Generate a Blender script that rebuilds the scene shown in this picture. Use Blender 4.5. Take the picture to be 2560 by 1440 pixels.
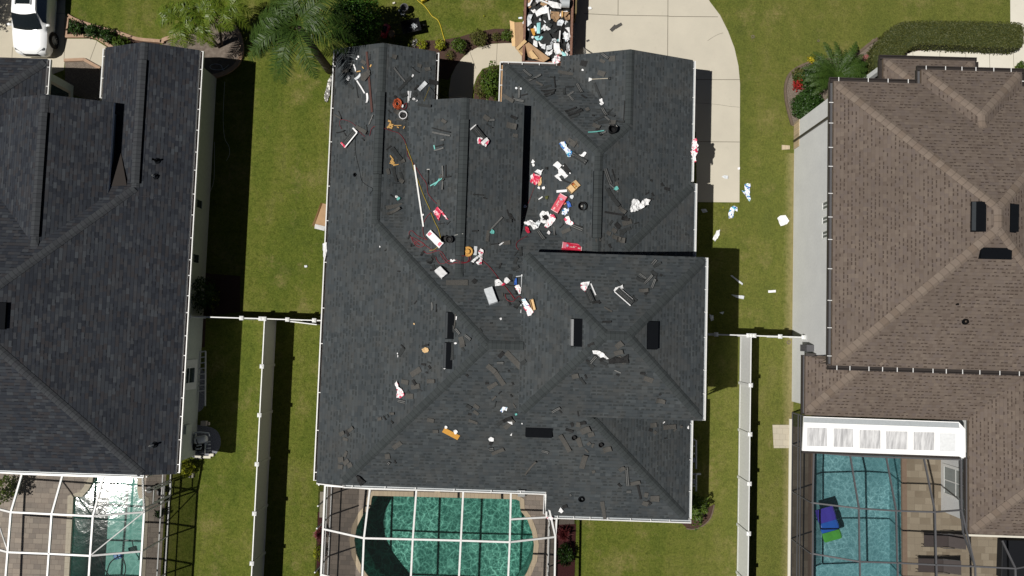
import bpy, bmesh, math, random
from mathutils import Vector, Matrix, Euler, noise
R = math.radians
random.seed(7)
SC = bpy.context.scene
COL = SC.collection
for o in list(bpy.data.objects):
    bpy.data.objects.remove(o)

# ------------------------------------------------------------------ camera, sky, sun, exposure
CAMH = 40.0
FPX = 1900.0                     # focal length in pixels of a 2560 wide frame
cam_d = bpy.data.cameras.new("camera")
cam = bpy.data.objects.new("camera", cam_d)
COL.objects.link(cam)
cam.location = (0, 0, CAMH)
cam.rotation_euler = Euler((0.05919102, 0.00686951, 0.03173005), 'XYZ')
cam_d.sensor_width = 36.0
cam_d.lens = FPX / 2560.0 * 36.0
cam_d.clip_end = 2000.0
SC.camera = cam

SUNV = Vector((-0.522, -0.195, 1.0)).normalized()      # towards the sun
world = bpy.data.worlds.new("World")
SC.world = world
world.use_nodes = True
wn = world.node_tree
wn.nodes.clear()
sky = wn.nodes.new('ShaderNodeTexSky')
sky.sky_type = 'NISHITA'
sky.sun_disc = False
sky.sun_elevation = math.asin(SUNV.z)
sky.sun_rotation = math.atan2(SUNV.x, SUNV.y)
sky.air_density = 0.2
sky.dust_density = 0.2
bg = wn.nodes.new('ShaderNodeBackground')
bg.inputs['Strength'].default_value = 0.05
wo = wn.nodes.new('ShaderNodeOutputWorld')
wn.links.new(sky.outputs[0], bg.inputs[0])
wn.links.new(bg.outputs[0], wo.inputs[0])

sun_d = bpy.data.lights.new("sun", 'SUN')
sun = bpy.data.objects.new("sun", sun_d)
COL.objects.link(sun)
sun_d.energy = 5.0
sun_d.angle = R(0.5)
sun_d.color = (1.0, 0.965, 0.90)
sun.rotation_euler = SUNV.to_track_quat('Z', 'Y').to_euler()
sun.location = (-30, -12, 60)

SC.view_settings.view_transform = 'Standard'
SC.view_settings.look = 'None'
SC.view_settings.exposure = -0.08
SC.view_settings.gamma = 1.0
SC.view_settings.use_curve_mapping = False
SC.render.engine = 'CYCLES'
SC.cycles.max_bounces = 6
SC.cycles.diffuse_bounces = 2
SC.cycles.transparent_max_bounces = 16

# ------------------------------------------------------------------ pixels to places (real heights)
_RM = cam.rotation_euler.to_matrix()


def W(px, py, z=0.0):
    """the point at height z seen at pixel (px, py) of the 2560x1440 photograph"""
    d = _RM @ Vector(((px - 1280.0) / FPX, -(py - 720.0) / FPX, -1.0))
    return Vector((0, 0, CAMH)) + d * ((z - CAMH) / d.z)


# ------------------------------------------------------------------ object helpers
def tag(o, label=None, cat=None, group=None, kind=None):
    if label: o['label'] = label
    if cat: o['category'] = cat
    if group: o['group'] = group
    if kind: o['kind'] = kind
    return o


def thing(name, label, cat, loc=(0, 0, 0), group=None):
    o = bpy.data.objects.new(name, None)
    o.empty_display_size = 0.3
    COL.objects.link(o)
    o.location = loc
    return tag(o, label, cat, group)


class MB:
    """collects shapes; build() links them as ONE mesh object"""
    def __init__(s):
        s.v = []; s.f = []; s.uv = []; s.mi = []
        s.cur = 0

    def face(s, pts, uv=None):
        b = len(s.v)
        s.v += [tuple(p) for p in pts]
        s.f.append(tuple(range(b, b + len(pts))))
        s.uv.append(uv)
        s.mi.append(s.cur)

    def mesh(s, verts, faces):
        b = len(s.v)
        s.v += [tuple(p) for p in verts]
        for f in faces:
            s.f.append(tuple(b + i for i in f)); s.uv.append(None); s.mi.append(s.cur)

    def boxm(s, M, sx, sy, sz):
        """box of full size sx,sy,sz centred in frame M"""
        vs = [M @ Vector((x * sx / 2, y * sy / 2, z * sz / 2)) for x in (-1, 1) for y in (-1, 1) for z in (-1, 1)]
        s.mesh(vs, [(0, 1, 3, 2), (4, 6, 7, 5), (0, 4, 5, 1), (2, 3, 7, 6), (0, 2, 6, 4), (1, 5, 7, 3)])

    def box(s, x0, x1, y0, y1, z0, z1):
        s.boxm(Matrix.Translation(((x0 + x1) / 2, (y0 + y1) / 2, (z0 + z1) / 2)), abs(x1 - x0), abs(y1 - y0), abs(z1 - z0))

    def bar(s, p0, p1, w, h, up=(0, 0, 1)):
        p0 = Vector(p0); p1 = Vector(p1)
        s.boxm(frame((p0 + p1) / 2, p1 - p0, up), (p1 - p0).length, w, h)

    def tube(s, pts, r, n=6, cap=True, rads=None):
        pts = [Vector(p) for p in pts]
        rings = []
        for i, p in enumerate(pts):
            a = pts[max(i - 1, 0)]; b = pts[min(i + 1, len(pts) - 1)]
            d = (b - a)
            if d.length < 1e-6: d = Vector((0, 0, 1))
            d.normalize()
            up = Vector((0, 0, 1)) if abs(d.z) < 0.9 else Vector((1, 0, 0))
            u = d.cross(up).normalized(); v = d.cross(u)
            rr = rads[i] if rads else r
            rings.append([p + (u * math.cos(t) + v * math.sin(t)) * rr for t in [2 * math.pi * k / n for k in range(n)]])
        vs = [q for rg in rings for q in rg]
        fs = []
        for i in range(len(pts) - 1):
            for k in range(n):
                fs.append((i * n + k, i * n + (k + 1) % n, (i + 1) * n + (k + 1) % n, (i + 1) * n + k))
        if cap:
            fs.append(tuple(range(n - 1, -1, -1)))
            fs.append(tuple((len(pts) - 1) * n + k for k in range(n)))
        s.mesh(vs, fs)

    def lathe(s, M, prof, n=16, cap0=True, cap1=True):
        vs = []; fs = []
        for (r, z) in prof:
            for k in range(n):
                t = 2 * math.pi * k / n
                vs.append(M @ Vector((r * math.cos(t), r * math.sin(t), z)))
        for i in range(len(prof) - 1):
            for k in range(n):
                fs.append((i * n + k, i * n + (k + 1) % n, (i + 1) * n + (k + 1) % n, (i + 1) * n + k))
        if cap0: fs.append(tuple(range(n - 1, -1, -1)))
        if cap1: fs.append(tuple((len(prof) - 1) * n + k for k in range(n)))
        s.mesh(vs, fs)

    def prism(s, poly, z0, z1):
        n = len(poly)
        vs = [(p[0], p[1], z0) for p in poly] + [(p[0], p[1], z1) for p in poly]
        s.mesh(vs, [tuple(range(n - 1, -1, -1)), tuple(range(n, 2 * n))] + [(i, (i + 1) % n, n + (i + 1) % n, n + i) for i in range(n)])

    def build(s, name, mats, parent=None, smooth=False, bevel=0.0, obj_loc=None):
        off = Vector((0, 0, 0))
        if parent is not None:
            off = Vector(parent.location) if parent.parent is None else Vector(parent.parent.location) + Vector(parent.location)
        elif obj_loc is not None:
            off = Vector(obj_loc)
        me = bpy.data.meshes.new(name)
        me.from_pydata([(v[0] - off.x, v[1] - off.y, v[2] - off.z) for v in s.v], [], s.f)
        if not isinstance(mats, (list, tuple)): mats = [mats]
        for m in mats: me.materials.append(m)
        if any(u is not None for u in s.uv):
            ul = me.uv_layers.new(name="UVMap")
            for p in me.polygons:
                u = s.uv[p.index]
                if u:
                    for k, li in enumerate(p.loop_indices): ul.data[li].uv = u[k]
        for p in me.polygons:
            p.material_index = s.mi[p.index]
            p.use_smooth = smooth
        me.update()
        o = bpy.data.objects.new(name, me)
        COL.objects.link(o)
        if parent is not None: o.parent = parent
        elif obj_loc is not None: o.location = off
        if bevel:
            b = o.modifiers.new("bevel", 'BEVEL'); b.width = bevel; b.segments = 2; b.limit_method = 'ANGLE'
        return o


def frame(c, xdir, up=(0, 0, 1)):
    """4x4 frame at c whose x runs along xdir and z is as near up as it can be"""
    x = Vector(xdir).normalized(); z = Vector(up)
    y = z.cross(x)
    if y.length < 1e-6: y = Vector((0, 1, 0)).cross(x)
    y.normalize(); z = x.cross(y)
    M = Matrix((x, y, z)).transposed().to_4x4()
    M.translation = Vector(c)
    return M


def copy_tree(o, parent=None):
    c = o.copy(); COL.objects.link(c)
    if parent is not None: c.parent = parent
    for ch in list(o.children): copy_tree(ch, c)
    return c


# ------------------------------------------------------------------ materials
class NT:
    def __init__(s, name):
        s.m = bpy.data.materials.new(name); s.m.use_nodes = True
        s.t = s.m.node_tree; s.t.nodes.clear()
        s.out = s.t.nodes.new('ShaderNodeOutputMaterial')

    def n(s, typ, **kw):
        nd = s.t.nodes.new(typ)
        for k, v in kw.items():
            if k.startswith('i_'):
                key = k[2:]
                key = int(key) if key.isdigit() else key.replace('_', ' ')
                s.set(nd.inputs[key], v)
            else: setattr(nd, k, v)
        return nd

    def set(s, inp, v):
        if hasattr(v, 'is_output') or isinstance(v, bpy.types.NodeSocket): s.t.links.new(v, inp)
        else:
            if isinstance(v, (tuple, list)) and len(v) == 3 and inp.type == 'RGBA': v = (*v, 1)
            inp.default_value = v

    def math(s, op, a, b=0.0, c=0.0, clamp=False):
        nd = s.t.nodes.new('ShaderNodeMath'); nd.operation = op; nd.use_clamp = clamp
        s.set(nd.inputs[0], a); s.set(nd.inputs[1], b); s.set(nd.inputs[2], c)
        return nd.outputs[0]

    def mix(s, f, a, b, bt='MIX'):
        nd = s.t.nodes.new('ShaderNodeMix'); nd.data_type = 'RGBA'; nd.blend_type = bt
        s.set(nd.inputs[0], f); s.set(nd.inputs[6], a); s.set(nd.inputs[7], b)
        return nd.outputs[2]

    def noise(s, vec, scale, detail=3.0, rough=0.5, out=0, dist=0.0):
        nd = s.t.nodes.new('ShaderNodeTexNoise')
        if vec is not None: s.set(nd.inputs['Vector'], vec)
        nd.inputs['Scale'].default_value = scale; nd.inputs['Detail'].default_value = detail
        nd.inputs['Roughness'].default_value = rough; nd.inputs['Distortion'].default_value = dist
        return nd.outputs[out]

    def ramp(s, fac, stops, interp='LINEAR'):
        nd = s.t.nodes.new('ShaderNodeValToRGB'); r = nd.color_ramp; r.interpolation = interp
        while len(r.elements) < len(stops): r.elements.new(0.5)
        for e, (p, c) in zip(r.elements, stops):
            e.position = p
            e.color = (c, c, c, 1) if isinstance(c, (int, float)) else (*c, 1)
        s.set(nd.inputs[0], fac)
        return nd.outputs[0]

    def pos(s): return s.t.nodes.new('ShaderNodeNewGeometry').outputs['Position']
    def obj(s): return s.t.nodes.new('ShaderNodeTexCoord').outputs['Object']
    def uv(s): return s.t.nodes.new('ShaderNodeTexCoord').outputs['UV']

    def done(s, col, rough=0.8, spec=0.3, metal=0.0, bump=None, bstr=0.3, bdist=0.02, alpha=None):
        p = s.t.nodes.new('ShaderNodeBsdfPrincipled')
        s.set(p.inputs['Base Color'], col); s.set(p.inputs['Roughness'], rough)
        p.inputs['Specular IOR Level'].default_value = spec; s.set(p.inputs['Metallic'], metal)
        if bump is not None:
            b = s.t.nodes.new('ShaderNodeBump'); b.inputs['Strength'].default_value = bstr
            b.inputs['Distance'].default_value = bdist
            s.set(b.inputs['Height'], bump); s.t.links.new(b.outputs[0], p.inputs['Normal'])
        s.t.links.new(p.outputs[0], s.out.inputs[0])
        return s.m


def mnoise(name, c1, c2, scale=6.0, rough=0.8, spec=0.3, metal=0.0, bstr=0.15, fine=True, world_space=False, detail=4):
    t = NT(name)
    v = t.pos() if world_space else t.obj()
    n1 = t.noise(v, scale, detail)
    f = t.ramp(n1, [(0.3, 0.0), (0.7, 1.0)])
    col = t.mix(f, c1, c2)
    n2 = t.noise(v, scale * 7, 3)
    col = t.mix(t.math('MULTIPLY', n2, 0.35), col, (0.5 * c1[0], 0.5 * c1[1], 0.5 * c1[2]))
    return t.done(col, rough, spec, metal, bump=n2, bstr=bstr)


M = {}


def shingle(name, tabs, line_col, line_str, dash_col, dash_p, row=0.15, tab=0.2, stain=None, fine=0.25, dashw=0.3, seed=0.0):
    """asphalt shingles: rows up the slope (uv.y), random tabs along the row (uv.x)"""
    t = NT(name)
    sx = t.n('ShaderNodeSeparateXYZ'); t.set(sx.inputs[0], t.uv())
    u, v = sx.outputs[0], sx.outputs[1]
    wob = t.math('MULTIPLY', t.math('SUBTRACT', t.noise(t.pos(), 1.3, 2), 0.5), 0.03)
    vr = t.math('DIVIDE', t.math('ADD', v, wob), row)
    rowi = t.math('FLOOR', vr); rf = t.math('FRACT', vr)
    wr = t.n('ShaderNodeTexWhiteNoise', noise_dimensions='1D'); t.set(wr.inputs['W'], t.math('ADD', rowi, seed))
    uo = t.math('ADD', t.math('DIVIDE', u, tab), t.math('MULTIPLY', wr.outputs['Value'], 7.0))
    celli = t.math('FLOOR', uo); cf = t.math('FRACT', uo)
    cb = t.n('ShaderNodeCombineXYZ'); t.set(cb.inputs[0], celli); t.set(cb.inputs[1], rowi); cb.inputs[2].default_value = seed
    wn_ = t.n('ShaderNodeTexWhiteNoise', noise_dimensions='3D'); t.set(wn_.inputs['Vector'], cb.outputs[0])
    sepc = t.n('ShaderNodeSeparateColor'); t.set(sepc.inputs[0], wn_.outputs['Color'])
    r1, r2, r3 = sepc.outputs[0], sepc.outputs[1], sepc.outputs[2]
    n = len(tabs)
    col = t.ramp(r1, [(i / (n - 1), c) for i, c in enumerate(tabs)])
    # shadow line under every row, put into the colour
    ln = t.math('MULTIPLY', t.math('LESS_THAN', rf, 0.16), line_str)
    col = t.mix(ln, col, line_col)
    # dark dashes where a cut out lets the lower ply show
    d = t.math('MULTIPLY', t.math('LESS_THAN', rf, dashw), t.math('LESS_THAN', r2, dash_p))
    d = t.math('MULTIPLY', d, t.math('LESS_THAN', cf, t.math('MULTIPLY_ADD', r3, 0.4, 0.45)))
    col = t.mix(t.math('MULTIPLY', d, 0.85), col, dash_col)
    fn = t.noise(t.pos(), 38, 3, 0.7)
    col = t.mix(t.math('MULTIPLY', fn, fine), col, (0.35, 0.34, 0.33), 'OVERLAY')
    ln2 = t.noise(t.pos(), 0.35, 4, 0.6)
    col = t.mix(t.ramp(ln2, [(0.35, 0.0), (0.75, 0.35)]), col, tuple(0.55 * c for c in tabs[0]))
    if stain:
        sn = t.noise(t.pos(), 0.8, 6, 0.65)
        col = t.mix(t.ramp(sn, [(0.46, 0.0), (0.72, stain[1])]), col, stain[0])
    bh = t.math('ADD', t.math('MULTIPLY', t.math('SUBTRACT', 1.0, rf), 0.7), t.math('MULTIPLY', fn, 0.5))
    return t.done(col, 0.92, 0.15, bump=bh, bstr=0.5, bdist=0.012)


M['sh_dark'] = shingle('charcoal_shingles', [(0.041, 0.048, 0.053), (0.048, 0.056, 0.062), (0.057, 0.066, 0.072), (0.053, 0.058, 0.061), (0.068, 0.078, 0.084)],
                       (0.028, 0.031, 0.032), 0.28, (0.030, 0.035, 0.037), 0.44, row=0.165, tab=0.25, stain=((0.088, 0.082, 0.072), 0.28), dashw=0.5)
M['sh_blue'] = shingle('slate_blend_shingles', [(0.020, 0.023, 0.030), (0.028, 0.032, 0.041), (0.037, 0.042, 0.050), (0.034, 0.032, 0.035), (0.052, 0.059, 0.068)],
                       (0.012, 0.013, 0.017), 0.65, (0.011, 0.012, 0.016), 0.28, row=0.16, tab=0.28, seed=3.0)
M['sh_brown'] = shingle('brown_shingles', [(0.120, 0.094, 0.079), (0.138, 0.110, 0.092), (0.152, 0.122, 0.102), (0.130, 0.105, 0.094), (0.166, 0.134, 0.110)],
                        (0.085, 0.063, 0.050), 0.25, (0.050, 0.037, 0.030), 0.50, row=0.16, tab=0.19, seed=5.0, dashw=0.34)


def capmat(name, cols, line, seg=0.2):
    t = NT(name)
    sx = t.n('ShaderNodeSeparateXYZ'); t.set(sx.inputs[0], t.uv())
    q = t.math('DIVIDE', sx.outputs[0], seg)
    w = t.n('ShaderNodeTexWhiteNoise', noise_dimensions='1D'); t.set(w.inputs['W'], t.math('FLOOR', q))
    col = t.ramp(w.outputs['Value'], [(i / (len(cols) - 1), c) for i, c in enumerate(cols)])
    col = t.mix(t.math('MULTIPLY', t.math('LESS_THAN', t.math('FRACT', q), 0.14), 0.6), col, line)
    fn = t.noise(t.pos(), 38, 3, 0.7)
    col = t.mix(t.math('MULTIPLY', fn, 0.25), col, (0.35, 0.34, 0.33), 'OVERLAY')
    return t.done(col, 0.92, 0.15, bump=fn, bstr=0.4, bdist=0.01)


M['cap_dark'] = capmat('charcoal_ridge_cap', [(0.036, 0.042, 0.044), (0.045, 0.052, 0.054), (0.040, 0.046, 0.048)], (0.024, 0.027, 0.028))
M['cap_blue'] = capmat('slate_ridge_cap', [(0.036, 0.039, 0.044), (0.046, 0.050, 0.055), (0.040, 0.042, 0.048)], (0.014, 0.015, 0.018))
M['cap_brown'] = capmat('brown_ridge_cap', [(0.148, 0.115, 0.092), (0.178, 0.142, 0.116), (0.165, 0.132, 0.11), (0.19, 0.155, 0.128), (0.155, 0.12, 0.098)], (0.10, 0.08, 0.065), seg=0.28)


def grassmat():
    t = NT('lawn_grass')
    p = t.pos()
    big = t.noise(p, 0.22, 5, 0.65)
    mid = t.noise(p, 1.3, 6, 0.72)
    fine = t.noise(p, 11, 6, 0.9)
    tuft = t.noise(p, 4.2, 4, 0.75)
    mp = t.n('ShaderNodeMapping'); mp.inputs['Scale'].default_value = (0.62, 0.06, 1); t.set(mp.inputs[0], p)
    stripe = t.noise(mp.outputs[0], 1.6, 2, 0.5)
    f = t.math('ADD', t.math('MULTIPLY', big, 0.6), t.math('ADD', t.math('MULTIPLY', mid, 0.5), t.math('MULTIPLY', stripe, 0.42)))
    f = t.math('SUBTRACT', f, 0.14)
    col = t.ramp(f, [(0.44, (0.036, 0.080, 0.008)), (0.57, (0.096, 0.140, 0.013)), (0.68, (0.168, 0.186, 0.030)), (0.82, (0.27, 0.235, 0.088))])
    col = t.mix(t.ramp(fine, [(0.30, 0.0), (0.72, 1.0)]), t.mix(0.78, col, (0.014, 0.026, 0.002)), t.mix(0.5, col, (0.265, 0.29, 0.062)))
    col = t.mix(t.ramp(tuft, [(0.30, 0.55), (0.52, 0.0)]), col, (0.026, 0.044, 0.004))
    dry = t.math('MULTIPLY', t.ramp(t.noise(p, 0.55, 6, 0.7), [(0.53, 0.0), (0.70, 1.0)]), t.ramp(t.noise(p, 6.0, 4, 0.7), [(0.38, 0.1), (0.65, 0.85)]))
    col = t.mix(dry, col, (0.28, 0.225, 0.095))
    # drier turf over the front lawn of the right house, lusher between the left houses
    sx = t.n('ShaderNodeSeparateXYZ'); t.set(sx.inputs[0], p)
    reg = t.n('ShaderNodeMapRange', interpolation_type='SMOOTHSTEP'); t.set(reg.inputs[0], t.math('ADD', sx.outputs[0], t.math('MULTIPLY', mid, 3.0)))
    reg.inputs[1].default_value = 6.0; reg.inputs[2].default_value = 15.0; reg.inputs[3].default_value = 0.0; reg.inputs[4].default_value = 0.24
    col = t.mix(t.math('MULTIPLY', reg.outputs[0], t.math('MULTIPLY_ADD', fine, 0.9, 0.4)), col, (0.225, 0.205, 0.070))
    wl = t.n('ShaderNodeMapRange'); t.set(wl.inputs[0], t.math('ADD', sx.outputs[0], t.math('MULTIPLY', tuft, 0.7)))
    wl.inputs[1].default_value = 14.25; wl.inputs[2].default_value = 14.75; wl.inputs[3].default_value = 0.0; wl.inputs[4].default_value = 0.7
    yl = t.math('MULTIPLY', t.math('LESS_THAN', sx.outputs[1], 10.0), t.math('LESS_THAN', sx.outputs[0], 14.5))
    col = t.mix(t.math('MULTIPLY', wl.outputs[0], yl), col, (0.34, 0.28, 0.14))
    return t.done(col, 0.95, 0.1, bump=t.math('ADD', fine, tuft), bstr=1.0, bdist=0.07)


M['grass'] = grassmat()


def concmat(name, c, stain):
    t = NT(name)
    p = t.pos()
    col = t.mix(t.ramp(t.noise(p, 0.5, 5, 0.6), [(0.35, 0.0), (0.7, 0.6)]), c, stain)
    col = t.mix(t.math('MULTIPLY', t.noise(p, 30, 3, 0.7), 0.25), col, tuple(0.6 * x for x in c))
    blot = t.ramp(t.noise(p, 1.7, 5, 0.7), [(0.62, 0.0), (0.75, 0.35)])
    col = t.mix(blot, col, tuple(0.55 * x for x in c))
    return t.done(col, 0.9, 0.2, bump=t.noise(p, 60, 2), bstr=0.1)


M['concrete'] = concmat('driveway_concrete', (0.54, 0.50, 0.415), (0.44, 0.41, 0.345))
M['concrete_light'] = concmat('light_concrete', (0.66, 0.63, 0.55), (0.57, 0.54, 0.46))
M['concrete_tan'] = concmat('tan_concrete', (0.52, 0.47, 0.375), (0.42, 0.385, 0.31))
M['joint'] = mnoise('joint_dirt', (0.13, 0.115, 0.09), (0.18, 0.16, 0.12), 8, world_space=True)


def pavermat(name, cols, w, h, mort, off=0.5):
    t = NT(name)
    p = t.pos()
    b = t.n('ShaderNodeTexBrick'); t.set(b.inputs['Vector'], p)
    b.offset = off; b.squash = 1.35; b.squash_frequency = 3
    b.inputs['Color1'].default_value = (*cols[0], 1); b.inputs['Color2'].default_value = (*cols[1], 1)
    b.inputs['Mortar'].default_value = (*mort, 1); b.inputs['Scale'].default_value = 1.0
    b.inputs['Brick Width'].default_value = w; b.inputs['Row Height'].default_value = h
    b.inputs['Mortar Size'].default_value = 0.008
    col = t.mix(t.ramp(t.noise(p, 1.1, 5, 0.65), [(0.35, 0.0), (0.7, 0.55)]), b.outputs['Color'], cols[2])
    col = t.mix(t.math('MULTIPLY', t.noise(p, 25, 3), 0.3), col, tuple(0.5 * x for x in cols[0]))
    return t.done(col, 0.9, 0.2, bump=b.outputs['Fac'], bstr=-0.3, bdist=0.01)


M['paver'] = pavermat('deck_pavers', [(0.30, 0.25, 0.21), (0.19, 0.165, 0.145), (0.24, 0.20, 0.165)], 0.36, 0.24, (0.10, 0.085, 0.07))
M['paver_left'] = pavermat('pale_deck_pavers', [(0.36, 0.315, 0.265), (0.21, 0.185, 0.165), (0.30, 0.24, 0.20)], 0.36, 0.26, (0.11, 0.095, 0.08))
M['paver_right'] = pavermat('tan_deck_pavers', [(0.33, 0.28, 0.21), (0.18, 0.142, 0.10), (0.26, 0.215, 0.16)], 0.40, 0.34, (0.19, 0.16, 0.12))
M['coping'] = pavermat('pool_coping', [(0.50, 0.41, 0.29), (0.44, 0.36, 0.26), (0.47, 0.38, 0.27)], 0.16, 4.0, (0.25, 0.2, 0.14), 0.0)
M['coping_left'] = pavermat('pale_coping', [(0.52, 0.47, 0.37), (0.46, 0.42, 0.34), (0.50, 0.44, 0.35)], 0.3, 0.3, (0.3, 0.26, 0.2))
M['coping_brown'] = mnoise('brown_coping', (0.235, 0.165, 0.12), (0.20, 0.14, 0.10), 4, world_space=True)
M['kerb'] = mnoise('stamped_kerb', (0.43, 0.29, 0.20), (0.33, 0.215, 0.145), 5, world_space=True)
M['kerb_dark'] = mnoise('brown_kerb', (0.11, 0.082, 0.060), (0.16, 0.12, 0.088), 5, world_space=True)
M['mulch'] = mnoise('dark_mulch', (0.085, 0.045, 0.032), (0.045, 0.026, 0.020), 22, bstr=0.8, world_space=True)
M['mulch_red'] = mnoise('red_mulch', (0.125, 0.035, 0.035), (0.06, 0.02, 0.02), 22, bstr=0.8, world_space=True)
M['mulch_grey'] = mnoise('grey_brown_mulch', (0.25, 0.205, 0.165), (0.10, 0.078, 0.062), 20, bstr=0.8, world_space=True)
M['soil'] = mnoise('bare_soil', (0.20, 0.165, 0.135), (0.10, 0.075, 0.058), 5, bstr=0.6, world_space=True, detail=8)
M['gravel'] = mnoise('blue_grey_gravel', (0.36, 0.37, 0.42), (0.10, 0.10, 0.12), 26, bstr=1.0, world_space=True)


def plain(name, c, rough=0.6, spec=0.4, metal=0.0, var=0.12, scale=8.0):
    return mnoise(name, c, tuple(x * (1 - var) for x in c), scale, rough, spec, metal, bstr=0.05)


M['white'] = plain('white_vinyl', (0.80, 0.81, 0.80), 0.45)
M['white_alu'] = plain('white_aluminium', (0.78, 0.78, 0.77), 0.4)
M['bronze'] = plain('dark_bronze_aluminium', (0.040, 0.034, 0.032), 0.4)
M['bronze_grey'] = plain('grey_bronze_frame', (0.10, 0.10, 0.108), 0.65, 0.25)
M['gutter_dirt'] = mnoise('gutter_dirt', (0.030, 0.022, 0.020), (0.06, 0.05, 0.045), 9)
M['wall_green'] = plain('pale_green_stucco', (0.56, 0.60, 0.54), 0.9, 0.2)
M['wall_tan'] = plain('tan_stucco', (0.55, 0.48, 0.40), 0.9, 0.2)
M['wall_white'] = mnoise('white_stucco', (0.70, 0.71, 0.71), (0.645, 0.655, 0.66), 1.2, 0.9, 0.2)
M['stone'] = pavermat('tan_ledge_stone', [(0.55, 0.42, 0.26), (0.45, 0.36, 0.24), (0.5, 0.4, 0.28)], 0.3, 0.12, (0.3, 0.24, 0.16))
M['glass_dark'] = plain('dark_window_glass', (0.03, 0.045, 0.05), 0.08, 0.6)
M['glass_pale'] = plain('pale_reflecting_glass', (0.30, 0.33, 0.33), 0.15, 0.5)
M['glass_grey'] = plain('grey_window_glass', (0.16, 0.17, 0.18), 0.12, 0.5)
M['black'] = plain('black_plastic', (0.007, 0.007, 0.008), 0.5, 0.3)
M['vent_black'] = plain('black_vent_metal', (0.005, 0.006, 0.008), 0.75, 0.05)
M['vent_lip'] = plain('dark_grey_vent_lip', (0.040, 0.046, 0.052), 0.6, 0.2)
M['deck_shade'] = plain('dark_deck_shade', (0.010, 0.011, 0.014), 0.6, 0.2)  # near black that stands in for shade on the right deck
M['vent_shiny'] = plain('shiny_vent_metal', (0.42, 0.43, 0.44), 0.3, 0.6, 0.4)
M['card'] = plain('brown_cardboard', (0.44, 0.285, 0.165), 0.85, 0.1, var=0.2, scale=3)
M['card_light'] = plain('light_cardboard', (0.68, 0.47, 0.25), 0.85, 0.1, var=0.15)
M['osb'] = mnoise('osb_board', (0.62, 0.32, 0.06), (0.50, 0.24, 0.04), 20, 0.8)
M['wood'] = plain('fresh_wood', (0.66, 0.40, 0.14), 0.8, 0.2)
M['board_red'] = plain('red_brown_board', (0.075, 0.028, 0.022), 0.7)
M['teal'] = plain('teal_plastic_strip', (0.16, 0.50, 0.46), 0.4)
M['teal_pale'] = plain('pale_teal_sheet', (0.33, 0.68, 0.70), 0.4)
M['orange'] = plain('orange_rubber_hose', (0.55, 0.10, 0.03), 0.5)
M['red_hose'] = plain('red_rubber_hose', (0.22, 0.012, 0.022), 0.5)
M['yellow_hose'] = plain('yellow_hose', (0.55, 0.42, 0.02), 0.5)
M['yellow_olive'] = plain('olive_yellow_hose', (0.34, 0.25, 0.015), 0.5)
M['straw'] = mnoise('straw', (0.60, 0.33, 0.09), (0.50, 0.26, 0.06), 30, 0.8)
M['steel'] = plain('bare_steel', (0.42, 0.41, 0.39), 0.4, 0.5, 0.5)
M['grey_metal'] = plain('grey_sheet_metal', (0.42, 0.45, 0.47), 0.45, 0.5)
M['wrap_white'] = plain('white_wrapper', (0.82, 0.82, 0.83), 0.5, var=0.08, scale=14)
M['wrap_grey'] = plain('pale_grey_wrapper', (0.68, 0.71, 0.74), 0.45, var=0.15, scale=10)
M['rust'] = mnoise('rusty_steel', (0.16, 0.075, 0.05), (0.26, 0.15, 0.11), 9, 0.7)
M['olive_steel'] = mnoise('olive_painted_steel', (0.16, 0.125, 0.055), (0.13, 0.10, 0.045), 3, 0.6)
M['blue'] = plain('blue_plastic', (0.04, 0.13, 0.50), 0.4)
M['scrap'] = mnoise('charcoal_shingle_scrap', (0.046, 0.049, 0.050), (0.028, 0.031, 0.032), 30, 0.92, 0.15, bstr=0.4)
M['scrap_brown'] = mnoise('worn_grey_brown_shingle_back', (0.098, 0.094, 0.087), (0.066, 0.064, 0.060), 24, 0.92, 0.15, bstr=0.4)
M['scrap_black'] = mnoise('black_shingle_underside', (0.016, 0.016, 0.017), (0.030, 0.030, 0.030), 24, 0.8, 0.2, bstr=0.4)
M['sealant'] = plain('grey_sealant_line', (0.22, 0.22, 0.215), 0.8)
M['felt'] = mnoise('brown_felt', (0.034, 0.028, 0.026), (0.029, 0.025, 0.023), 12, 0.95)  # brown felt, its tone lowered for the shade lying over it


def printed(name, base, ink, scale=5.0, lo=0.5, hi=0.54, ink2=None):
    t = NT(name)
    v = t.obj()
    f = t.ramp(t.noise(v, scale, 2, 0.5, dist=1.0), [(lo, 0.0), (hi, 1.0)])
    col = t.mix(f, base, ink)
    if ink2:
        g = t.ramp(t.noise(v, scale * 1.7, 2, 0.5, dist=1.5), [(lo + 0.06, 0.0), (hi + 0.06, 1.0)])
        col = t.mix(g, col, ink2)
    return t.done(col, 0.4, 0.4)


M['wrap_red'] = printed('white_wrapper_with_red_print', (0.80, 0.78, 0.79), (0.62, 0.04, 0.11), 4.0, 0.53, 0.56)
M['wrap_redder'] = printed('red_wrapper_with_white_print', (0.58, 0.03, 0.08), (0.80, 0.55, 0.58), 6.0, 0.55, 0.60)
M['wrap_blue'] = printed('white_wrapper_with_blue_print', (0.80, 0.81, 0.84), (0.05, 0.13, 0.42), 4.0, 0.52, 0.55, (0.05, 0.42, 0.52))
M['red_print'] = plain('red_print', (0.56, 0.025, 0.06), 0.4)
M['pink_print'] = plain('pink_red_print', (0.72, 0.17, 0.23), 0.4)


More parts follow.
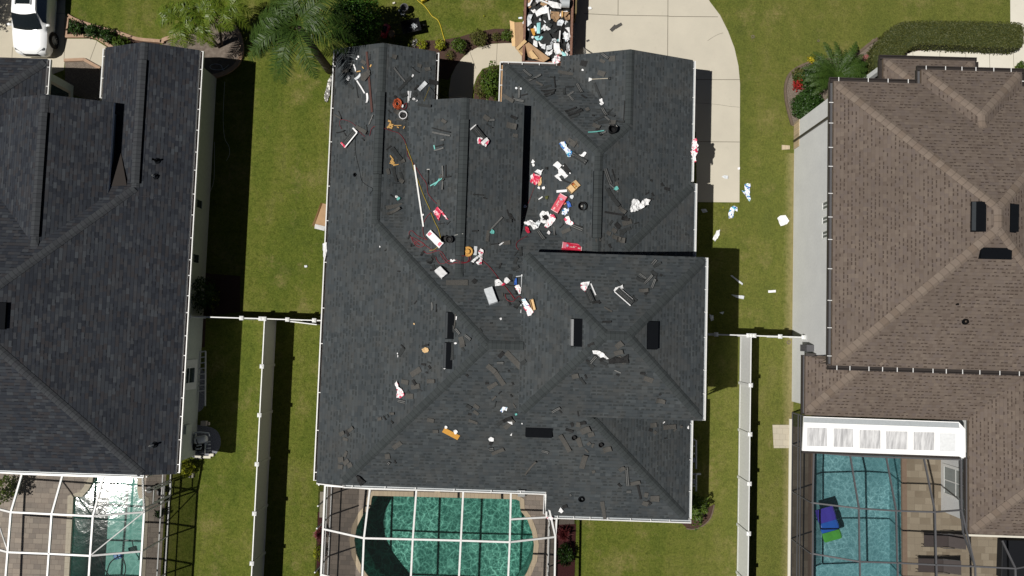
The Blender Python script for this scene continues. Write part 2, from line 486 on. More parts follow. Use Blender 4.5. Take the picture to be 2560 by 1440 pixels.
def leafmat(name, c1, c2, rough=0.5, trans=0.25):
    t = NT(name)
    inf = t.n('ShaderNodeNewGeometry')
    f = inf.outputs['Random Per Island']
    col = t.mix(f, c1, c2)
    p = t.n('ShaderNodeBsdfPrincipled'); t.set(p.inputs['Base Color'], col)
    p.inputs['Roughness'].default_value = rough; p.inputs['Specular IOR Level'].default_value = 0.35
    tr = t.n('ShaderNodeBsdfTranslucent'); t.set(tr.inputs[0], col)
    mx = t.n('ShaderNodeMixShader'); mx.inputs[0].default_value = trans
    t.t.links.new(p.outputs[0], mx.inputs[1]); t.t.links.new(tr.outputs[0], mx.inputs[2])
    t.t.links.new(mx.outputs[0], t.out.inputs[0])
    return t.m


M['leaf_palm'] = leafmat('palm_leaf', (0.026, 0.058, 0.008), (0.062, 0.110, 0.018), 0.5)
M['leaf_areca'] = leafmat('yellow_green_palm_leaf', (0.070, 0.125, 0.012), (0.150, 0.190, 0.020), 0.4)
M['leaf_dark'] = leafmat('dark_green_leaf', (0.018, 0.048, 0.008), (0.040, 0.085, 0.014), 0.45)
M['leaf_bright'] = leafmat('bright_green_leaf', (0.022, 0.070, 0.006), (0.055, 0.135, 0.010), 0.5)
M['leaf_mid'] = leafmat('mid_green_leaf', (0.040, 0.082, 0.008), (0.085, 0.130, 0.014), 0.5)
M['leaf_lime'] = leafmat('lime_leaf', (0.19, 0.22, 0.012), (0.32, 0.33, 0.02), 0.5)
M['leaf_olive'] = leafmat('olive_leaf', (0.070, 0.078, 0.014), (0.115, 0.120, 0.024), 0.6)
M['leaf_red'] = leafmat('burgundy_leaf', (0.11, 0.018, 0.022), (0.20, 0.045, 0.045), 0.5)
M['leaf_scarlet'] = leafmat('scarlet_flower', (0.42, 0.015, 0.015), (0.30, 0.03, 0.02), 0.5)
M['leaf_yellow'] = leafmat('yellow_flower', (0.62, 0.50, 0.02), (0.45, 0.40, 0.03), 0.5)
M['leaf_pink'] = leafmat('pink_flower', (0.50, 0.14, 0.16), (0.40, 0.22, 0.18), 0.5)
M['leaf_hedge'] = leafmat('hedge_leaf', (0.052, 0.060, 0.012), (0.085, 0.092, 0.020), 0.6)
M['hedge_core'] = mnoise('hedge_core', (0.030, 0.040, 0.010), (0.045, 0.055, 0.014), 9)
M['bark'] = mnoise('grey_bark', (0.16, 0.135, 0.11), (0.085, 0.07, 0.058), 9)
M['bark_dark'] = mnoise('dark_bark', (0.075, 0.062, 0.052), (0.045, 0.037, 0.03), 9)


def screenmat(name, col, dens):
    t = NT(name)
    tr = t.n('ShaderNodeBsdfTransparent'); df = t.n('ShaderNodeBsdfDiffuse'); t.set(df.inputs[0], col)
    mx = t.n('ShaderNodeMixShader'); mx.inputs[0].default_value = dens
    t.t.links.new(tr.outputs[0], mx.inputs[1]); t.t.links.new(df.outputs[0], mx.inputs[2])
    t.t.links.new(mx.outputs[0], t.out.inputs[0])
    return t.m


M['screen'] = screenmat('insect_screen', (0.03, 0.03, 0.03), 0.16)
M['screen_wall'] = screenmat('insect_screen_wall', (0.032, 0.034, 0.037), 0.58)
M['tulle'] = screenmat('clear_film', (0.8, 0.8, 0.8), 0.4)

# ------------------------------------------------------------------ ground, drives, paths, decks
def cr(pts, n=6, closed=True):
    """Catmull-Rom through 2D/3D points"""
    P = [Vector(p) for p in pts]; N = len(P); out = []
    rng = range(N) if closed else range(N - 1)
    for i in rng:
        if closed: a, b, c, d = P[i - 1], P[i], P[(i + 1) % N], P[(i + 2) % N]
        else: a, b, c, d = P[max(i - 1, 0)], P[i], P[i + 1], P[min(i + 2, N - 1)]
        for k in range(n):
            t = k / n
            out.append(0.5 * ((2 * b) + (c - a) * t + (2 * a - 5 * b + 4 * c - d) * t * t + (3 * b - a - 3 * c + d) * t ** 3))
    if not closed: out.append(P[-1])
    return out


def gpoly(px, z=0.0, sm=0, closed=True):
    p = [W(x, y, z) for x, y in px]
    return cr(p, sm, closed) if sm else p


def tri_fill(loops, z):
    """faces between an outer loop and inner loops (flat, at z)"""
    bm = bmesh.new(); ed = []
    for lp in loops:
        vs = [bm.verts.new((p[0], p[1], z)) for p in lp]
        for i in range(len(vs)): ed.append(bm.edges.new((vs[i], vs[(i + 1) % len(vs)])))
    bmesh.ops.triangle_fill(bm, use_beauty=True, use_dissolve=False, edges=ed, normal=(0, 0, 1))
    bm.verts.index_update()
    v = [tuple(q.co) for q in bm.verts]; f = [tuple(q.index for q in fc.verts) for fc in bm.faces]
    f = [t if (Vector(v[t[1]]) - Vector(v[t[0]])).cross(Vector(v[t[2]]) - Vector(v[t[0]])).z > 0 else t[::-1] for t in f]
    bm.free()
    return v, f


def slab(name, poly, z0, z1, mat, kind='structure', parent=None, **kw):
    b = MB(); v, f = tri_fill([poly], z1); b.mesh(v, f)
    n = len(poly)
    b.mesh([(p[0], p[1], z1) for p in poly] + [(p[0], p[1], z0) for p in poly], [(i, (i + 1) % n, n + (i + 1) % n, n + i) for i in range(n)])
    o = b.build(name, mat, parent)
    if kind and parent is None: tag(o, kind=kind)
    return o


DECK_M = (-9.62, 2.25, -19.0, -6.9)
DECK_L = (-32.0, -18.05, -19.0, -6.6)
DECK_R = (14.36, 34.0, -19.0, -4.4)
xs = sorted({-220, 220, DECK_M[0], DECK_M[1], DECK_L[0], DECK_L[1], DECK_R[0], DECK_R[1]})
ys = sorted({-220, 220, -19.0, -6.9, -6.6, -4.4})
b = MB()
for i in range(len(xs) - 1):
    for j in range(len(ys) - 1):
        cx, cy = (xs[i] + xs[i + 1]) / 2, (ys[j] + ys[j + 1]) / 2
        if any(d[0] < cx < d[1] and d[2] < cy < d[3] for d in (DECK_M, DECK_L, DECK_R)): continue
        b.face([(xs[i], ys[j], 0), (xs[i + 1], ys[j], 0), (xs[i + 1], ys[j + 1], 0), (xs[i], ys[j + 1], 0)])
tag(b.build('lawn', M['grass']), kind='structure')

# drive and paths of the middle house
slab('driveway', gpoly([(1310, -260), (1316, 330), (1740, 330), (1742, 505), (1848.5, 506), (1850, 210), (1846, 165), (1836, 120), (1820, 78), (1800, 38), (1775, 5), (1750, -40), (1735, -260)]), -0.1, 0.012, M['concrete'])
slab('front_walkway', gpoly([(1318, 108), (1262, 108), (1230, 110), (1200, 116), (1175, 128), (1155, 146), (1140, 165), (1128, 190), (1122, 230), (1122, 300), (1180, 300), (1181, 240), (1184, 215), (1192, 192), (1206, 172), (1230, 165), (1260, 160), (1318, 160)]), -0.1, 0.008, M['concrete_tan'])
b = MB()
JZ = 0.0165


def joint(mb, a, c, w=0.03, z=JZ):
    p, q = W(*a, z), W(*c, z); d = (q - p).normalized(); s_ = Vector((-d.y, d.x, 0)) * w / 2
    mb.face([p - s_, q - s_, q + s_, p + s_])


for a, c in [((1671, -200), (1668, 330)), ((1460, 34), (1545, 38)), ((1545, 38), (1672, 40)), ((1672, 41), (1795, 42)), ((1546, -100), (1545, 38)), ((1740, 199), (1849, 199)),
             ((1740, 354), (1849, 355))]: joint(b, a, c)
pr = [W(x, y, JZ) for x, y in [(1738, 257), (1772, 259), (1800, 262), (1825, 266), (1849, 268)]]
for i in range(len(pr) - 1):
    b.bar(pr[i] - Vector((0, 0, 0.001)), pr[i + 1] - Vector((0, 0, 0.001)), 0.014, 0.002)
pr = [W(x, y, JZ) for x, y in [(1769, 102), (1782, 93), (1795, 86), (1808, 82)]]
for i in range(len(pr) - 1): b.bar(pr[i], pr[i + 1], 0.016, 0.002)
for a, c in [((1243, 109), (1241, 162)), ((1174, 128), (1190, 172))]: joint(b, a, c, 0.02, 0.0125)
tag(b.build('concrete_joints', M['joint']), kind='structure')

# left house drive and walk
slab('left_driveway', gpoly([(-220, -260), (166, -260), (163, 40), (160, 80), (164, 97), (225, 97), (240, 101), (262, 115), (300, 140), (300, 260), (232, 260), (232, 165), (215, 152), (162, 150), (160, 175), (120, 190), (-220, 200)]), -0.1, 0.012, M['concrete_tan'])
b = MB()
for a, c in [((-100, 31), (30, 30)), ((110, 32), (172, 34)), ((31, 118), (29, 160)), ((162, 95), (160, 150)), ((243, 101), (224, 152))]: joint(b, a, c, 0.022)
tag(b.build('left_concrete_joints', M['joint']), kind='structure')

# right house walk and drive
slab('right_driveway', gpoly([(2524, -260), (2526, 60), (2534, 120), (2536, 165), (2800, 175), (2800, -260)]), -0.1, 0.008, M['concrete_light'])
slab('right_walkway', gpoly([(2255, 145), (2262, 137), (2280, 128), (2310, 126), (2536, 131), (2536, 200), (2255, 200)]), -0.1, 0.012, M['concrete_light'])
b = MB()
for x in (2282, 2349, 2414, 2473): joint(b, (x, 126), (x + 3, 200), 0.02)
joint(b, (2533, 120), (2536, 200), 0.02)
tag(b.build('right_concrete_joints', M['joint']), kind='structure')

# planting beds
slab('mulch_bed', gpoly([(1028, 118), (1060, 101), (1100, 101), (1150, 92), (1190, 80), (1235, 72), (1275, 72), (1290, 75), (1290, 108), (1240, 108), (1200, 115), (1165, 133), (1145, 158), (1128, 185), (1122, 200), (1060, 190), (1020, 160)]), -0.05, 0.0045, M['mulch'])
slab('entry_mulch_bed', gpoly([(1184, 260), (1187, 215), (1195, 195), (1208, 176), (1232, 167), (1262, 162), (1262, 300), (1184, 300)]), -0.05, 0.0125, M['mulch'])
slab('left_mulch_bed', gpoly([(172, 42), (200, 55), (240, 68), (300, 84), (345, 100), (400, 106), (400, 160), (290, 140), (262, 112), (240, 97), (168, 94)]), -0.05, 0.016, M['mulch'])
slab('left_small_bed', gpoly([(163, 152), (212, 150), (232, 163), (250, 170), (250, 260), (163, 230)]), -0.05, 0.016, M['mulch_grey'])
TREEBED = gpoly([(405, 108), (440, 92), (475, 72), (505, 55), (530, 48), (560, 50), (585, 65), (600, 90), (606, 120), (603, 145), (588, 168), (560, 185), (530, 192), (495, 190), (440, 150)], sm=4)
slab('tree_bed', TREEBED, -0.05, 0.006, M['soil'])
RBED = gpoly([(2190, 98), (2170, 112), (2150, 128), (2130, 142), (2105, 150), (2060, 150), (2020, 158), (1985, 175), (1968, 195), (1962, 225), (1966, 262), (1978, 312), (1996, 310), (2060, 300), (2200, 230), (2230, 150)], sm=4)
slab('right_flower_bed', RBED, -0.05, 0.006, M['mulch_grey'])
slab('hedge_bed', gpoly([(2190, 98), (2200, 150), (2265, 150), (2282, 128), (2535, 133), (2532, 110), (2300, 100)]), -0.05, 0.004, M['mulch_red'])
slab('left_side_mulch', gpoly([(470, 680), (600, 690), (600, 780), (515, 790), (512, 868), (462, 868)]), -0.05, 0.004, M['mulch'])
slab('gravel_patch', gpoly([(486, 930), (512, 930), (514, 980), (508, 1020), (490, 1032), (480, 1032)], sm=3), -0.05, 0.005, M['gravel'])
slab('pump_gravel', gpoly([(480, 1068), (520, 1066), (545, 1080), (552, 1105), (545, 1128), (525, 1142), (480, 1142)], sm=3), -0.05, 0.005, M['gravel'])
slab('left_pool_bed', gpoly([(795, 1280), (812, 1280), (812, 1460), (790, 1460)]), -0.05, 0.004, M['mulch_red'])
slab('rear_mulch_bed', gpoly([(1388, 1310), (1440, 1310), (1436, 1460), (1388, 1460)]), -0.05, 0.004, M['mulch_red'])
slab('rear_paver_pad', gpoly([(1384, 1270), (1436, 1270), (1436, 1310), (1384, 1312)]), -0.05, 0.01, M['paver'])
slab('side_stone_pad', gpoly([(801, 1229), (812, 1229), (811, 1293), (799, 1293)]), -0.05, 0.05, M['coping_left'])
slab('right_stone_pad', gpoly([(1931, 1062), (1982, 1062), (1980, 1120), (1934, 1120)]), -0.05, 0.03, M['coping_left'])
slab('corner_mulch_bed', gpoly([(1690, 1290), (1740, 1290), (1785, 1260), (1775, 1295), (1755, 1315), (1735, 1322), (1718, 1320)], sm=3), -0.05, 0.004, M['mulch'])


def kerb(name, pts, w, h, mat, label, cat='kerb'):
    b = MB()
    for i in range(len(pts) - 1):
        p, q = Vector(pts[i]), Vector(pts[i + 1])
        d = (q - p).normalized()
        b.bar(p - d * 0.01 + Vector((0, 0, h / 2)), q + d * 0.01 + Vector((0, 0, h / 2 + 0.0004 * (i % 3))), w, h)
    return tag(b.build(name, mat), label, cat)


kerb('bed_kerb', TREEBED[:-3], 0.2, 0.14, M['kerb'], 'tan stamped kerb curving round the bare soil bed of the leaning palm', 'kerb')
kerb('bed_kerb', gpoly([(172, 41), (195, 53), (240, 68), (300, 84), (345, 99), (395, 104), (412, 106)], sm=4, closed=False), 0.17, 0.14, M['kerb'], 'tan stamped kerb between the left lawn and the row of small shrubs', 'kerb')
kerb('bed_kerb', gpoly([(172, 42), (167, 92), (228, 91.5), (245, 96), (265, 108), (300, 132)]), 0.17, 0.14, M['kerb'], 'pink tan brick kerb along the walk beside the parked white car', 'kerb')
kerb('bed_kerb', gpoly([(163, 152), (212, 150), (235, 163), (252, 172)]), 0.16, 0.12, M['kerb'], 'short tan kerb arc round the small mulch bed near the left front door', 'kerb')
kerb('bed_kerb', gpoly([(2192, 97), (2170, 112), (2150, 128), (2130, 142), (2105, 150), (2060, 150), (2020, 158), (1985, 175), (1968, 195), (1962, 225), (1966, 262), (1979, 313)], sm=4, closed=False), 0.12, 0.1, M['kerb_dark'], 'dark brown kerb line round the cycad bed of the brown roofed house', 'kerb')
kerb('bed_kerb', gpoly([(1785, 1262), (1776, 1294), (1756, 1314), (1736, 1322), (1716, 1321)], sm=3, closed=False), 0.06, 0.06, M['kerb_dark'], 'thin black edging arc round the shrub at the rear corner of the middle house', 'kerb')


# ------------------------------------------------------------------ pools
def watermat(name, dark, bright, scale, vein, glossb=1.0, gl_scale=1.2, gstr=0.25, rough=0.06):
    t = NT(name)
    p = t.pos()
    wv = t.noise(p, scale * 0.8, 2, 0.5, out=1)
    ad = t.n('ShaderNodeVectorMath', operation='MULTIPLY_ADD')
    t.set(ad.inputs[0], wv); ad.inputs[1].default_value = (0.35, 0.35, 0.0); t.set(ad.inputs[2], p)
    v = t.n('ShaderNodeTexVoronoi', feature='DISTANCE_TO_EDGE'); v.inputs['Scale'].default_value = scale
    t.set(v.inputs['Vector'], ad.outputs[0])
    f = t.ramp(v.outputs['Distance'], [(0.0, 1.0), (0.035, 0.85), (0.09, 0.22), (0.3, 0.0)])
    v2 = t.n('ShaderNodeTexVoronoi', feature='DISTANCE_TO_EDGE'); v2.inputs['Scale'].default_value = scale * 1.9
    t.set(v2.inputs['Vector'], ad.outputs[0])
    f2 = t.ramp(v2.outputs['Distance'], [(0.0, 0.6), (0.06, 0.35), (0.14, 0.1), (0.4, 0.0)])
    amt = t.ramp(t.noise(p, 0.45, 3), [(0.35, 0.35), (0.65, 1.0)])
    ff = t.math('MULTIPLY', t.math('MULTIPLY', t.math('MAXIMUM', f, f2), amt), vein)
    col = t.mix(ff, dark, bright)  # caustic light net painted into the water's see-through colour
    tr = t.n('ShaderNodeBsdfTransparent'); t.set(tr.inputs[0], col)
    gl = t.n('ShaderNodeBsdfGlossy'); gl.inputs['Roughness'].default_value = rough
    bn = t.n('ShaderNodeBump'); bn.inputs['Strength'].default_value = gstr; bn.inputs['Distance'].default_value = 0.05
    t.set(bn.inputs['Height'], t.math('ADD', t.noise(p, gl_scale, 4, 0.6, dist=0.8), t.math('MULTIPLY', t.noise(p, gl_scale * 5, 3, 0.6), 0.25)))
    t.t.links.new(bn.outputs[0], gl.inputs['Normal'])
    fr = t.n('ShaderNodeFresnel'); fr.inputs[0].default_value = 1.33; t.t.links.new(bn.outputs[0], fr.inputs['Normal'])
    mx = t.n('ShaderNodeMixShader'); t.set(mx.inputs[0], t.math('MULTIPLY', fr.outputs[0], glossb))
    t.t.links.new(tr.outputs[0], mx.inputs[1]); t.t.links.new(gl.outputs[0], mx.inputs[2])
    t.t.links.new(mx.outputs[0], t.out.inputs[0])
    return t.m


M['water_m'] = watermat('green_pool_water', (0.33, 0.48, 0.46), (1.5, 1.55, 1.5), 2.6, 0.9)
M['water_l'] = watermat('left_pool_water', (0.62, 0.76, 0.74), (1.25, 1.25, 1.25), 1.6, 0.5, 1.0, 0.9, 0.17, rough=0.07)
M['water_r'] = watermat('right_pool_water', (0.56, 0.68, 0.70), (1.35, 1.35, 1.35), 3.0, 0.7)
M['pool_m'] = mnoise('green_pool_plaster', (0.15, 0.375, 0.315), (0.13, 0.33, 0.275), 2, world_space=True)
M['pool_l'] = mnoise('teal_pool_plaster', (0.27, 0.48, 0.43), (0.24, 0.43, 0.39), 2, world_space=True)
M['pool_r'] = mnoise('blue_pool_plaster', (0.22, 0.40, 0.42), (0.195, 0.36, 0.385), 2, world_space=True)


def offset_loop(lp, d):
    n = len(lp); out = []
    for i in range(n):
        a, c = Vector(lp[i - 1]), Vector(lp[(i + 1) % n]); t = (c - a); t.z = 0
        t.normalize(); out.append(Vector(lp[i]) + Vector((t.y, -t.x, 0)) * d)
    return out


def ccw(lp):
    a = sum(lp[i - 1][0] * lp[i][1] - lp[i][0] * lp[i - 1][1] for i in range(len(lp)))
    return lp if a > 0 else lp[::-1]


def pool(deckrect, loop, deckmat, copmat, basin, water, name, label, copw=0.25, dz=0.012, depth=1.35, wl=-0.10):
    loop = ccw(loop)
    outer = offset_loop(loop, copw)
    x0, x1, y0, y1 = deckrect
    rect = [(x0, y0), (x1, y0), (x1, y1), (x0, y1)]
    b = MB(); v, f = tri_fill([rect, outer], dz); b.mesh(v, f)
    b.mesh([(p[0], p[1], dz) for p in rect] + [(p[0], p[1], -0.1) for p in rect], [(i, (i + 1) % 4, 4 + (i + 1) % 4, 4 + i) for i in range(4)])
    deck = tag(b.build(name + '_deck', deckmat), kind='structure')
    root = thing(name, label, 'pool', (sum(p.x for p in loop) / len(loop), sum(p.y for p in loop) / len(loop), 0))
    b = MB(); n = len(loop)
    b.mesh([(p.x, p.y, dz + 0.02) for p in loop] + [(p.x, p.y, dz + 0.02) for p in outer] + [(p.x, p.y, -0.1) for p in outer] + [(p.x, p.y, -0.12) for p in loop],
           [(i, n + i, n + (i + 1) % n, (i + 1) % n) for i in range(n)] + [(n + i, 2 * n + i, 2 * n + (i + 1) % n, n + (i + 1) % n) for i in range(n)]
           + [(3 * n + i, i, (i + 1) % n, 3 * n + (i + 1) % n) for i in range(n)])
    b.build('coping', copmat, root)
    b = MB(); v, f = tri_fill([loop], -depth); b.mesh(v, f)
    b.mesh([(p.x, p.y, -0.12) for p in loop] + [(p.x, p.y, -depth) for p in loop], [(i, (i + 1) % n, n + (i + 1) % n, n + i) for i in range(n)])
    b.build('basin', basin, root)
    b = MB(); v, f = tri_fill([offset_loop(loop, -0.004)], wl); b.mesh(v, f)
    b.build('water_surface', water, root)
    return root


LM_ = gpoly([(932, 1239), (1060, 1242), (1180, 1245), (1290, 1248), (1299, 1252), (1301, 1276), (1318, 1298), (1330, 1330), (1335, 1362), (1331, 1398), (1318, 1430), (1298, 1462), (1270, 1490), (1180, 1512), (1040, 1512), (960, 1490), (926, 1448), (905, 1418), (891, 1385), (886, 1350), (892, 1318), (907, 1288), (927, 1266), (929, 1246)])
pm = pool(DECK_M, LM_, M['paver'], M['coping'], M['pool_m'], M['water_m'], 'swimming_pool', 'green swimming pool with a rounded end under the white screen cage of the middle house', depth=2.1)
LL_ = gpoly([(184, 1241), (206, 1242), (222, 1224), (236, 1198), (246, 1188), (246, 1150), (345, 1150), (344, 1226), (348, 1246), (359, 1246), (349, 1500), (170, 1500)])
pl_ = pool(DECK_L, LL_, M['paver_left'], M['coping_left'], M['pool_l'], M['water_l'], 'swimming_pool', 'teal swimming pool with dazzling sun glare behind the left house', copw=0.3, depth=1.75)
LR_ = gpoly([(2033, 1090), (2254, 1095), (2257, 1520), (2030, 1520)])
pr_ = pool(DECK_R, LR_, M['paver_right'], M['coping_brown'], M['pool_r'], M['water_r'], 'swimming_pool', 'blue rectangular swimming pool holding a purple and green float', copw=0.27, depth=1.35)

# ------------------------------------------------------------------ roofs
SOLIDS = []


def solid(pieces, planes):
    d = dict(p=pieces, pl=planes); SOLIDS.append(d); return d


def planes4(x0, x1, y0, y1, z, s, use='WESN', dz=0.0):
    d = dict(W=(s, 0, z - s * x0 + dz), E=(-s, 0, z + s * x1 + dz), S=(0, s, z - s * y0 + dz), N=(0, -s, z + s * y1 + dz))
    return [d[k] for k in use]


def solz(sd, x, y):
    if not any(p[0] - 1e-6 <= x <= p[1] + 1e-6 and p[2] - 1e-6 <= y <= p[3] + 1e-6 for p in sd['p']): return None
    return min(a * x + b_ * y + c for a, b_, c in sd['pl'])


def roofz(x, y):
    best = None
    for sd in SOLIDS:
        z = solz(sd, x, y)
        if z is not None and (best is None or z > best): best = z
    return best


def surf(px, py):
    """first roof (or the ground) that the pixel's ray meets: point and normal"""
    d = _RM @ Vector(((px - 1280.0) / FPX, -(py - 720.0) / FPX, -1.0)); d = d / -d.z
    z = 9.0
    while z > 0:
        q = Vector((0, 0, CAMH)) + d * (CAMH - z)
        h = roofz(q.x, q.y)
        if h is not None and z <= h:
            lo, hi = z, z + 0.05
            for _ in range(10):
                m = (lo + hi) / 2; q = Vector((0, 0, CAMH)) + d * (CAMH - m); h = roofz(q.x, q.y)
                if h is not None and m <= h: lo = m
                else: hi = m
            q = Vector((0, 0, CAMH)) + d * (CAMH - lo)
            best = None
            for sd in SOLIDS:
                zz = solz(sd, q.x, q.y)
                if zz is not None and (best is None or zz > best[0]):
                    pl = min(sd['pl'], key=lambda t: t[0] * q.x + t[1] * q.y + t[2]); best = (zz, pl)
            return q, Vector((-best[1][0], -best[1][1], 1)).normalized()
        z -= 0.05
    return W(px, py, 0.012), Vector((0, 0, 1))


def clip(poly, f):
    out = []
    for i in range(len(poly)):
        a, c = poly[i - 1], poly[i]; fa, fc = f(a), f(c)
        if (fa >= 0) != (fc >= 0):
            t = fa / (fa - fc); out.append((a[0] + (c[0] - a[0]) * t, a[1] + (c[1] - a[1]) * t))
        if fc >= 0: out.append(c)
    return out


SLAB = 0.15


def roof_faces(top, fas, sd):
    for (x0, x1, y0, y1) in sd['p']:
        for i, P in enumerate(sd['pl']):
            poly = [(x0, y0), (x1, y0), (x1, y1), (x0, y1)]
            for j, Q in enumerate(sd['pl']):
                if i != j and poly:
                    poly = clip(poly, lambda t: (Q[0] - P[0]) * t[0] + (Q[1] - P[1]) * t[1] + Q[2] - P[2])
            if len(poly) < 3: continue
            zf = lambda t: P[0] * t[0] + P[1] * t[1] + P[2]
            up = Vector((P[0], P[1], P[0] ** 2 + P[1] ** 2)).normalized(); hz = Vector((-P[1], P[0], 0)).normalized()
            pts = [Vector((t[0], t[1], zf(t))) for t in poly]
            top.face(pts, [(p.dot(hz), p.dot(up)) for p in pts])
            fas.face([(p.x, p.y, p.z - SLAB) for p in reversed(pts)])
            for k in range(len(poly)):
                a, c = pts[k], pts[(k + 1) % len(pts)]
                on = lambda v, w: abs(a[v] - w) < 1e-5 and abs(c[v] - w) < 1e-5
                if on(0, x0) or on(0, x1) or on(1, y0) or on(1, y1):
                    fas.face([a, (a.x, a.y, a.z - SLAB), (c.x, c.y, c.z - SLAB), c])


def walls(mb, sd_list, inset, zbase=0.0):
    for k, (sd, ins) in enumerate(sd_list):
        for (x0, x1, y0, y1) in sd['p']:
            i = inset + 0.003 * k
            X0, X1, Y0, Y1 = x0 + ins[0] * i, x1 - ins[1] * i, y0 + ins[2] * i, y1 - ins[3] * i
            for (a, c) in (((X0, Y0), (X1, Y0)), ((X1, Y0), (X1, Y1)), ((X1, Y1), (X0, Y1)), ((X0, Y1), (X0, Y0))):
                N = 12
                pt = [(a[0] + (c[0] - a[0]) * q / N, a[1] + (c[1] - a[1]) * q / N) for q in range(N + 1)]
                zt = [min(A * x + B * y + C for A, B, C in sd['pl']) - SLAB - 0.004 for x, y in pt]
                for q in range(N):
                    mb.face([(pt[q][0], pt[q][1], zbase), (pt[q + 1][0], pt[q + 1][1], zbase), (pt[q + 1][0], pt[q + 1][1], zt[q + 1]), (pt[q][0], pt[q][1], zt[q])])


def cap_line(mb, a, c, w=0.19, lift=0.018, hh=0.03):
    """ridge or hip cap along the line a-c (xy), folded over the roof"""
    a, c = Vector((*a, 0)), Vector((*c, 0)); L = (c - a).length; d = (c - a) / L; s_ = Vector((-d.y, d.x, 0))
    n = max(2, int(L / 0.3))
    rows = []
    for i in range(n + 1):
        p = a + d * L * i / n; r = []
        for o in (-1, -0.35, 0.35, 1):
            q = p + s_ * o * w; z = roofz(q.x, q.y)
            z0 = roofz(p.x, p.y)
            if z is None: z = z0
            r.append(Vector((q.x, q.y, z + lift + (hh if abs(o) < 0.5 else 0.0))))
        rows.append(r)
    us = [L * i / n for i in range(n + 1)]
    for i in range(n):
        for k in range(3):
            mb.face([rows[i][k], rows[i][k + 1], rows[i + 1][k + 1], rows[i + 1][k]], [(us[i], k), (us[i], k + 1), (us[i + 1], k + 1), (us[i + 1], k)])
        for k, kk in ((0, -1), (3, 1)):
            A, B_ = rows[i][k], rows[i + 1][k]
            mb.face([A, B_, B_ - Vector((0, 0, lift + 0.01)), A - Vector((0, 0, lift + 0.01))], [(us[i], k), (us[i + 1], k), (us[i + 1], k), (us[i], k)])


def ridge_vent(root, a, c, mat, w=0.20):
    """raised vent strip over a ridge, dark open sides"""
    b = MB(); a, c = Vector((*a, 0)), Vector((*c, 0)); L = (c - a).length; d = (c - a) / L; s_ = Vector((-d.y, d.x, 0))
    n = max(2, int(L / 0.5))
    rows = []
    for i in range(n + 1):
        p = a + d * L * i / n; z0 = roofz(p.x, p.y); r = []
        for o in (-1, 0, 1):
            q = p + s_ * o * w; z = roofz(q.x, q.y) or z0
            r.append(Vector((q.x, q.y, (z if o else z0) + 0.10)))
        rows.append(r)
    for i in range(n):
        for k in range(2):
            b.face([rows[i][k], rows[i][k + 1], rows[i + 1][k + 1], rows[i + 1][k]], [(i * 0.5, k), (i * 0.5, k + 1), (i * 0.5 + .5, k + 1), (i * 0.5 + .5, k)])
    b.build('ridge_vent', mat, root)
    b = MB()
    for k in (0, 2):
        for i in range(n):
            A, B_ = rows[i][k], rows[i + 1][k]; o = s_ * (0.025 if k else -0.025)
            dz = Vector((0, 0, 0.11))
            b.face([A + o * 0, B_ + o * 0, B_ - dz + o * 0, A - dz + o * 0])
            b.face([A - dz * 0.2, A + o - dz * 0.75, B_ + o - dz * 0.75, B_ - dz * 0.2])
    for r in (rows[0], rows[-1]):
        b.face([r[0], r[1], r[2], r[2] - Vector((0, 0, 0.09)), r[1] - Vector((0, 0, 0.09)), r[0] - Vector((0, 0, 0.09))])
    b.build('vent_baffle', M['vent_black'], root)


STRAP = {}


def gutter(root, p0, p1, out, z0, z1, mat, inner, strap_mat, step=1.05, lip=0.05, w=0.16, straps=True, jit=0.25):
    """open trough along p0-p1 (xy of its inner edge), outwards along out"""
    p0, p1 = Vector((*p0, z0)), Vector((*p1, z1)); o = Vector((*out, 0)); up = Vector((0, 0, 1))
    L = (p1 - p0).length; d = (p1 - p0) / L
    ctr = (p0 + p1) / 2
    b = MB()
    F = frame(ctr + o * (w - lip / 2) + up * -0.055, d, up); b.boxm(F, L, lip, 0.13)
    F = frame(ctr + o * (w / 2) + up * -0.125, d, up); b.boxm(F, L, w - 0.01, 0.02)
    for e in (p0 + d * 0.012, p1 - d * 0.012):
        F = frame(e + o * (w / 2) + up * -0.06, d, up); b.boxm(F, 0.02, w - 0.014, 0.118)
    g = b.build('gutter', mat, root)
    b = MB(); F = frame(ctr + o * ((w - lip) / 2) + up * -0.098, d, up); b.boxm(F, L - 0.06, w - lip - 0.004, 0.025)
    b.build('gutter_litter', inner, g)
    if straps:
        t = 0.4
        while t < L - 0.2:
            b = MB(); F = frame(p0 + d * t + o * (w / 2 - 0.03) + up * 0.016, d, up); b.boxm(F, 0.035, w + 0.06, 0.012)
            b.build('gutter_strap', strap_mat, g)
            t += step * random.uniform(1 - jit, 1 + jit)
    return g


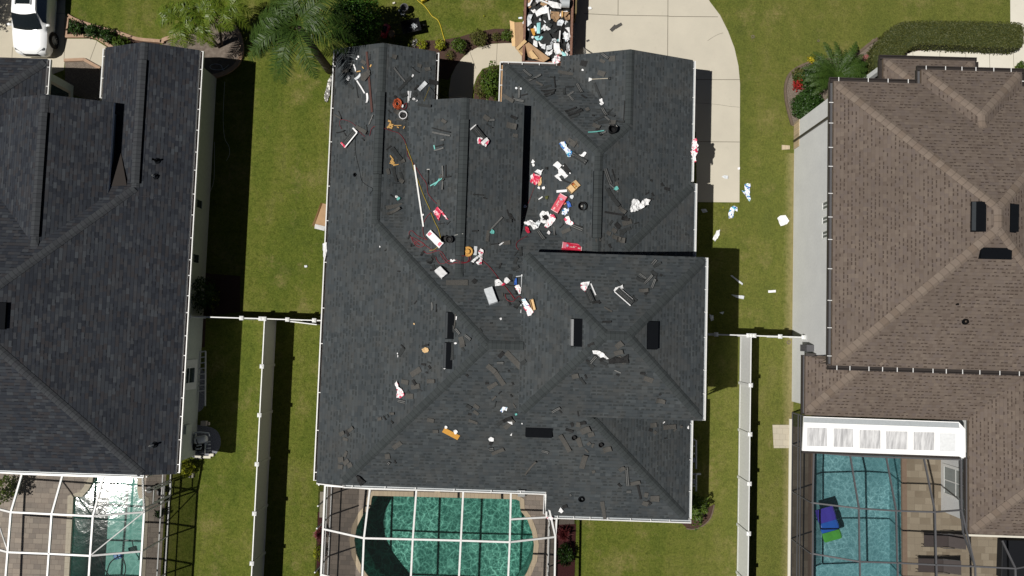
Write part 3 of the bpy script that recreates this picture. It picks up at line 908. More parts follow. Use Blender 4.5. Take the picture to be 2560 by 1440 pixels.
def window(root, X, face, y0, y1, z0, z1, fm, gm, fw=0.07, mull=0, trim=0.0, rail=True):
    """window in a wall x = X whose outside faces +x (face=1) or -x (face=-1)"""
    b = MB(); t = 0.035
    xa, xb = X, X + face * t
    for (ya, yb, za, zb) in ((y0, y1, z0, z0 + fw), (y0, y1, z1 - fw, z1), (y0, y0 + fw, z0 + fw, z1 - fw), (y1 - fw, y1, z0 + fw, z1 - fw)):
        b.box(xa, xb, ya, yb, za, zb)
    zm = (z0 + z1) / 2
    if rail: b.box(xa, X + face * t * 0.8, y0 + fw, y1 - fw, zm - 0.025, zm + 0.025)
    for k in range(mull):
        ym = y0 + (y1 - y0) * (k + 1) / (mull + 1)
        b.box(xa, X + face * t * 0.7, ym - 0.025, ym + 0.025, z0 + fw, z1 - fw)
    w_ = b.build('window', fm, root)
    b = MB(); b.box(X - 0.01 * face, X + face * 0.012, y0 + fw * 0.9, y1 - fw * 0.9, z0 + fw * 0.9, z1 - fw * 0.9); b.build('pane', gm, w_)
    return w_


def onx(px, py, X):
    d = _RM @ Vector(((px - 1280.0) / FPX, -(py - 720.0) / FPX, -1.0))
    return Vector((0, 0, CAMH)) + d * (X / d.x)


S = 0.38
# ---- the middle house
sM = solid([(-9.43, 1.62, -7.46, 7.64), (1.62, 8.45, -8.66, 7.64)], planes4(-9.55, 8.55, -8.80, 7.68, 3.0, S))
sG1 = solid([(-9.434, -4.47, 4.9, 13.82)], planes4(-9.55, -4.33, 0, 0, 3.0, S, 'WE', 0.005))
sG2 = solid([(-5.55, 0.0, 2.0, 10.93)], planes4(-5.55, 0.0, 0, 0, 4.25, 0.262, 'WE'))
sG3 = solid([(-1.13, 8.27, 2.6, 13.28)], planes4(-1.26, 8.39, -40, 13.42, 3.0, 0.365, 'WEN'))
sG3g = solid([(1.75, 8.274, 8.9, 13.76)], planes4(1.63, 8.39, 0, 0, 3.0, 0.365, 'WE', 0.005))
sU = solid([(0.15, 8.30, -3.62, 3.66)], planes4(0.1, 8.43, -3.66, 3.70, 6.0, S))
SM = [sM, sG1, sG2, sG3, sG3g, sU]
# ---- the left house
sLM = solid([(-33.0, -16.22, -7.30, 8.9)], planes4(-34, -16.05, -8.80, 8.9, 3.0, S))
sLG1 = solid([(-20.95, -16.224, 6.0, 13.54)], planes4(-21.1, -16.05, 0, 0, 3.0, S, 'WE', 0.005))
sLG2 = solid([(-25.2, -19.78, 2.8, 10.47)], planes4(-25.2, -19.78, 0, 0, 4.1, S, 'WE'))
sLG3 = solid([(-33.0, -23.84, 5.0, 12.91)], planes4(-33.0, -23.7, -10, 12.91, 3.0, S, 'WEN'))
SL = [sLM, sLG1, sLG2, sLG3]
# ---- the right house
sRM = solid([(14.16, 26.3, -1.0, 12.0)], planes4(14.0, 26.45, -1.16, 12.14, 5.6, S))
sRF = solid([(18.16, 22.75, 8.0, 12.66)], planes4(18.0, 22.87, -10, 12.80, 5.6, S, 'WEN'))
sRP = solid([(17.66, 22.17, 11.9, 14.12)], planes4(17.5, 22.32, 0, 14.27, 3.0, S, 'WEN'))
sRB = solid([(13.96, 27.0, -3.50, -0.62)], planes4(13.82, 40, -3.56, 90, 3.0, S, 'WS'))
sRB2 = solid([(21.8, 30.0, -8.86, -0.55)], planes4(21.65, 34, -8.98, 90, 3.0, S, 'WS', 0.004))
SR = [sRM, sRF, sRP, sRB, sRB2]


def house(name, label, loc, solids, sh, capm, fascia, wallm, inset=0.5):
    root = thing(name, label, 'house', loc)
    top, fas = MB(), MB()
    for sd in solids: roof_faces(top, fas, sd)
    rf = top.build('roof', sh, root)
    fas.build('fascia', fascia, root)
    return root, rf


HM, RFM = house('middle_house', 'house with the charcoal roof littered with torn shingles and wrappers', (-0.5, 2.0, 0), SM, M['sh_dark'], None, M['white'], M['wall_tan'])
HL, RFL = house('left_house', 'house with the clean slate grey blended shingle roof beside the parked white car', (-24.0, 2.0, 0), SL, M['sh_blue'], None, M['white'], M['wall_green'])
HR, RFR = house('right_house', 'two storey white house with the brown shingle roof and dark gutters', (20.0, 4.0, 0), SR, M['sh_brown'], None, M['kerb_dark'], M['wall_white'])

# walls
LWX = W(530, 340, 0).x
b = MB(); walls(b, [(sM, (1, 1, 1, 1)), (sG1, (1, 1, 0, 1)), (sG2, (0.6, 0.6, 0, 1)), (sG3, (1, 0.75, 0, 1)), (sG3g, (1, 0.7, 0, 1)), (sU, (0.8, 1.0, 0.8, 0.8))], 0.46); b.build('wall', M['wall_tan'], HM)
b = MB(); walls(b, [(sLM, (1, 0.9, 1, 1)), (sLG1, (1, 0.88, 0, 1)), (sLG2, (0.5, 0.5, 0, 1)), (sLG3, (1, 1, 0, 1))], 0.40); b.build('wall', M['wall_green'], HL)
RWX = 14.41
b = MB()
b.box(RWX, 26.0, -0.62, 11.6, 0, 5.55); b.box(18.45, 22.4, 11.5, 12.3, 0, 5.5)
b.box(RWX + 0.004, 26.6, -3.1, -0.5, 0, 3.0); b.box(22.15, 29.5, -8.45, -0.7, 0, 3.0)
b.build('wall', M['wall_white'], HR)
# right house trim: stone corner, downspout, low band
b = MB(); b.box(RWX - 0.03, RWX + 0.25, 10.2, 11.63, 0, 0.75); b.build('stone_base', M['stone'], HR)
b = MB(); b.bar((RWX - 0.05, 10.62, 0.1), (RWX - 0.05, 10.62, 5.4), 0.08, 0.11, (0, 1, 0)); b.build('downspout', M['bronze'], HR)
# porch column plinth and posts
b = MB(); b.box(17.8, 18.05, 13.75, 14.0, 0, 2.85); b.build('porch_post', M['wall_white'], HR)
b = MB(); b.box(21.8, 22.05, 13.75, 14.0, 0, 2.85); b.build('porch_post', M['wall_white'], HR)

# ridge and hip caps
def caps(root, mat, lines, **kw):
    for a, c in lines:
        b = MB(); cap_line(b, a, c, **kw); b.build('ridge_cap', mat, root)


caps(HM, M['cap_dark'], [((-6.94, 13.80), (-6.94, 4.98)), ((-6.85, 4.98), (-1.31, -0.56)), ((-1.31, -0.56), (0.3, -0.56)), ((-1.31, -0.56), (-8.0, -7.25)),
                         ((8.2, -8.45), (3.4, -3.65)), ((-2.775, 10.9), (-2.775, 2.5)), ((-1.0, 13.16), (3.55, 8.6)), ((3.56, 8.6), (3.56, 3.8)), ((3.56, 8.6), (5.0, 10.05)), ((5.01, 13.74), (5.01, 10.1)),
                         ((8.3, 7.4), (5.0, 4.1)), ((0.3, 3.5), (3.78, 0.02)), ((8.25, 3.5), (4.75, 0.02)), ((3.78, 0.02), (4.75, 0.02)), ((3.78, 0.02), (0.3, -3.46)), ((4.75, 0.02), (8.25, -3.5))])
caps(HL, M['cap_blue'], [((-18.575, 13.5), (-18.575, 6.4)), ((-18.575, 6.37), (-24.8, 0.15)), ((-24.9, 0.05), (-17.6, -7.25)), ((-22.49, 10.42), (-22.49, 3.3)), ((-23.9, 12.7), (-27.0, 9.6))])
caps(HR, M['cap_brown'], [((14.3, 11.84), (20.225, 5.92)), ((20.225, 5.92), (20.225, 5.06)), ((20.225, 5.06), (14.3, -0.86)), ((20.225, 5.92), (26.1, 11.8)), ((20.225, 5.06), (26.1, -0.8)),
                          ((18.3, 12.5), (20.435, 10.37)), ((22.6, 12.53), (20.435, 10.37)), ((20.435, 10.37), (20.435, 9.75)), ((17.8, 13.97), (19.2, 12.57)), ((22.0, 13.95), (20.8, 12.75)), ((14.1, -3.28), (16.6, -0.78)), ((21.95, -8.68), (26.5, -4.13))], w=0.20)
ridge_vent(HM, (-6.94, 11.4), (-6.94, 7.4), M['cap_dark']); ridge_vent(HM, (-2.775, 9.9), (-2.775, 3.5), M['cap_dark']); ridge_vent(HM, (3.56, 7.7), (3.56, 4.55), M['cap_dark'])
ridge_vent(HL, (-18.575, 12.65), (-18.575, 6.6), M['cap_blue']); ridge_vent(HL, (-22.49, 9.6), (-22.49, 3.75), M['cap_blue'])
# brown felt patch in the valley of the left house
b = MB()
pp = [surf(x, y) for x, y in [(301, 372), (278, 466), (317, 464)]]
b.face([p + n * 0.015 for p, n in pp][::-1]); b.build('felt_patch', M['felt'], HL)

# gutters
g_ = M['gutter_dirt']; wa = M['white_alu']
gutter(HM, (-9.43, -7.4), (-9.43, 13.8), (-1, 0), 2.99, 2.99, wa, g_, wa, 2.2)
gutter(HM, (-4.47, 13.78), (-4.47, 11.0), (1, 0), 2.99, 2.99, wa, g_, wa, 9)
gutter(HM, (-1.13, 13.40), (-1.13, 11.0), (-1, 0), 2.99, 2.99, wa, M['card'], wa, 0.8)
gutter(HM, (-1.26, 13.28), (1.55, 13.28), (0, 1), 2.99, 2.99, wa, g_, wa, 0.8)
gutter(HM, (8.27, 13.74), (8.27, 7.7), (1, 0), 2.99, 2.99, wa, M['grey_metal'], wa, 1.4)
gutter(HM, (8.45, 7.6), (8.45, 3.9), (1, 0), 2.99, 2.99, wa, M['grey_metal'], wa, 1.6)
gutter(HM, (8.30, 3.64), (8.30, -3.6), (1, 0), 5.99, 5.99, wa, M['grey_metal'], wa, 1.25)
gutter(HM, (8.45, -3.7), (8.45, -8.62), (1, 0), 2.99, 2.99, wa, M['grey_metal'], wa, 1.6)
gutter(HM, (1.8, -8.66), (8.6, -8.66), (0, -1), 2.99, 2.99, wa, M['grey_metal'], wa, 1.0)
gutter(HM, (-8.0, -7.46), (1.6, -7.46), (0, -1), 3.49, 3.49, wa, M['grey_metal'], wa, 1.6, w=0.14)
gutter(HM, (1.62, -7.5), (1.62, -8.6), (-1, 0), 3.3, 3.02, wa, g_, wa, 9, w=0.12)
gutter(HM, (-9.4, -7.46), (-8.02, -7.46), (0, -1), 3.02, 3.49, wa, g_, wa, 9, w=0.10, straps=False)
gutter(HL, (-16.22, -7.25), (-16.22, 13.52), (1, 0), 2.99, 2.99, wa, M['board_red'], wa, 1.0)
gutter(HL, (-20.95, 13.5), (-20.95, 11.0), (-1, 0), 2.99, 2.99, wa, M['wall_tan'], wa, 0.9)
gutter(HL, (-23.84, 12.88), (-23.84, 11.1), (1, 0), 2.99, 2.99, wa, M['board_red'], wa, 0.9)
gutter(HL, (-32.9, -7.30), (-17.55, -7.30), (0, -1), 3.50, 3.50, wa, M['grey_metal'], wa, 9, w=0.14, straps=False)
bz = M['bronze']
gutter(HR, (14.16, -0.98), (14.16, 11.98), (-1, 0), 5.59, 5.59, bz, M['bronze_grey'], wa, 1.15, w=0.2)
gutter(HR, (14.0, -1.0), (26.3, -1.0), (0, -1), 5.59, 5.59, bz, M['bronze'], wa, 0.75, w=0.2)
gutter(HR, (14.0, 12.0), (17.98, 12.0), (0, 1), 5.59, 5.59, bz, M['bronze'], wa, 1.1, w=0.2)
gutter(HR, (18.16, 10.8), (18.16, 12.66), (-1, 0), 5.59, 5.59, bz, M['bronze_grey'], wa, 0.9, w=0.2)
gutter(HR, (18.0, 12.66), (22.9, 12.66), (0, 1), 5.59, 5.59, bz, M['bronze'], wa, 0.85, w=0.2)
gutter(HR, (22.75, 12.66), (22.75, 10.9), (1, 0), 5.59, 5.59, bz, M['bronze'], wa, 0.9, w=0.2)
gutter(HR, (17.66, 12.7), (17.66, 14.12), (-1, 0), 2.99, 2.99, bz, M['bronze'], wa, 9, w=0.2, straps=False)
gutter(HR, (17.5, 14.12), (22.3, 14.12), (0, 1), 2.99, 2.99, bz, M['bronze'], wa, 9, w=0.2, straps=False)
gutter(HR, (22.17, 14.1), (22.17, 12.9), (1, 0), 2.99, 2.99, bz, M['bronze'], wa, 9, w=0.2, straps=False)
gutter(HR, (13.96, -3.46), (13.96, -0.62), (-1, 0), 2.99, 2.99, bz, M['bronze_grey'], wa, 9, w=0.16, straps=False)
gutter(HR, (21.8, -5.3), (21.8, -8.8), (-1, 0), 2.99, 2.99, bz, M['bronze_grey'], wa, 9, w=0.16, straps=False)
b = MB(); b.bar((21.7, -8.92, 3.0), (30, -8.92, 3.0), 0.09, 0.1); b.build('drip_edge', M['concrete_light'], HR)
b = MB(); b.bar((13.95, -0.60, 3.07), (15.4, -0.60, 3.32), 0.14, 0.16); b.build('flashing', M['bronze'], HR)
b = MB(); b.box(14.05, 14.75, -0.45, -0.12, 2.1, 2.95); b.build('vent_hood', M['bronze_grey'], HR)

# windows of the left house
def win_px(root, X, face, a, c, z0, z1, **kw):
    ya, yc = onx(*a, X).y, onx(*c, X).y
    return window(root, X, face, min(ya, yc), max(ya, yc), z0, z1, **kw)


lwx = -16.22 - 0.9 * 0.40
for a, c in [((498, 497), (498, 524)), ((489, 633), (489, 660))]:
    win_px(HL, lwx + 0.001, 1, a, c, 0.95, 2.35, fm=M['wall_green'], gm=M['glass_dark'])
ya, yc = onx(478, 899, lwx).y, onx(478, 973, lwx).y
b = MB(); b.box(lwx, lwx + 0.06, yc, ya, 0.55, 2.75); b.build('window_surround', M['white'], HL)
ya, yc = onx(478, 916, lwx).y, onx(478, 959, lwx).y
window(HL, lwx + 0.062, 1, yc, ya, 0.85, 2.2, M['white'], M['glass_dark'])
# rounded arch window and pale trim on the porch wall of the left garage
b = MB(); X = -23.84 - 0.395
b.box(X, X + 0.03, 11.25, 12.1, 0.3, 2.2); w_ = b.build('porch_window', M['wall_tan'], HL)
b = MB(); b.box(X + 0.03, X + 0.04, 11.4, 11.95, 0.5, 2.0); b.build('pane', M['glass_dark'], w_)
# upper windows of the right house
for a, c in [((2064, 501), (2064, 526)), ((2064, 538), (2064, 562)), ((2064, 574), (2064, 598))]:
    win_px(HR, RWX - 0.001, -1, a, c, 3.82, 5.2, fm=M['white'], gm=M['glass_grey'], mull=1, fw=0.085)
# patio window on the inner wall of the right house
window(HR, 22.149, -1, onx(2375, 1243, 22.15).y, onx(2375, 1163, 22.15).y, 0.22, 2.5, M['white'], M['glass_pale'], fw=0.14, mull=1)

# satellite dish half hidden under the tall part's gutter
ds = thing('satellite_dish', 'pale grey satellite dish peeping out beneath the gutter of the tall part', 'satellite dish', (8.25, -0.55, 4.2))
b = MB(); b.lathe(frame((8.35, -0.55, 4.4), (0, 1, 0.2), (0.5, 0, 0.86)), [(0.02, 0.0), (0.2, 0.02), (0.36, 0.07), (0.44, 0.12), (0.43, 0.125), (0.35, 0.085), (0.02, 0.02)], 20); b.build('dish', M['grey_metal'], ds, smooth=True)
b = MB(); b.bar((8.0, -0.55, 4.2), (8.35, -0.55, 4.4), 0.05, 0.05); b.build('mount_arm', M['grey_metal'], ds)

# ------------------------------------------------------------------ screen cages
def P3(t): return W(*t)


class Cage:
    def __init__(s, label, loc, mat, w=0.085):
        s.r = thing('pool_cage', label, 'screen cage', loc); s.mat = mat; s.w = w

    def bar(s, a, c, name='beam', w=None, h=None):
        a = a if isinstance(a, Vector) else P3(a); c = c if isinstance(c, Vector) else P3(c)
        s.k = (getattr(s, 'k', 0) + 1) % 9; o = Vector((0.0007 * s.k, 0.0005 * s.k, 0.0022 * s.k))
        a = a + o; c = c + o
        b = MB(); b.bar(a, c, w or s.w, h or s.w); return b.build(name, s.mat, s.r)

    def pan(s, pts, mat=None):
        b = MB(); b.face([p if isinstance(p, Vector) else P3(p) for p in pts]); return b.build('screen_panel', mat or M['screen'], s.r)

    def grid(s, rows, hbars=True):
        for r in rows:
            for i in range(len(r) - 1): s.bar(r[i], r[i + 1])
        for j in range(len(rows) - 1):
            for i in range(min(len(rows[j]), len(rows[j + 1]))):
                s.bar(rows[j][i], rows[j + 1][i])
                if i: s.pan([rows[j][i - 1], rows[j][i], rows[j + 1][i], rows[j + 1][i - 1]])

    def wall(s, X, ys, top, rails, screen, base=0.03, thick=0.06):
        """screen wall in the plane x = X with posts at ys"""
        for y in ys: s.bar(Vector((X, y, base)), Vector((X, y, top)), 'post', thick, thick)
        for z in rails: s.bar(Vector((X, ys[0], z)), Vector((X, ys[-1], z)), 'rail', thick * 0.9, thick * 0.9)
        for i in range(len(ys) - 1):
            s.pan([Vector((X, ys[i], base)), Vector((X, ys[i + 1], base)), Vector((X, ys[i + 1], top)), Vector((X, ys[i], top))], screen)


cg = Cage('white framed screen cage over the green pool of the middle house', (-3.7, -12.5, 0), M['white_alu'])
cg.grid([[(813, 1213, 2.9), (925, 1221, 3.3), (1041, 1224, 3.3), (1158, 1227, 3.3), (1277, 1230, 3.3), (1364, 1235, 3.3)],
         [(808, 1322, 2.75), (910, 1345, 3.6), (1032, 1348, 3.6), (1152, 1351, 3.6), (1274, 1355, 3.6), (1388, 1342, 2.75)],
         [(803, 1436, 2.75), (905, 1464, 3.6), (1026, 1468, 3.6), (1146, 1471, 3.6), (1269, 1475, 3.6), (1386, 1462, 2.75)],
         [(798, 1560, 2.75), (900, 1590, 3.6), (1020, 1595, 3.6), (1140, 1598, 3.6), (1264, 1600, 3.6), (1384, 1590, 2.75)]])
cg.bar((1276, 1298, 3.5), (1365, 1293, 3.0)); cg.bar((1364, 1235, 3.3), (1366, 1293, 3.0)); cg.bar((1366, 1293, 3.0), (1391, 1297, 2.75)); cg.bar((1391, 1297, 2.75), (1388, 1342, 2.75))
XW = -9.38
cg.wall(XW, [W(813, 1213, 2.75).y, W(814, 1266, 2.75).y, W(808, 1322, 2.75).y, W(806, 1432, 2.75).y, -18.5], 2.75, [0.08, 0.95], M['screen_wall'])
cg.wall(1.93, [W(1391, 1297, 2.75).y, W(1388, 1342, 2.75).y, W(1386, 1462, 2.75).y, -18.5], 2.75, [0.08, 0.95], M['screen_wall'])

cg = Cage('white framed screen cage over the sun glaring pool of the left house', (-23.0, -12.0, 0), M['white_alu'])
cg.grid([[(-90, 1175, 3.0), (56, 1184, 3.4), (157, 1188, 3.4), (260, 1191, 3.4), (357, 1191, 3.1)],
         [(-100, 1248, 2.7), (28, 1280, 3.6), (130, 1285, 3.6), (233, 1290, 3.6), (361, 1280, 2.7)],
         [(-105, 1345, 2.7), (20, 1380, 3.6), (123, 1384, 3.6), (226, 1389, 3.6), (355, 1378, 2.7)],
         [(-110, 1450, 2.7), (12, 1480, 3.6), (116, 1484, 3.6), (220, 1489, 3.6), (349, 1478, 2.7)],
         [(-115, 1560, 2.7), (4, 1580, 3.6), (109, 1584, 3.6), (214, 1589, 3.6), (343, 1578, 2.7)]])
cg.bar((227, 1388, 3.62), (359, 1281, 2.75), w=0.05, h=0.05); cg.bar((-20, 1260, 3.0), (20, 1378, 3.6), w=0.05, h=0.05)
XE = W(361, 1280, 2.7).x
cg.wall(XE, [W(361, 1192, 2.7).y, W(363, 1226, 2.7).y, W(361, 1270, 2.7).y, W(360, 1280, 2.7).y, W(355, 1378, 2.7).y, W(349, 1478, 2.7).y, -18.5], 2.7, [0.06, 0.95], M['screen_wall'])
cg.bar((357, 1191, 3.1), (361, 1280, 2.7))
# the door of that cage, standing a little open
yd0, yd1 = W(363, 1228, 2.7).y, W(361, 1268, 2.7).y
b = MB()
for z0, z1 in ((0.1, 0.2), (0.85, 0.95), (1.95, 2.05)): b.box(XE + 0.07, XE + 0.1, yd1 + 0.002, yd0 - 0.002, z0, z1)
b.box(XE + 0.069, XE + 0.101, yd0 - 0.09, yd0, 0.1, 2.05); b.box(XE + 0.069, XE + 0.101, yd1, yd1 + 0.09, 0.1, 2.05)
b.build('door', M['white_alu'], cg.r)

cg = Cage('dark bronze screen cage over the blue pool of the brown roofed house', (19.0, -11.0, 0), M['bronze_grey'], 0.07)
rowA = [(2034, 1131, 2.75), (2125, 1139, 2.75), (2215, 1143, 2.75), (2309, 1146, 2.75), (2402, 1149, 2.75)]
rowB = [(2031, 1257, 2.7), (2147, 1271, 3.5), (2240, 1277, 3.5), (2337, 1280, 3.5), (2403, 1275, 2.9)]
rowC = [(2031, 1384, 2.7), (2149, 1404, 3.5), (2243, 1407, 3.5), (2340, 1412, 3.5), (2437, 1416, 3.5), (2538, 1421, 3.5), (2590, 1412, 3.1)]
rowD = [(2030, 1512, 2.7), (2151, 1530, 3.5), (2246, 1534, 3.5), (2343, 1538, 3.5), (2440, 1542, 3.5), (2541, 1546, 3.5), (2590, 1540, 3.1)]
cg.grid([rowA, rowB, rowC, rowD])
cg.bar((2403, 1275, 2.9), (2407, 1330, 2.9)); cg.bar((2407, 1330, 2.9), (2437, 1416, 3.5)); cg.bar((2505, 1352, 2.9), (2538, 1421, 3.5)); cg.bar((2402, 1149, 2.8), (2403, 1275, 2.9))
cg.pan([(2407, 1330, 2.9), (2505, 1352, 2.9), (2538, 1421, 3.5), (2437, 1416, 3.5)])
ysr = [W(2030, y, 2.7).y for y in (1046, 1131, 1257, 1384, 1512)]
cg.wall(14.43, ysr, 2.7, [0.06, 0.9, 1.25], M['screen_wall'])
b = MB(); b.bar((14.36, -4.0, 0.03), (14.36, -18, 0.03), 0.16, 0.1); b.build('footer', M['concrete_light'], cg.r)

# white coated patio roof on the right house
pr = thing('patio_roof', 'flat white coated patio roof with six grey panels between brown roof and blue pool', 'patio roof', (18.0, -4.6, 0))
zb = lambda x, y, z: W(x, y, z)
cs = [zb(2010, 1041, 3.14), zb(2397, 1055, 3.14), zb(2413, 1073, 3.10), zb(2414, 1149, 2.86), zb(2398, 1141, 2.88), zb(2006, 1127, 2.88)]
t0, t1 = zb(2009, 1058, 3.12), zb(2399, 1071, 3.12)
_n = (cs[1] - cs[0]).cross(cs[5] - cs[0]).normalized()
def _onp0(x, y):
    d = _RM @ Vector(((x - 1280.0) / FPX, -(y - 720.0) / FPX, -1.0)); o_ = Vector((0, 0, CAMH)); return o_ + d * ((cs[0] - o_).dot(_n) / d.dot(_n))
cs = [cs[0], cs[1], _onp0(2413, 1073), _onp0(2414, 1149), _onp0(2398, 1141), cs[5]]
b = MB()
b.mesh([*cs, *[c - Vector((0, 0, 0.1)) for c in cs]], [(5, 4, 3, 2, 1, 0), (6, 7, 8, 9, 10, 11)] + [(i, (i + 1) % 6, 6 + (i + 1) % 6, 6 + i) for i in range(6)])
t = NT('white_roof_coating'); p_ = t.pos()
M['coat'] = t.done(t.mix(t.ramp(t.noise(p_, 3, 4), [(0.4, 0.0), (0.8, 0.12)]), (0.90, 0.90, 0.90), (0.72, 0.72, 0.72)), 0.7, 0.3)
b.build('deck', M['coat'], pr)
t = NT('streaked_grey_panel'); mp = t.n('ShaderNodeMapping'); mp.inputs['Scale'].default_value = (7, 0.8, 1); t.set(mp.inputs[0], t.pos())
M['panelgrey'] = t.done(t.mix(t.ramp(t.noise(mp.outputs[0], 1.0, 5, 0.65), [(0.36, 0.0), (0.62, 1.0)]), (0.36, 0.36, 0.37), (0.66, 0.66, 0.67)), 0.6, 0.3)
M['panelpale'] = plain('pale_panel', (0.80, 0.82, 0.84), 0.6)
nrm = (cs[1] - cs[0]).cross(cs[5] - cs[0]); nrm = -nrm if nrm.z < 0 else nrm; nrm.normalize()
def onp(x, y, lift):
    d = _RM @ Vector(((x - 1280.0) / FPX, -(y - 720.0) / FPX, -1.0)); o_ = Vector((0, 0, CAMH)); c0 = cs[5] + nrm * lift
    return o_ + d * ((c0 - o_).dot(nrm) / d.dot(nrm))
for k, (x0, x1, y0, y1) in enumerate([(2018, 2067, 1069, 1115), (2084, 2133, 1071, 1117), (2149, 2201, 1075, 1121), (2215, 2269, 1078, 1123), (2284, 2336, 1080, 1125), (2349, 2389, 1083, 1128)]):
    b = MB(); b.face([onp(x0, y0, .006), onp(x0, y1, .006), onp(x1, y1 + 1, .006), onp(x1, y0 + 1, .006)]); b.build('roof_panel', M['panelpale'] if k == 5 else M['panelgrey'], pr)
b = MB(); b.face([onp(2010, 1043, .007), onp(2009, 1056, .007), onp(2399, 1070, .007), onp(2397, 1057, .007)]); b.build('upstand', M['grey_metal'], pr)
b = MB(); b.bar(cs[5] + Vector((0, -0.06, -0.06)), cs[4] + Vector((0, -0.06, -0.06)), 0.1, 0.12); b.build('gutter', M['bronze'], pr)

# ------------------------------------------------------------------ fences
def fence_run(label, posts, name='vinyl_fence', h=1.82, skip=()):
    """white vinyl fence through the post points (world xy)"""
    c = sum((Vector((*p, 0)) for p in posts), Vector()) / len(posts)
    r = thing(name, label, 'fence', c)
    for p in posts:
        b = MB(); b.box(p[0] - 0.064, p[0] + 0.064, p[1] - 0.064, p[1] + 0.064, 0, h + 0.04); q = b.build('fence_post', M['white'], r)
        b = MB(); M4 = Matrix.Translation((p[0], p[1], h + 0.04)); b.lathe(M4 @ Matrix.Rotation(R(45), 4, 'Z'), [(0.145, 0), (0.145, 0.035), (0.02, 0.075)], 4); b.build('post_cap', M['white'], q)
    for i in range(len(posts) - 1):
        if i in skip: continue
        a, d = Vector((*posts[i], 0)), Vector((*posts[i + 1], 0)); u = (d - a).normalized()
        a += u * 0.064; d -= u * 0.064
        b = MB(); z = Vector((0, 0, 1))
        b.bar(a + z * (h - 0.04), d + z * (h - 0.04), 0.05, 0.14); b.bar(a + z * 0.1, d + z * 0.1, 0.05, 0.14)
        n = max(1, int((d - a).length / 0.15)); L = (d - a).length
        for k in range(n):
            m = a + u * L * (k + 0.5) / n; b.bar(m + z * 0.15 - u * (L / n / 2 - 0.003), m + z * 0.15 + u * (L / n / 2 - 0.003), 0.024, 0.01)
        b.f = b.f; bb = MB(); bb.v, bb.f, bb.uv, bb.mi = b.v, b.f, b.uv, b.mi
        # picket boards as one tongue and groove sheet
        s_ = Vector((-u.y, u.x, 0)) * 0.011
        for sg in (1, -1):
            for k in range(n):
                p0, p1 = a + u * (L * k / n + 0.004), a + u * (L * (k + 1) / n - 0.004)
                bb.face([p0 + s_ * sg + z * 0.15, p1 + s_ * sg + z * 0.15, p1 + s_ * sg + z * (h - 0.1), p0 + s_ * sg + z * (h - 0.1)])
            bb.face([a + s_ * sg * 0.7 + z * 0.15, d + s_ * sg * 0.7 + z * 0.15, d + s_ * sg * 0.7 + z * (h - 0.1), a + s_ * sg * 0.7 + z * (h - 0.1)])
        bb.build('fence_panel', M['white'], r)
    return r


xf = W(649, 1038, 1.85).x; yf = W(660, 797, 1.85).y; yt = W(655, 916, 1.85).y
fence_run('long white vinyl fence running between the left and middle back yards', [(xf, yf)] + [(xf, yt - 2.42 * k) for k in range(8)])
fx = [(lwx + 0.08, yf)] + [(W(x, 797, 1.85).x, yf) for x in (604, 652)]
fence_run('short white vinyl fence and gate from the left house wall to the yard corner', fx)
fx = [(W(x, 798, 1.85).x, yf) for x in (719, 786)]; fx = [(xf + 0.075 + 0.0, yf + 0.0)] + fx + [(-9.0, yf)]
g1 = fence_run('white vinyl fence with a slightly open gate reaching the middle house wall', fx[1:], skip=())
b = MB(); b.bar((xf + 0.07, yf, 1.78), (fx[1][0] - 0.07, yf, 1.78), 0.05, 0.14); b.bar((xf + 0.07, yf, 0.1), (fx[1][0] - 0.07, yf, 0.1), 0.05, 0.14); b.box(xf + 0.07, fx[1][0] - 0.07, yf - 0.011, yf + 0.011, 0.15, 1.72); b.build('fence_panel', M['white'], g1)
gy = yf - 0.13
b = MB(); b.bar((fx[1][0] + 0.1, yf - 0.09, 1.70), (fx[2][0] + 0.1, yf - 0.21, 1.70), 0.05, 0.12); b.bar((fx[1][0] + 0.1, yf - 0.09, 0.12), (fx[2][0] + 0.1, yf - 0.21, 0.12), 0.05, 0.12); b.bar((fx[1][0] + 0.1, yf - 0.09, 0.9), (fx[2][0] + 0.1, yf - 0.21, 0.9), 0.024, 1.5); b.build('gate', M['white'], g1)
xr = W(1873, 1217, 1.85).x; yr = W(1881, 839, 1.85).y
fence_run('long white vinyl fence in full sun between the middle and right back yards', [(xr, yr)] + [(xr, W(1876, 963, 1.85).y - 2.42 * k) for k in range(7)])
fence_run('white vinyl fence stub between the tall part of the middle house and the yard corner', [(8.0, yr), (W(1790, 837, 1.85).x, yr), (xr - 0.14, yr)])
fence_run('white vinyl fence with gate posts butting against the right house wall', [(xr + 0.14, yr), (W(1950, 842, 1.85).x, yr), (14.3, yr)])

# ------------------------------------------------------------------ roof vents and pipes
def on_roof(px, py, lift=0.0):
    p, n = surf(px, py); return p + n * lift, n


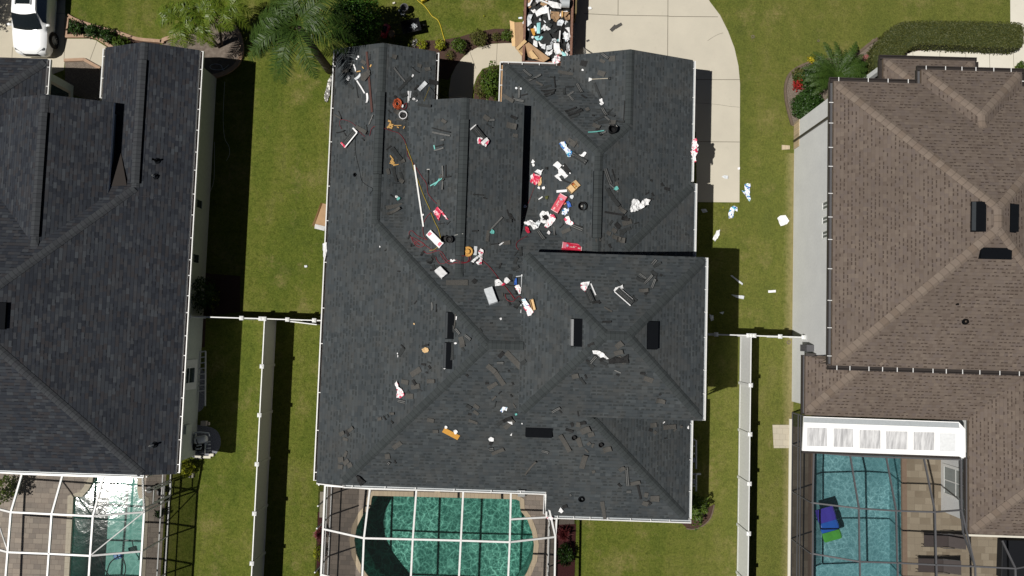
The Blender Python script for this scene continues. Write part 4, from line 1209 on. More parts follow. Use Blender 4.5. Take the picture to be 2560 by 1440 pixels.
VG = 'black box vents let into the shingle roofs'
def box_vent(px0, px1, label, wid=0.34, hgt=0.13, mat='vent_black', hb=0.0, lip=None):
    """low wedge vent; px0-px1 is the long axis; open edge down the slope"""
    a, n = on_roof(*px0); c, _ = on_roof(*px1); m = (a + c) / 2; L = (c - a).length
    dn = Vector((n.x, n.y, 0)); dn = (dn - n * dn.dot(n)).normalized()        # down the slope
    lx = (c - a).normalized()
    r = thing('roof_vent', label, 'roof vent', m, VG)
    F = Matrix((lx, dn, n)).transposed().to_4x4(); F.translation = m
    h, w = hgt, wid / 2; x = L / 2
    T = lambda *v: F @ Vector(v)
    b = MB()
    b.mesh([T(-x, -w, 0.004), T(x, -w, 0.004), T(x, w, h), T(-x, w, h), T(-x, -w, .02 + hb), T(x, -w, .02 + hb), T(x, w, h + 0.016), T(-x, w, h + 0.016)],
           [(0, 1, 2, 3), (7, 6, 5, 4), (0, 4, 5, 1), (2, 6, 7, 3), (0, 3, 7, 4), (1, 5, 6, 2)])
    b.mesh([T(-x, -w, .005), T(-x, w, .005), T(-x, w, h)], [(0, 1, 2)]); b.mesh([T(x, -w, .005), T(x, w, h), T(x, w, .005)], [(0, 1, 2)])
    b.build('hood', M[mat], r)
    if lip:
        k0 = .42; b = MB(); b.mesh([T(-x * .985, w * k0, h * (.5 + .5 * k0) + .022), T(x * .985, w * k0, h * (.5 + .5 * k0) + .022), T(x * .985, w + .012, h + .02), T(-x * .985, w + .012, h + .02), T(-x * .985, w + .014, h * .35), T(x * .985, w + .014, h * .35)], [(0, 1, 2, 3), (3, 2, 5, 4)]); b.build('lip', M[lip], r)
    b = MB(); b.mesh([T(-x - .03, -w - .05, .006), T(x + .03, -w - .05, .006), T(x + .03, w + .04, .006), T(-x - .03, w + .04, .006)], [(0, 1, 2, 3)]); b.build('flange', M['vent_black'], r)
    b = MB(); b.mesh([T(-x + .01, w - .03, 0.008), T(x - .01, w - .03, 0.008), T(x - .01, w - .03, h - .005), T(-x + .01, w - .03, h - .005)], [(0, 1, 2, 3)]); b.build('grille', M['black'], r)
    return r


box_vent((1126, 781), (1124, 846), 'long black roof vent above a twin vent near the main ridge of the littered roof', 0.32, 0.14, lip='vent_lip')
box_vent((1122, 857), (1120, 921), 'long black roof vent below its twin with a shingle strip lying beside it', 0.32, 0.14, lip='vent_lip')
box_vent((1442, 798), (1441, 865), 'roof vent with a bright metal face on the tall roof part, west slope', 0.42, 0.2, lip='vent_shiny')
box_vent((1631, 804), (1630, 872), 'all black roof vent on the east slope of the tall roof part', 0.44)
box_vent((1315, 1080), (1380, 1082), 'black roof vent lying crosswise on the rear slope above the green pool', 0.38)
box_vent((2446, 505), (2445, 578), 'dark roof vent left of the ridge on the brown roof', 0.5, 0.18, lip='vent_lip')
box_vent((2533, 511), (2532, 580), 'dark roof vent right of the ridge on the brown roof', 0.3, 0.14)
box_vent((2450, 633), (2527, 635), 'dark roof vent lying crosswise below the ridge on the brown roof', 0.42)
box_vent((8, 757), (4, 822), 'dark roof vent at the photo edge on the slate blend roof', 0.3)


def vent_pipe(px, py, label, r=0.045, h=0.35, mat='black', flange=0.16, fl=True):
    p, n = on_roof(px, py); t = thing('vent_pipe', label, 'vent pipe', p, 'vent pipes on the roofs')
    if fl:
        b = MB(); b.lathe(frame(p + n * .004, Vector((1, 0, 0)).cross(n).cross(n) if False else (1, 0, 0), n), [(flange, 0), (flange * .6, .02), (r * 1.3, .06)], 14, False, False); b.build('flashing', M['vent_black'], t)
    b = MB(); b.tube([p - Vector((0, 0, .05)), p + Vector((0, 0, h))], r, 12, cap=False); b.tube([p + Vector((0, 0, h)), p + Vector((0, 0, h - 0.25))], r * 0.8, 12, cap=False)
    b.build('pipe', M[mat], t)
    return t


vent_pipe(391, 402, 'stubby dark vent pipe upper of the two near the ridge on the slate blend roof', 0.05, 0.36)
vent_pipe(387, 441, 'slim pale vent pipe lower of the two near the ridge on the slate blend roof', 0.035, 0.28, 'white')
vent_pipe(384, 1112, 'pale vent pipe with a long shadow near the rear corner of the slate blend roof', 0.045, 0.42, 'white')
vent_pipe(888, 437, 'black square based vent pipe on the west slope of the littered roof', 0.05, 0.1, 'black', 0.11)
vent_pipe(1454, 1248, 'round dark capped vent pipe near the rear eave of the littered roof', 0.09, 0.10, 'black', 0.17)
vent_pipe(2412, 804, 'fat black vent pipe on the rear slope of the brown roof', 0.10, 0.16, 'black', 0.14)
vent_pipe(2391, 761, 'thin black vent pipe on the rear slope of the brown roof', 0.04, 0.14, 'black', 0.05, False)

# ------------------------------------------------------------------ plants
def leafcloud(mb, c, rx, ry, rz, n, size, rng, shell=0.5, flat=0.35, lop=0.25, elong=1.0):
    """leaf quads through the outer part of an uneven ellipsoid crown"""
    sd = rng.random() * 50
    for _ in range(n):
        u = Vector((rng.gauss(0, 1), rng.gauss(0, 1), rng.gauss(0, 1))).normalized()
        k = 1.0 + lop * noise.noise(u * 1.7 + Vector((sd, sd, sd))) * 2
        r_ = (shell + (1 - shell) * rng.random() ** 0.6) * k
        p = Vector((c[0] + u.x * rx * r_, c[1] + u.y * ry * r_, c[2] + u.z * rz * r_))
        if p.z < 0.02: p.z = 0.02 + rng.random() * 0.1
        nn = (u + Vector((rng.uniform(-1, 1), rng.uniform(-1, 1), rng.uniform(-0.3, 1))) * (1 - flat)).normalized()
        F = frame(p, Vector((rng.uniform(-1, 1), rng.uniform(-1, 1), rng.uniform(-1, 1))), nn)
        s_ = size * rng.uniform(0.6, 1.35); e = s_ * elong
        mb.face([F @ Vector((-e, 0, 0)), F @ Vector((0, -s_ * .5, 0.1 * s_)), F @ Vector((e, 0, 0)), F @ Vector((0, s_ * .5, 0.1 * s_))])


def shrub(name, label, px, py, rpx, h, mat, n=500, leaf=0.06, cat='shrub', group=None, rpy=None, stem=True, lop=0.2, zc=None):
    z = h * 0.55 if zc is None else zc
    c = W(px, py, z); k = (CAMH - z) / FPX
    rng = random.Random(int(px * 7 + py))
    r = thing(name, label, cat, (c.x, c.y, 0), group)
    b = MB(); leafcloud(b, c, rpx * k, (rpy or rpx) * k, h * 0.5, n, leaf, rng, 0.55, lop=lop); b.build('foliage', M[mat], r)
    if stem:
        b = MB()
        for q in range(3):
            a = q * 2.1; b.tube([(c.x, c.y, 0), (c.x + math.cos(a) * rpx * k * .3, c.y + math.sin(a) * rpx * k * .3, h * .45)], 0.02, 5)
        b.build('stem', M['bark_dark'], r)
    return r


SG = 'low shrubs in the front mulch bed'
shrub('shrub', 'round clipped green shrub where the front walk begins to curve', 1147, 113, 20, 0.8, 'leaf_mid', 800, 0.05, group=SG)
shrub('shrub', 'wide round olive green shrub right of the clipped one by the front walk', 1197, 95, 22, 0.8, 'leaf_olive', 900, 0.05, group=SG)
shrub('shrub', 'small sparse brownish shrub in the mulch between two green shrubs', 1240, 92, 12, 0.4, 'leaf_olive', 250, 0.04, group=SG)
shrub('shrub', 'bright green shrub touching the leaning cardboard', 1267, 88, 15, 0.6, 'leaf_mid', 500, 0.05, group=SG)
shrub('shrub', 'lime yellow shrub at the end of the yellow hose', 1101, 112, 14, 0.6, 'leaf_lime', 450, 0.05, group=SG)
shrub('shrub', 'smaller lime yellow shrub left of the hose end by the roof edge', 1056, 111, 13, 0.5, 'leaf_lime', 300, 0.05, group=SG)
shrub('shrub', 'dull green shrub half in the tree shade by the roof edge', 999, 103, 13, 0.5, 'leaf_mid', 320, 0.05, group=SG)
shrub('shrub', 'straggly brown shrub under the gutter end by the walk', 1124, 138, 13, 0.4, 'leaf_olive', 250, 0.04, group=SG)
shrub('entry_shrub', 'tall leafy green shrub mass beside the garage gutter at the entry', 1228, 205, 27, 1.5, 'leaf_mid', 1500, 0.075, rpy=45, lop=0.3)
shrub('entry_shrub', 'reddish olive shrub between the entry path and the tall green shrub', 1202, 222, 16, 0.8, 'leaf_olive', 500, 0.05, rpy=28)
LG = 'small shrubs in a row along the left walk'
for k, (x, y, r_) in enumerate([(190, 68, 18), (229, 77, 17), (268, 87, 19), (300, 106, 17)]):
    shrub('shrub', ['first small green shrub in the bed corner nearest the white car', 'second small green shrub from the white car in the bed row', 'third and widest green shrub from the white car in the bed row', 'last yellowish green shrub of the row at the roof edge'][k], x, y, r_, 0.7, 'leaf_mid' if k == 3 else 'leaf_dark', 520, 0.07, group=LG, lop=0.35)
shrub('clipped_bush', 'dense round dark green bush beside the right house stone corner', 2018, 264, 40, 1.1, 'leaf_dark', 3600, 0.06, rpy=42, lop=0.12)
shrub('flower_clump', 'scarlet flower clump in the cycad bed', 1994, 212, 13, 0.5, 'leaf_scarlet', 300, 0.05, cat='flowers', stem=False, lop=0.5)
shrub('flower_clump', 'yellow flower clump at the upper edge of the cycad bed', 2031, 148, 12, 0.5, 'leaf_yellow', 220, 0.05, cat='flowers', stem=False, rpy=9, lop=0.5)
shrub('flower_clump', 'small pink flower clump between cycad and hedge', 2163, 143, 6, 0.4, 'leaf_pink', 90, 0.05, cat='flowers', stem=False)
shrub('groundcover', 'reddish green low plants along the left edge of the cycad bed', 1998, 190, 18, 0.4, 'leaf_olive', 500, 0.05, rpy=24, stem=False)
shrub('groundcover', 'low green plants under the cycad fronds above the scarlet flowers', 2040, 195, 50, 0.5, 'leaf_dark', 2200, 0.06, rpy=38, stem=False)
shrub('groundcover', 'low green plants between the cycad and the pink flowers', 2140, 172, 32, 0.5, 'leaf_dark', 1200, 0.06, rpy=26, stem=False)
shrub('groundcover', 'sparse brown green ground plants beside the porch roof corner', 2180, 182, 18, 0.35, 'leaf_olive', 450, 0.05, stem=False, rpy=16)
shrub('corner_shrub', 'leafy green shrub at the rear corner of the middle house under the gutter', 1742, 1272, 24, 1.3, 'leaf_mid', 900, 0.09, rpy=30, lop=0.45)
shrub('shrub', 'bright lime shrub outside the white cage of the middle house', 797, 1381, 12, 0.6, 'leaf_lime', 420, 0.055, rpy=20)
shrub('shrub', 'small lime sprig below the lime shrub at the photo bottom', 795, 1434, 9, 0.4, 'leaf_lime', 160, 0.05)
shrub('shrub', 'round dark shrub in the cage shade right of the green pool', 1413, 1388, 21, 0.9, 'leaf_dark', 900, 0.06, rpy=26)
shrub('shade_bush', 'large dark bush with pale leaf specks in the left house shade', 508, 738, 30, 1.8, 'leaf_dark', 1500, 0.07, rpy=44, lop=0.3)
shrub('speckled_plant', 'pale leaved plant catching light beside the dark bush', 539, 752, 6, 1.0, 'leaf_lime', 60, 0.05, rpy=34, stem=False)
shrub('shrub', 'yellow green shrub at the rear corner of the left house', 463, 1170, 20, 0.9, 'leaf_lime', 520, 0.07, rpy=20, lop=0.35)
shrub('potted_bush', 'bushy yellow green plant at the left edge inside the left cage', 16, 1222, 24, 1.4, 'leaf_areca', 700, 0.08, rpy=30, lop=0.4)
shrub('front_bush', 'bright green bush tip under the dark front gutter of the brown roofed house', 2552, 163, 10, 0.5, 'leaf_mid', 200, 0.05)


def spiky(name, label, px, py, rpx, mat, n=60, h=0.7, cat='plant', w=0.035):
    c = W(px, py, h * 0.5); k = (CAMH - h * .5) / FPX; rng = random.Random(int(px + py))
    r = thing(name, label, cat, (c.x, c.y, 0)); b = MB()
    for i in range(n):
        a = rng.uniform(0, 6.28); el = rng.uniform(0.1, 1.3); L = rpx * k * rng.uniform(0.85, 1.2)
        d = Vector((math.cos(a) * math.cos(el), math.sin(a) * math.cos(el), math.sin(el))); s_ = Vector((-math.sin(a), math.cos(a), 0))
        p0 = Vector((c.x, c.y, h * 0.25)); p1 = p0 + d * L * 0.6; p2 = p0 + d * L + Vector((0, 0, -0.08))
        b.face([p0 - s_ * w * .4, p1 - s_ * w, p1 + s_ * w, p0 + s_ * w * .4]); b.face([p1 - s_ * w, p2, p1 + s_ * w])
    b.build('leaves', M[mat], r)
    b = MB(); b.tube([(c.x, c.y, 0), (c.x, c.y, h * 0.3)], 0.04, 6); b.build('stem', M['bark_dark'], r)
    return r


spiky('spiky_plant', 'burgundy spiky plant right of the green pool cage', 1411, 1337, 22, 'leaf_red', 110, 0.9)
spiky('spiky_plant', 'burgundy spiky plant pressed against the outside of the white cage left wall', 800, 1336, 20, 'leaf_red', 110, 0.9)


def frond(mb, base, direc, L, droop, nl, ll, lw, rng, lift=0.5, vee=0.35):
    """one pinnate frond: rachis and two rows of leaflets"""
    d = Vector((direc.x, direc.y, 0)).normalized(); up = Vector((0, 0, 1)); s_ = Vector((-d.y, d.x, 0))
    pts = []
    for i in range(13):
        t = i / 12; pts.append(base + d * (L * t * (1 - 0.12 * t)) + up * (L * (lift * t - droop * t * t)))
    mb.tube(pts, 0.02, 4, rads=[0.03 * (1 - 0.85 * i / 12) + 0.003 for i in range(13)])
    for i in range(nl):
        t = 0.12 + 0.87 * i / nl; q = t * 12; k = min(int(q), 11); p = pts[k].lerp(pts[k + 1], q - k); tan = (pts[k + 1] - pts[k]).normalized()
        ln = ll * math.sin(math.pi * min(1, 0.18 + 0.82 * t)) ** 0.6 * rng.uniform(0.8, 1.15)
        for sg in (-1, 1):
            v = (s_ * sg + tan * rng.uniform(0.35, 0.75) + up * rng.uniform(-0.5, vee)).normalized()
            m = p + v * ln * 0.5; e = p + v * ln + up * (-0.28 * ln)
            wv = tan * lw * 0.5
            mb.face([p - wv * .6, p + wv * .6, m + wv, m - wv]); mb.face([m - wv, m + wv, e])


def palm(name, label, base, top, nf, L, mat, rng, rt=0.13, ll=0.55, nl=34, droop=0.75, angs=None, lw=0.05, bow=0.0, trunkmat='bark', cat='palm tree', lift=0.55):
    base = Vector(base); top = Vector(top)
    r = thing(name, label, cat, base)
    b = MB(); pts = [base.lerp(top, i / 8) + Vector((bow, 0, 0)) * math.sin(math.pi * i / 8) for i in range(9)]
    b.tube(pts, rt, 9, rads=[rt * (1.35 - 0.5 * i / 8) for i in range(9)]); b.build('trunk', M[trunkmat], r, smooth=True)
    for i in range(nf):
        a = angs[i] if angs else (i * 2.39996 + rng.uniform(-.25, .25)); q = (i % 5) / 5
        b = MB(); frond(b, top + Vector((0, 0, 0.05 * rng.random())), Vector((math.cos(a), math.sin(a), 0)), L * rng.uniform(0.85, 1.1), droop * rng.uniform(0.8, 1.1) + 0.15 * q, nl, ll, lw, rng, lift=lift * rng.uniform(0.7, 1.2) + 0.4 * q)
        b.build('frond', M[mat], r)
    return r


rng = random.Random(5)
tb = W(824, 176, 0); tt = W(742, 62, 5.3)
palm('palm_tree', 'tall palm with a thick grey trunk and broad dark fronds left of the littered roof', tb, tt, 15, 2.95, 'leaf_palm', rng, 0.17, 0.72, 46, 0.95, angs=[R(a) for a in (-5, 185, 215, 255, 292, 160, 130, 60, 35, 95, 200, 340, 240, 110, 15)], lw=0.055)
for k, (bx, tx) in enumerate([((548, 118), (505, 40)), ((540, 116), (452, 52)), ((555, 112), (560, 12))]):
    zt = 3.4
    palm('leaning_palm', ['slender yellow green palm leaning up left over the soil bed', 'slender yellow green palm leaning farthest left over the lawn kerb', 'slender yellow green palm leaning toward the photo top above the soil bed'][k], W(*bx, 0), W(*tx, zt), 11, 1.55, 'leaf_areca', rng, 0.055, 0.48, 30, 0.9, lw=0.05, bow=-0.15)
cb = W(2094, 190, 0)
palm('cycad', 'large cycad with dark arching fronds at the front corner of the brown roof', cb, W(2092, 190, 0.9), 26, 2.0, 'leaf_palm', rng, 0.2, 0.3, 46, 0.55, lw=0.03, cat='cycad', lift=0.5)

# round topped tree between palm and wheelbarrow
tc = W(890, 52, 2.3)
rt_ = thing('round_tree', 'dense round dark green tree right of the tall palm', 'tree', (tc.x, tc.y, 0))
b = MB(); leafcloud(b, tc, 1.32, 1.28, 1.5, 5200, 0.085, random.Random(3), 0.6, lop=0.10); b.build('crown', M['leaf_bright'], rt_)
b = MB(); b.tube([(tc.x, tc.y, 0), (tc.x, tc.y, 1.4)], 0.1, 8); b.build('trunk', M['bark_dark'], rt_)
# street trees just beyond the photograph, whose shade reaches into it
def tree(label, x, y, zc, rad, n, seed):
    r = thing('street_tree', label, 'tree', (x, y, 0)); rg = random.Random(seed); b = MB()
    for k in range(9):
        a = k * 2.4; leafcloud(b, (x + math.cos(a) * rad * .55, y + math.sin(a) * rad * .55, zc + rg.uniform(-.4, .6)), rad * .5, rad * .5, rad * .42, n // 9, 0.12, rg, 0.2, lop=0.5)
    b.build('crown', M['leaf_dark'], r)
    b = MB(); b.tube([(x, y, 0), (x + .1, y, zc * .6), (x, y + .1, zc)], 0.14, 8, rads=[.18, .13, .07])
    for k in range(6):
        a = k * 1.05; b.tube([(x, y, zc * .6), (x + math.cos(a) * rad * .7, y + math.sin(a) * rad * .7, zc + .1)], .05, 6, rads=[.07, .02])
    b.build('trunk', M['bark'], r)


sp = W(2195, 0, 0)
tree('street tree whose shade touches the lawn at the top right', sp.x - 0.52 * 4.4, sp.y + 1.35 - 0.195 * 4.4 + 0.9, 4.4, 1.9, 2600, 21)
sp = W(-10, 40, 0)
tree('street tree whose dappled shade falls on the left driveway', sp.x - 0.52 * 4.2 - 0.6, sp.y - 0.195 * 4.2 + 0.6, 4.2, 1.7, 2600, 22)

# clipped hedge along the right walk
HG = [W(x, y, 0.75) for x, y in [(2176, 160), (2178, 128), (2200, 96), (2236, 64), (2280, 56), (2400, 56), (2520, 59), (2550, 64), (2557, 90), (2553, 116), (2530, 125), (2440, 121), (2320, 115), (2282, 119), (2264, 132), (2250, 150), (2240, 175), (2190, 178)]]
HG = ccw(cr(HG, 3))
hd = thing('hedge', 'long flat clipped hedge bending round above the right walkway', 'hedge', (sum(p.x for p in HG) / len(HG), sum(p.y for p in HG) / len(HG), 0))
b = MB(); inn = offset_loop(HG, -0.08); v, f = tri_fill([inn], 0.92); b.mesh(v, f); n = len(inn)
b.mesh([(p.x, p.y, 0.92) for p in inn] + [(p.x, p.y, 0.02) for p in inn], [(i, (i + 1) % n, n + (i + 1) % n, n + i) for i in range(n)]); b.build('branches', M['hedge_core'], hd)
rg = random.Random(9); b = MB()
def inside(p, poly):
    c = False
    for i in range(len(poly)):
        a, d = poly[i - 1], poly[i]
        if (a[1] > p[1]) != (d[1] > p[1]) and p[0] < (d[0] - a[0]) * (p[1] - a[1]) / (d[1] - a[1]) + a[0]: c = not c
    return c
def leafq(mb, p, nn, s_, rg):
    F = frame(p, (rg.uniform(-1, 1), rg.uniform(-1, 1), rg.uniform(-.5, .5)), nn)
    mb.face([F @ Vector((-s_, 0, 0)), F @ Vector((0, -s_ * .5, 0)), F @ Vector((s_, 0, 0)), F @ Vector((0, s_ * .5, 0))])
x0, x1 = min(p.x for p in HG), max(p.x for p in HG); y0, y1 = min(p.y for p in HG), max(p.y for p in HG); cnt = 0
while cnt < 9000:
    q = (rg.uniform(x0, x1), rg.uniform(y0, y1))
    if inside(q, HG):
        leafq(b, Vector((q[0], q[1], 0.93 + rg.uniform(-.05, .06) + 0.05 * noise.noise(Vector((q[0], q[1], 0)) * 1.5))), Vector((rg.uniform(-.7, .7), rg.uniform(-.7, .7), 1)), rg.uniform(.03, .06), rg); cnt += 1
for i in range(len(HG)):
    a, d = HG[i - 1], HG[i]; L = (d - a).length; no = Vector(((d - a).y, -(d - a).x, 0)).normalized()
    for _ in range(int(L * 170)):
        leafq(b, a.lerp(d, rg.random()) + no * rg.uniform(-.08, .05) + Vector((0, 0, rg.uniform(0.1, 0.95) - 0.75 * 0 - a.z)), no + Vector((rg.uniform(-.7, .7), rg.uniform(-.7, .7), rg.uniform(-.3, .9))), rg.uniform(.03, .06), rg)
b.build('foliage', M['leaf_hedge'], hd)

# ------------------------------------------------------------------ white car
c0 = W(62, 138, 0.5); CX = (W(26, 100, 0.95).x + W(139, 100, 0.5).x) / 2 - 0.05; CY = c0.y - 0.03
car = thing('parked_car', 'white sport utility car with a black glass roof panel on the left driveway', 'car', (CX, CY + 2.3, 0))
# stations from the front bumper back: (y, half width low, half width belt, belt z, bonnet/roof half width, top z, low z)
ST = [(0.00, .66, .60, .72, .42, .80, .34), (0.10, .82, .78, .78, .62, .90, .28), (0.35, .91, .88, .86, .76, 1.00, .22), (0.80, .935, .92, .92, .82, 1.06, .2), (1.08, .945, .93, .97, .80, 1.10, .2), (1.24, .945, .93, 1.0, .76, 1.13, .2),
      (1.78, .945, .935, 1.04, .66, 1.53, .2), (2.06, .945, .94, 1.06, .62, 1.64, .2), (3.0, .945, .94, 1.08, .61, 1.67, .2), (3.8, .945, .93, 1.10, .59, 1.63, .2), (4.25, .93, .90, 1.10, .55, 1.40, .24), (4.55, .88, .84, 1.0, .55, 1.10, .3), (4.62, .8, .78, .9, .5, .98, .4)]
ring = lambda s_: [(-s_[1] * .9, s_[6]), (-s_[1], (s_[6] + s_[3]) * .5), (-s_[2], s_[3]), (-s_[4], s_[5] - .03), (-s_[4] * .6, s_[5]), (s_[4] * .6, s_[5]), (s_[4], s_[5] - .03), (s_[2], s_[3]), (s_[1], (s_[6] + s_[3]) * .5), (s_[1] * .9, s_[6])]
b = MB(); vs = []; fs = []
for s_ in ST: vs += [(CX + x, CY + s_[0], z) for x, z in ring(s_)]
for i in range(len(ST) - 1):
    for k in range(10): fs.append((i * 10 + k, (i + 1) * 10 + k, (i + 1) * 10 + (k + 1) % 10, i * 10 + (k + 1) % 10))
fs.append(tuple(range(10))); fs.append(tuple((len(ST) - 1) * 10 + k for k in range(9, -1, -1)))
b.mesh(vs, fs)
t = NT('white_car_paint'); p = t.n('ShaderNodeBsdfPrincipled'); p.inputs['Base Color'].default_value = (0.82, 0.83, 0.84, 1); p.inputs['Roughness'].default_value = 0.35; p.inputs['Coat Weight'].default_value = 0.6; p.inputs['Coat Roughness'].default_value = 0.08
t.t.links.new(p.outputs[0], t.out.inputs[0]); M['car_white'] = t.m
M['car_glass'] = plain('car_glass', (0.012, 0.016, 0.018), 0.06, 0.7)
bd = b.build('body', M['car_white'], car, smooth=True)
es = bd.modifiers.new('edge', 'EDGE_SPLIT'); es.split_angle = R(38)
def sec(y):
    for i in range(len(ST) - 1):
        if ST[i][0] <= y <= ST[i + 1][0]:
            f = (y - ST[i][0]) / (ST[i + 1][0] - ST[i][0]); return [a + (c - a) * f for a, c in zip(ST[i], ST[i + 1])]
def cpt(k, y, out=0.012):
    s_ = sec(y); x, z = ring(s_)[k]; q = Vector((CX + x, CY + y, z)); return q
def patch(name, grid, mat, lift, parent=car):
    """surface patch through rows of points, lifted along its own normal"""
    b = MB(); nr, nc = len(grid), len(grid[0]); vs = []
    for i in range(nr):
        for j in range(nc):
            du = grid[i][min(j + 1, nc - 1)] - grid[i][max(j - 1, 0)]; dv = grid[min(i + 1, nr - 1)][j] - grid[max(i - 1, 0)][j]
            nn = du.cross(dv); nn = nn.normalized() if nn.length > 1e-9 else Vector((0, 0, 1))
            if nn.z < 0: nn = -nn
            vs.append(grid[i][j] + nn * lift)
    b.mesh(vs, [(i * nc + j, i * nc + j + 1, (i + 1) * nc + j + 1, (i + 1) * nc + j) for i in range(nr - 1) for j in range(nc - 1)]); return b.build(name, mat, parent, smooth=True)
rows = []
for y in (1.27, 1.42, 1.6, 1.78, 1.92):
    s_ = sec(y); wq = s_[4] * .97; rows.append([Vector((CX + wq * u, CY + y - 0.10 * (1 - u * u), s_[5] + 0.0 - (0.03 * abs(u) ** 4) - 0.035 * (1 - u * u))) for u in (-1, -.6, -.2, .2, .6, 1)])
patch('windscreen', rows, M['car_glass'], 0.045)
patch('roof_glass', [[Vector((CX + x, CY + y, sec(y)[5] + 0.004)) for x in (-.36, .36)] for y in (2.34, 2.7, 3.1, 3.4)], M['car_glass'], 0.012)
for sg in (-1, 1):
    gl = []
    for y in (1.56, 1.95, 2.6, 3.2, 3.9):
        s_ = sec(y); a = Vector((CX + sg * s_[2], CY + y, s_[3])); c = Vector((CX + sg * s_[4], CY + y, s_[5] - .03)); gl.append([a.lerp(c, .1), a.lerp(c, .9 if y > 1.7 else .6)])
    patch('side_window', gl, M['car_glass'], 0.012)
    b = MB(); b.lathe(frame((CX + sg * 1.03, CY + 1.46, 1.08), (1, 0, 0)), [(0.02, -.07), (.1, -.05), (.12, 0), (.1, .05), (.02, .07)], 12)
    for i in range(len(b.v)):
        v_ = b.v[i]; b.v[i] = (v_[0], CY + 1.46 + (v_[1] - CY - 1.46) * .62, v_[2])
    b.bar((CX + sg * .9, CY + 1.42, 1.02), (CX + sg * 1.0, CY + 1.44, 1.05), .05, .05); b.build('wing_mirror', M['car_white'], car, smooth=True)
    b = MB(); b.mesh([(CX + sg * .42, CY + .03, .80), (CX + sg * .78, CY + .20, .87), (CX + sg * .84, CY + .40, .90), (CX + sg * .70, CY + .22, .955), (CX + sg * .42, CY + .06, .87)], [(0, 1, 2, 3, 4) if sg < 0 else (4, 3, 2, 1, 0)]); b.build('headlight', M['glass_grey'], car)
    for y in (0.92, 3.62):
        F = frame((CX + sg * .90, CY + y, .36), (0, 1, 0), (sg, 0, 0))
        b = MB(); b.lathe(F, [(.22, -.11), (.34, -.11), (.37, -.06), (.37, .05), (.345, .085), (.25, .088), (.24, .06)], 28, True, False); w_ = b.build('wheel', M['black'], car, smooth=True)
        b = MB(); b.lathe(F, [(.03, .085), (.06, .08), (.06, .05)], 12, True, False)
        for q in range(10):
            a = q * math.pi / 5; b.bar(F @ Vector((.05 * math.cos(a), .05 * math.sin(a), .07)), F @ Vector((.24 * math.cos(a), .24 * math.sin(a), .075)), .025, .02, F.to_3x3() @ Vector((0, 0, 1)))
        b.build('rim', M['grey_metal'], w_)
        b = MB(); F2 = frame((CX + sg * .915, CY + y, .37), (0, 1, 0), (sg, 0, 0)); b.lathe(F2, [(.36, .0), (.44, .0), (.44, .036), (.36, .03)], 26, False, False); b.build('wheel_arch', M['black'], car)
b = MB()
for k in range(5): b.bar((CX - .40, CY - .012 + 0.0 * k, .52 + k * .06), (CX + .40, CY - .012, .52 + k * .06), .02, .025)
b.box(CX - .41, CX + .41, CY - .008, CY + .02, .50, .80); b.build('grille', M['black'], car)
b = MB()
for sg in (-1, 1): b.bar((CX + sg * .40, CY + 2.3, 1.68), (CX + sg * .40, CY + 3.9, 1.67), .04, .04)
b.build('roof_rail', M['grey_metal'], car)
b = MB(); b.box(CX - .30, CX + .30, CY + 1.13, CY + 1.17, 1.075, 1.085); b.build('wiper_cowl', M['black'], car)

# ------------------------------------------------------------------ litter on the roof
LAND = [(1500, 198, 'the shovel'), (1530, 327, 'the black bucket'), (994, 260, 'the orange hose coil'), (1170, 628, 'the straw hat'), (1432, 470, 'the open nail box'),
        (1398, 512, 'the large red bundle'), (1430, 616, 'the small red bundle'), (1128, 1084, 'the tan board'), (1346, 1081, 'the crosswise vent'), (1437, 832, 'the bright faced vent'),
        (1631, 838, 'the all black vent'), (1122, 850, 'the twin vents'), (925, 205, 'the red brown board'), (878, 346, 'the white edged bundle'), (1048, 490, 'the long white pole'),
        (1454, 1248, 'the capped vent pipe'), (1597, 512, 'the white film heap'), (1001, 975, 'the twisted red wrapper'), (1561, 747, 'the slit bundle'),
        (1200, 343, 'the split bundle'), (1320, 770, 'the blue printed wrapper'), (1114, 598, 'the black tubs'), (1406, 425, 'the wrapper cross'), (976, 312, 'the upper tan sticks'),
        (980, 400, 'the lower tan sticks'), (1501, 1110, 'the right black cup'), (1226, 740, 'the pale grey bundle'), (1103, 685, 'the white block'), (1055, 222, 'the pale grey tile'), (888, 437, 'the square vent pipe'),
        (1091, 455, 'the crossed teal strips'), (1470, 730, 'the red edged bundle'), (1502, 885, 'the ragged white film'), (1350, 550, 'the white wrapper pile')]


def where(px, py, skip=0):
    l = sorted(LAND, key=lambda t: (t[0] - px) ** 2 + (t[1] - py) ** 2)
    l = [t for t in l if (t[0] - px) ** 2 + (t[1] - py) ** 2 > skip ** 2][0]
    dx, dy = px - l[0], py - l[1]; d = math.hypot(dx, dy)
    far = 'close ' if d < 28 else ('well ' if d > 75 else '')
    if abs(dx) > 2.2 * abs(dy): s_ = 'right of' if dx > 0 else 'left of'
    elif abs(dy) > 2.2 * abs(dx): s_ = 'below' if dy > 0 else 'above'
    else: s_ = ('below' if dy > 0 else 'above') + (' and right of' if dx > 0 else ' and left of')
    return f'{far}{s_} {l[2]}'


def orient(x0, y0, x1, y1):
    dx, dy = x1 - x0, y1 - y0
    if abs(dy) < 0.3 * abs(dx): return 'lying crosswise'
    if abs(dx) < 0.3 * abs(dy): return 'lying lengthwise'
    return 'slanting down right' if dx * dy > 0 else 'slanting up right'


SGRP = 'loose shingle pieces on the littered roof'
KIND = dict(s=('charcoal', 'scrap'), b=('dusty brown', 'scrap_brown'), k=('black', 'scrap_black'), l=('pale lined', 'scrap'))
WPX = dict(white=('white', 'wrap_white'), grey=('pale grey', 'wrap_grey'), teal=('teal', 'teal'), wood=('tan', 'wood'), card=('cardboard', 'card_light'))
rs = random.Random(11)


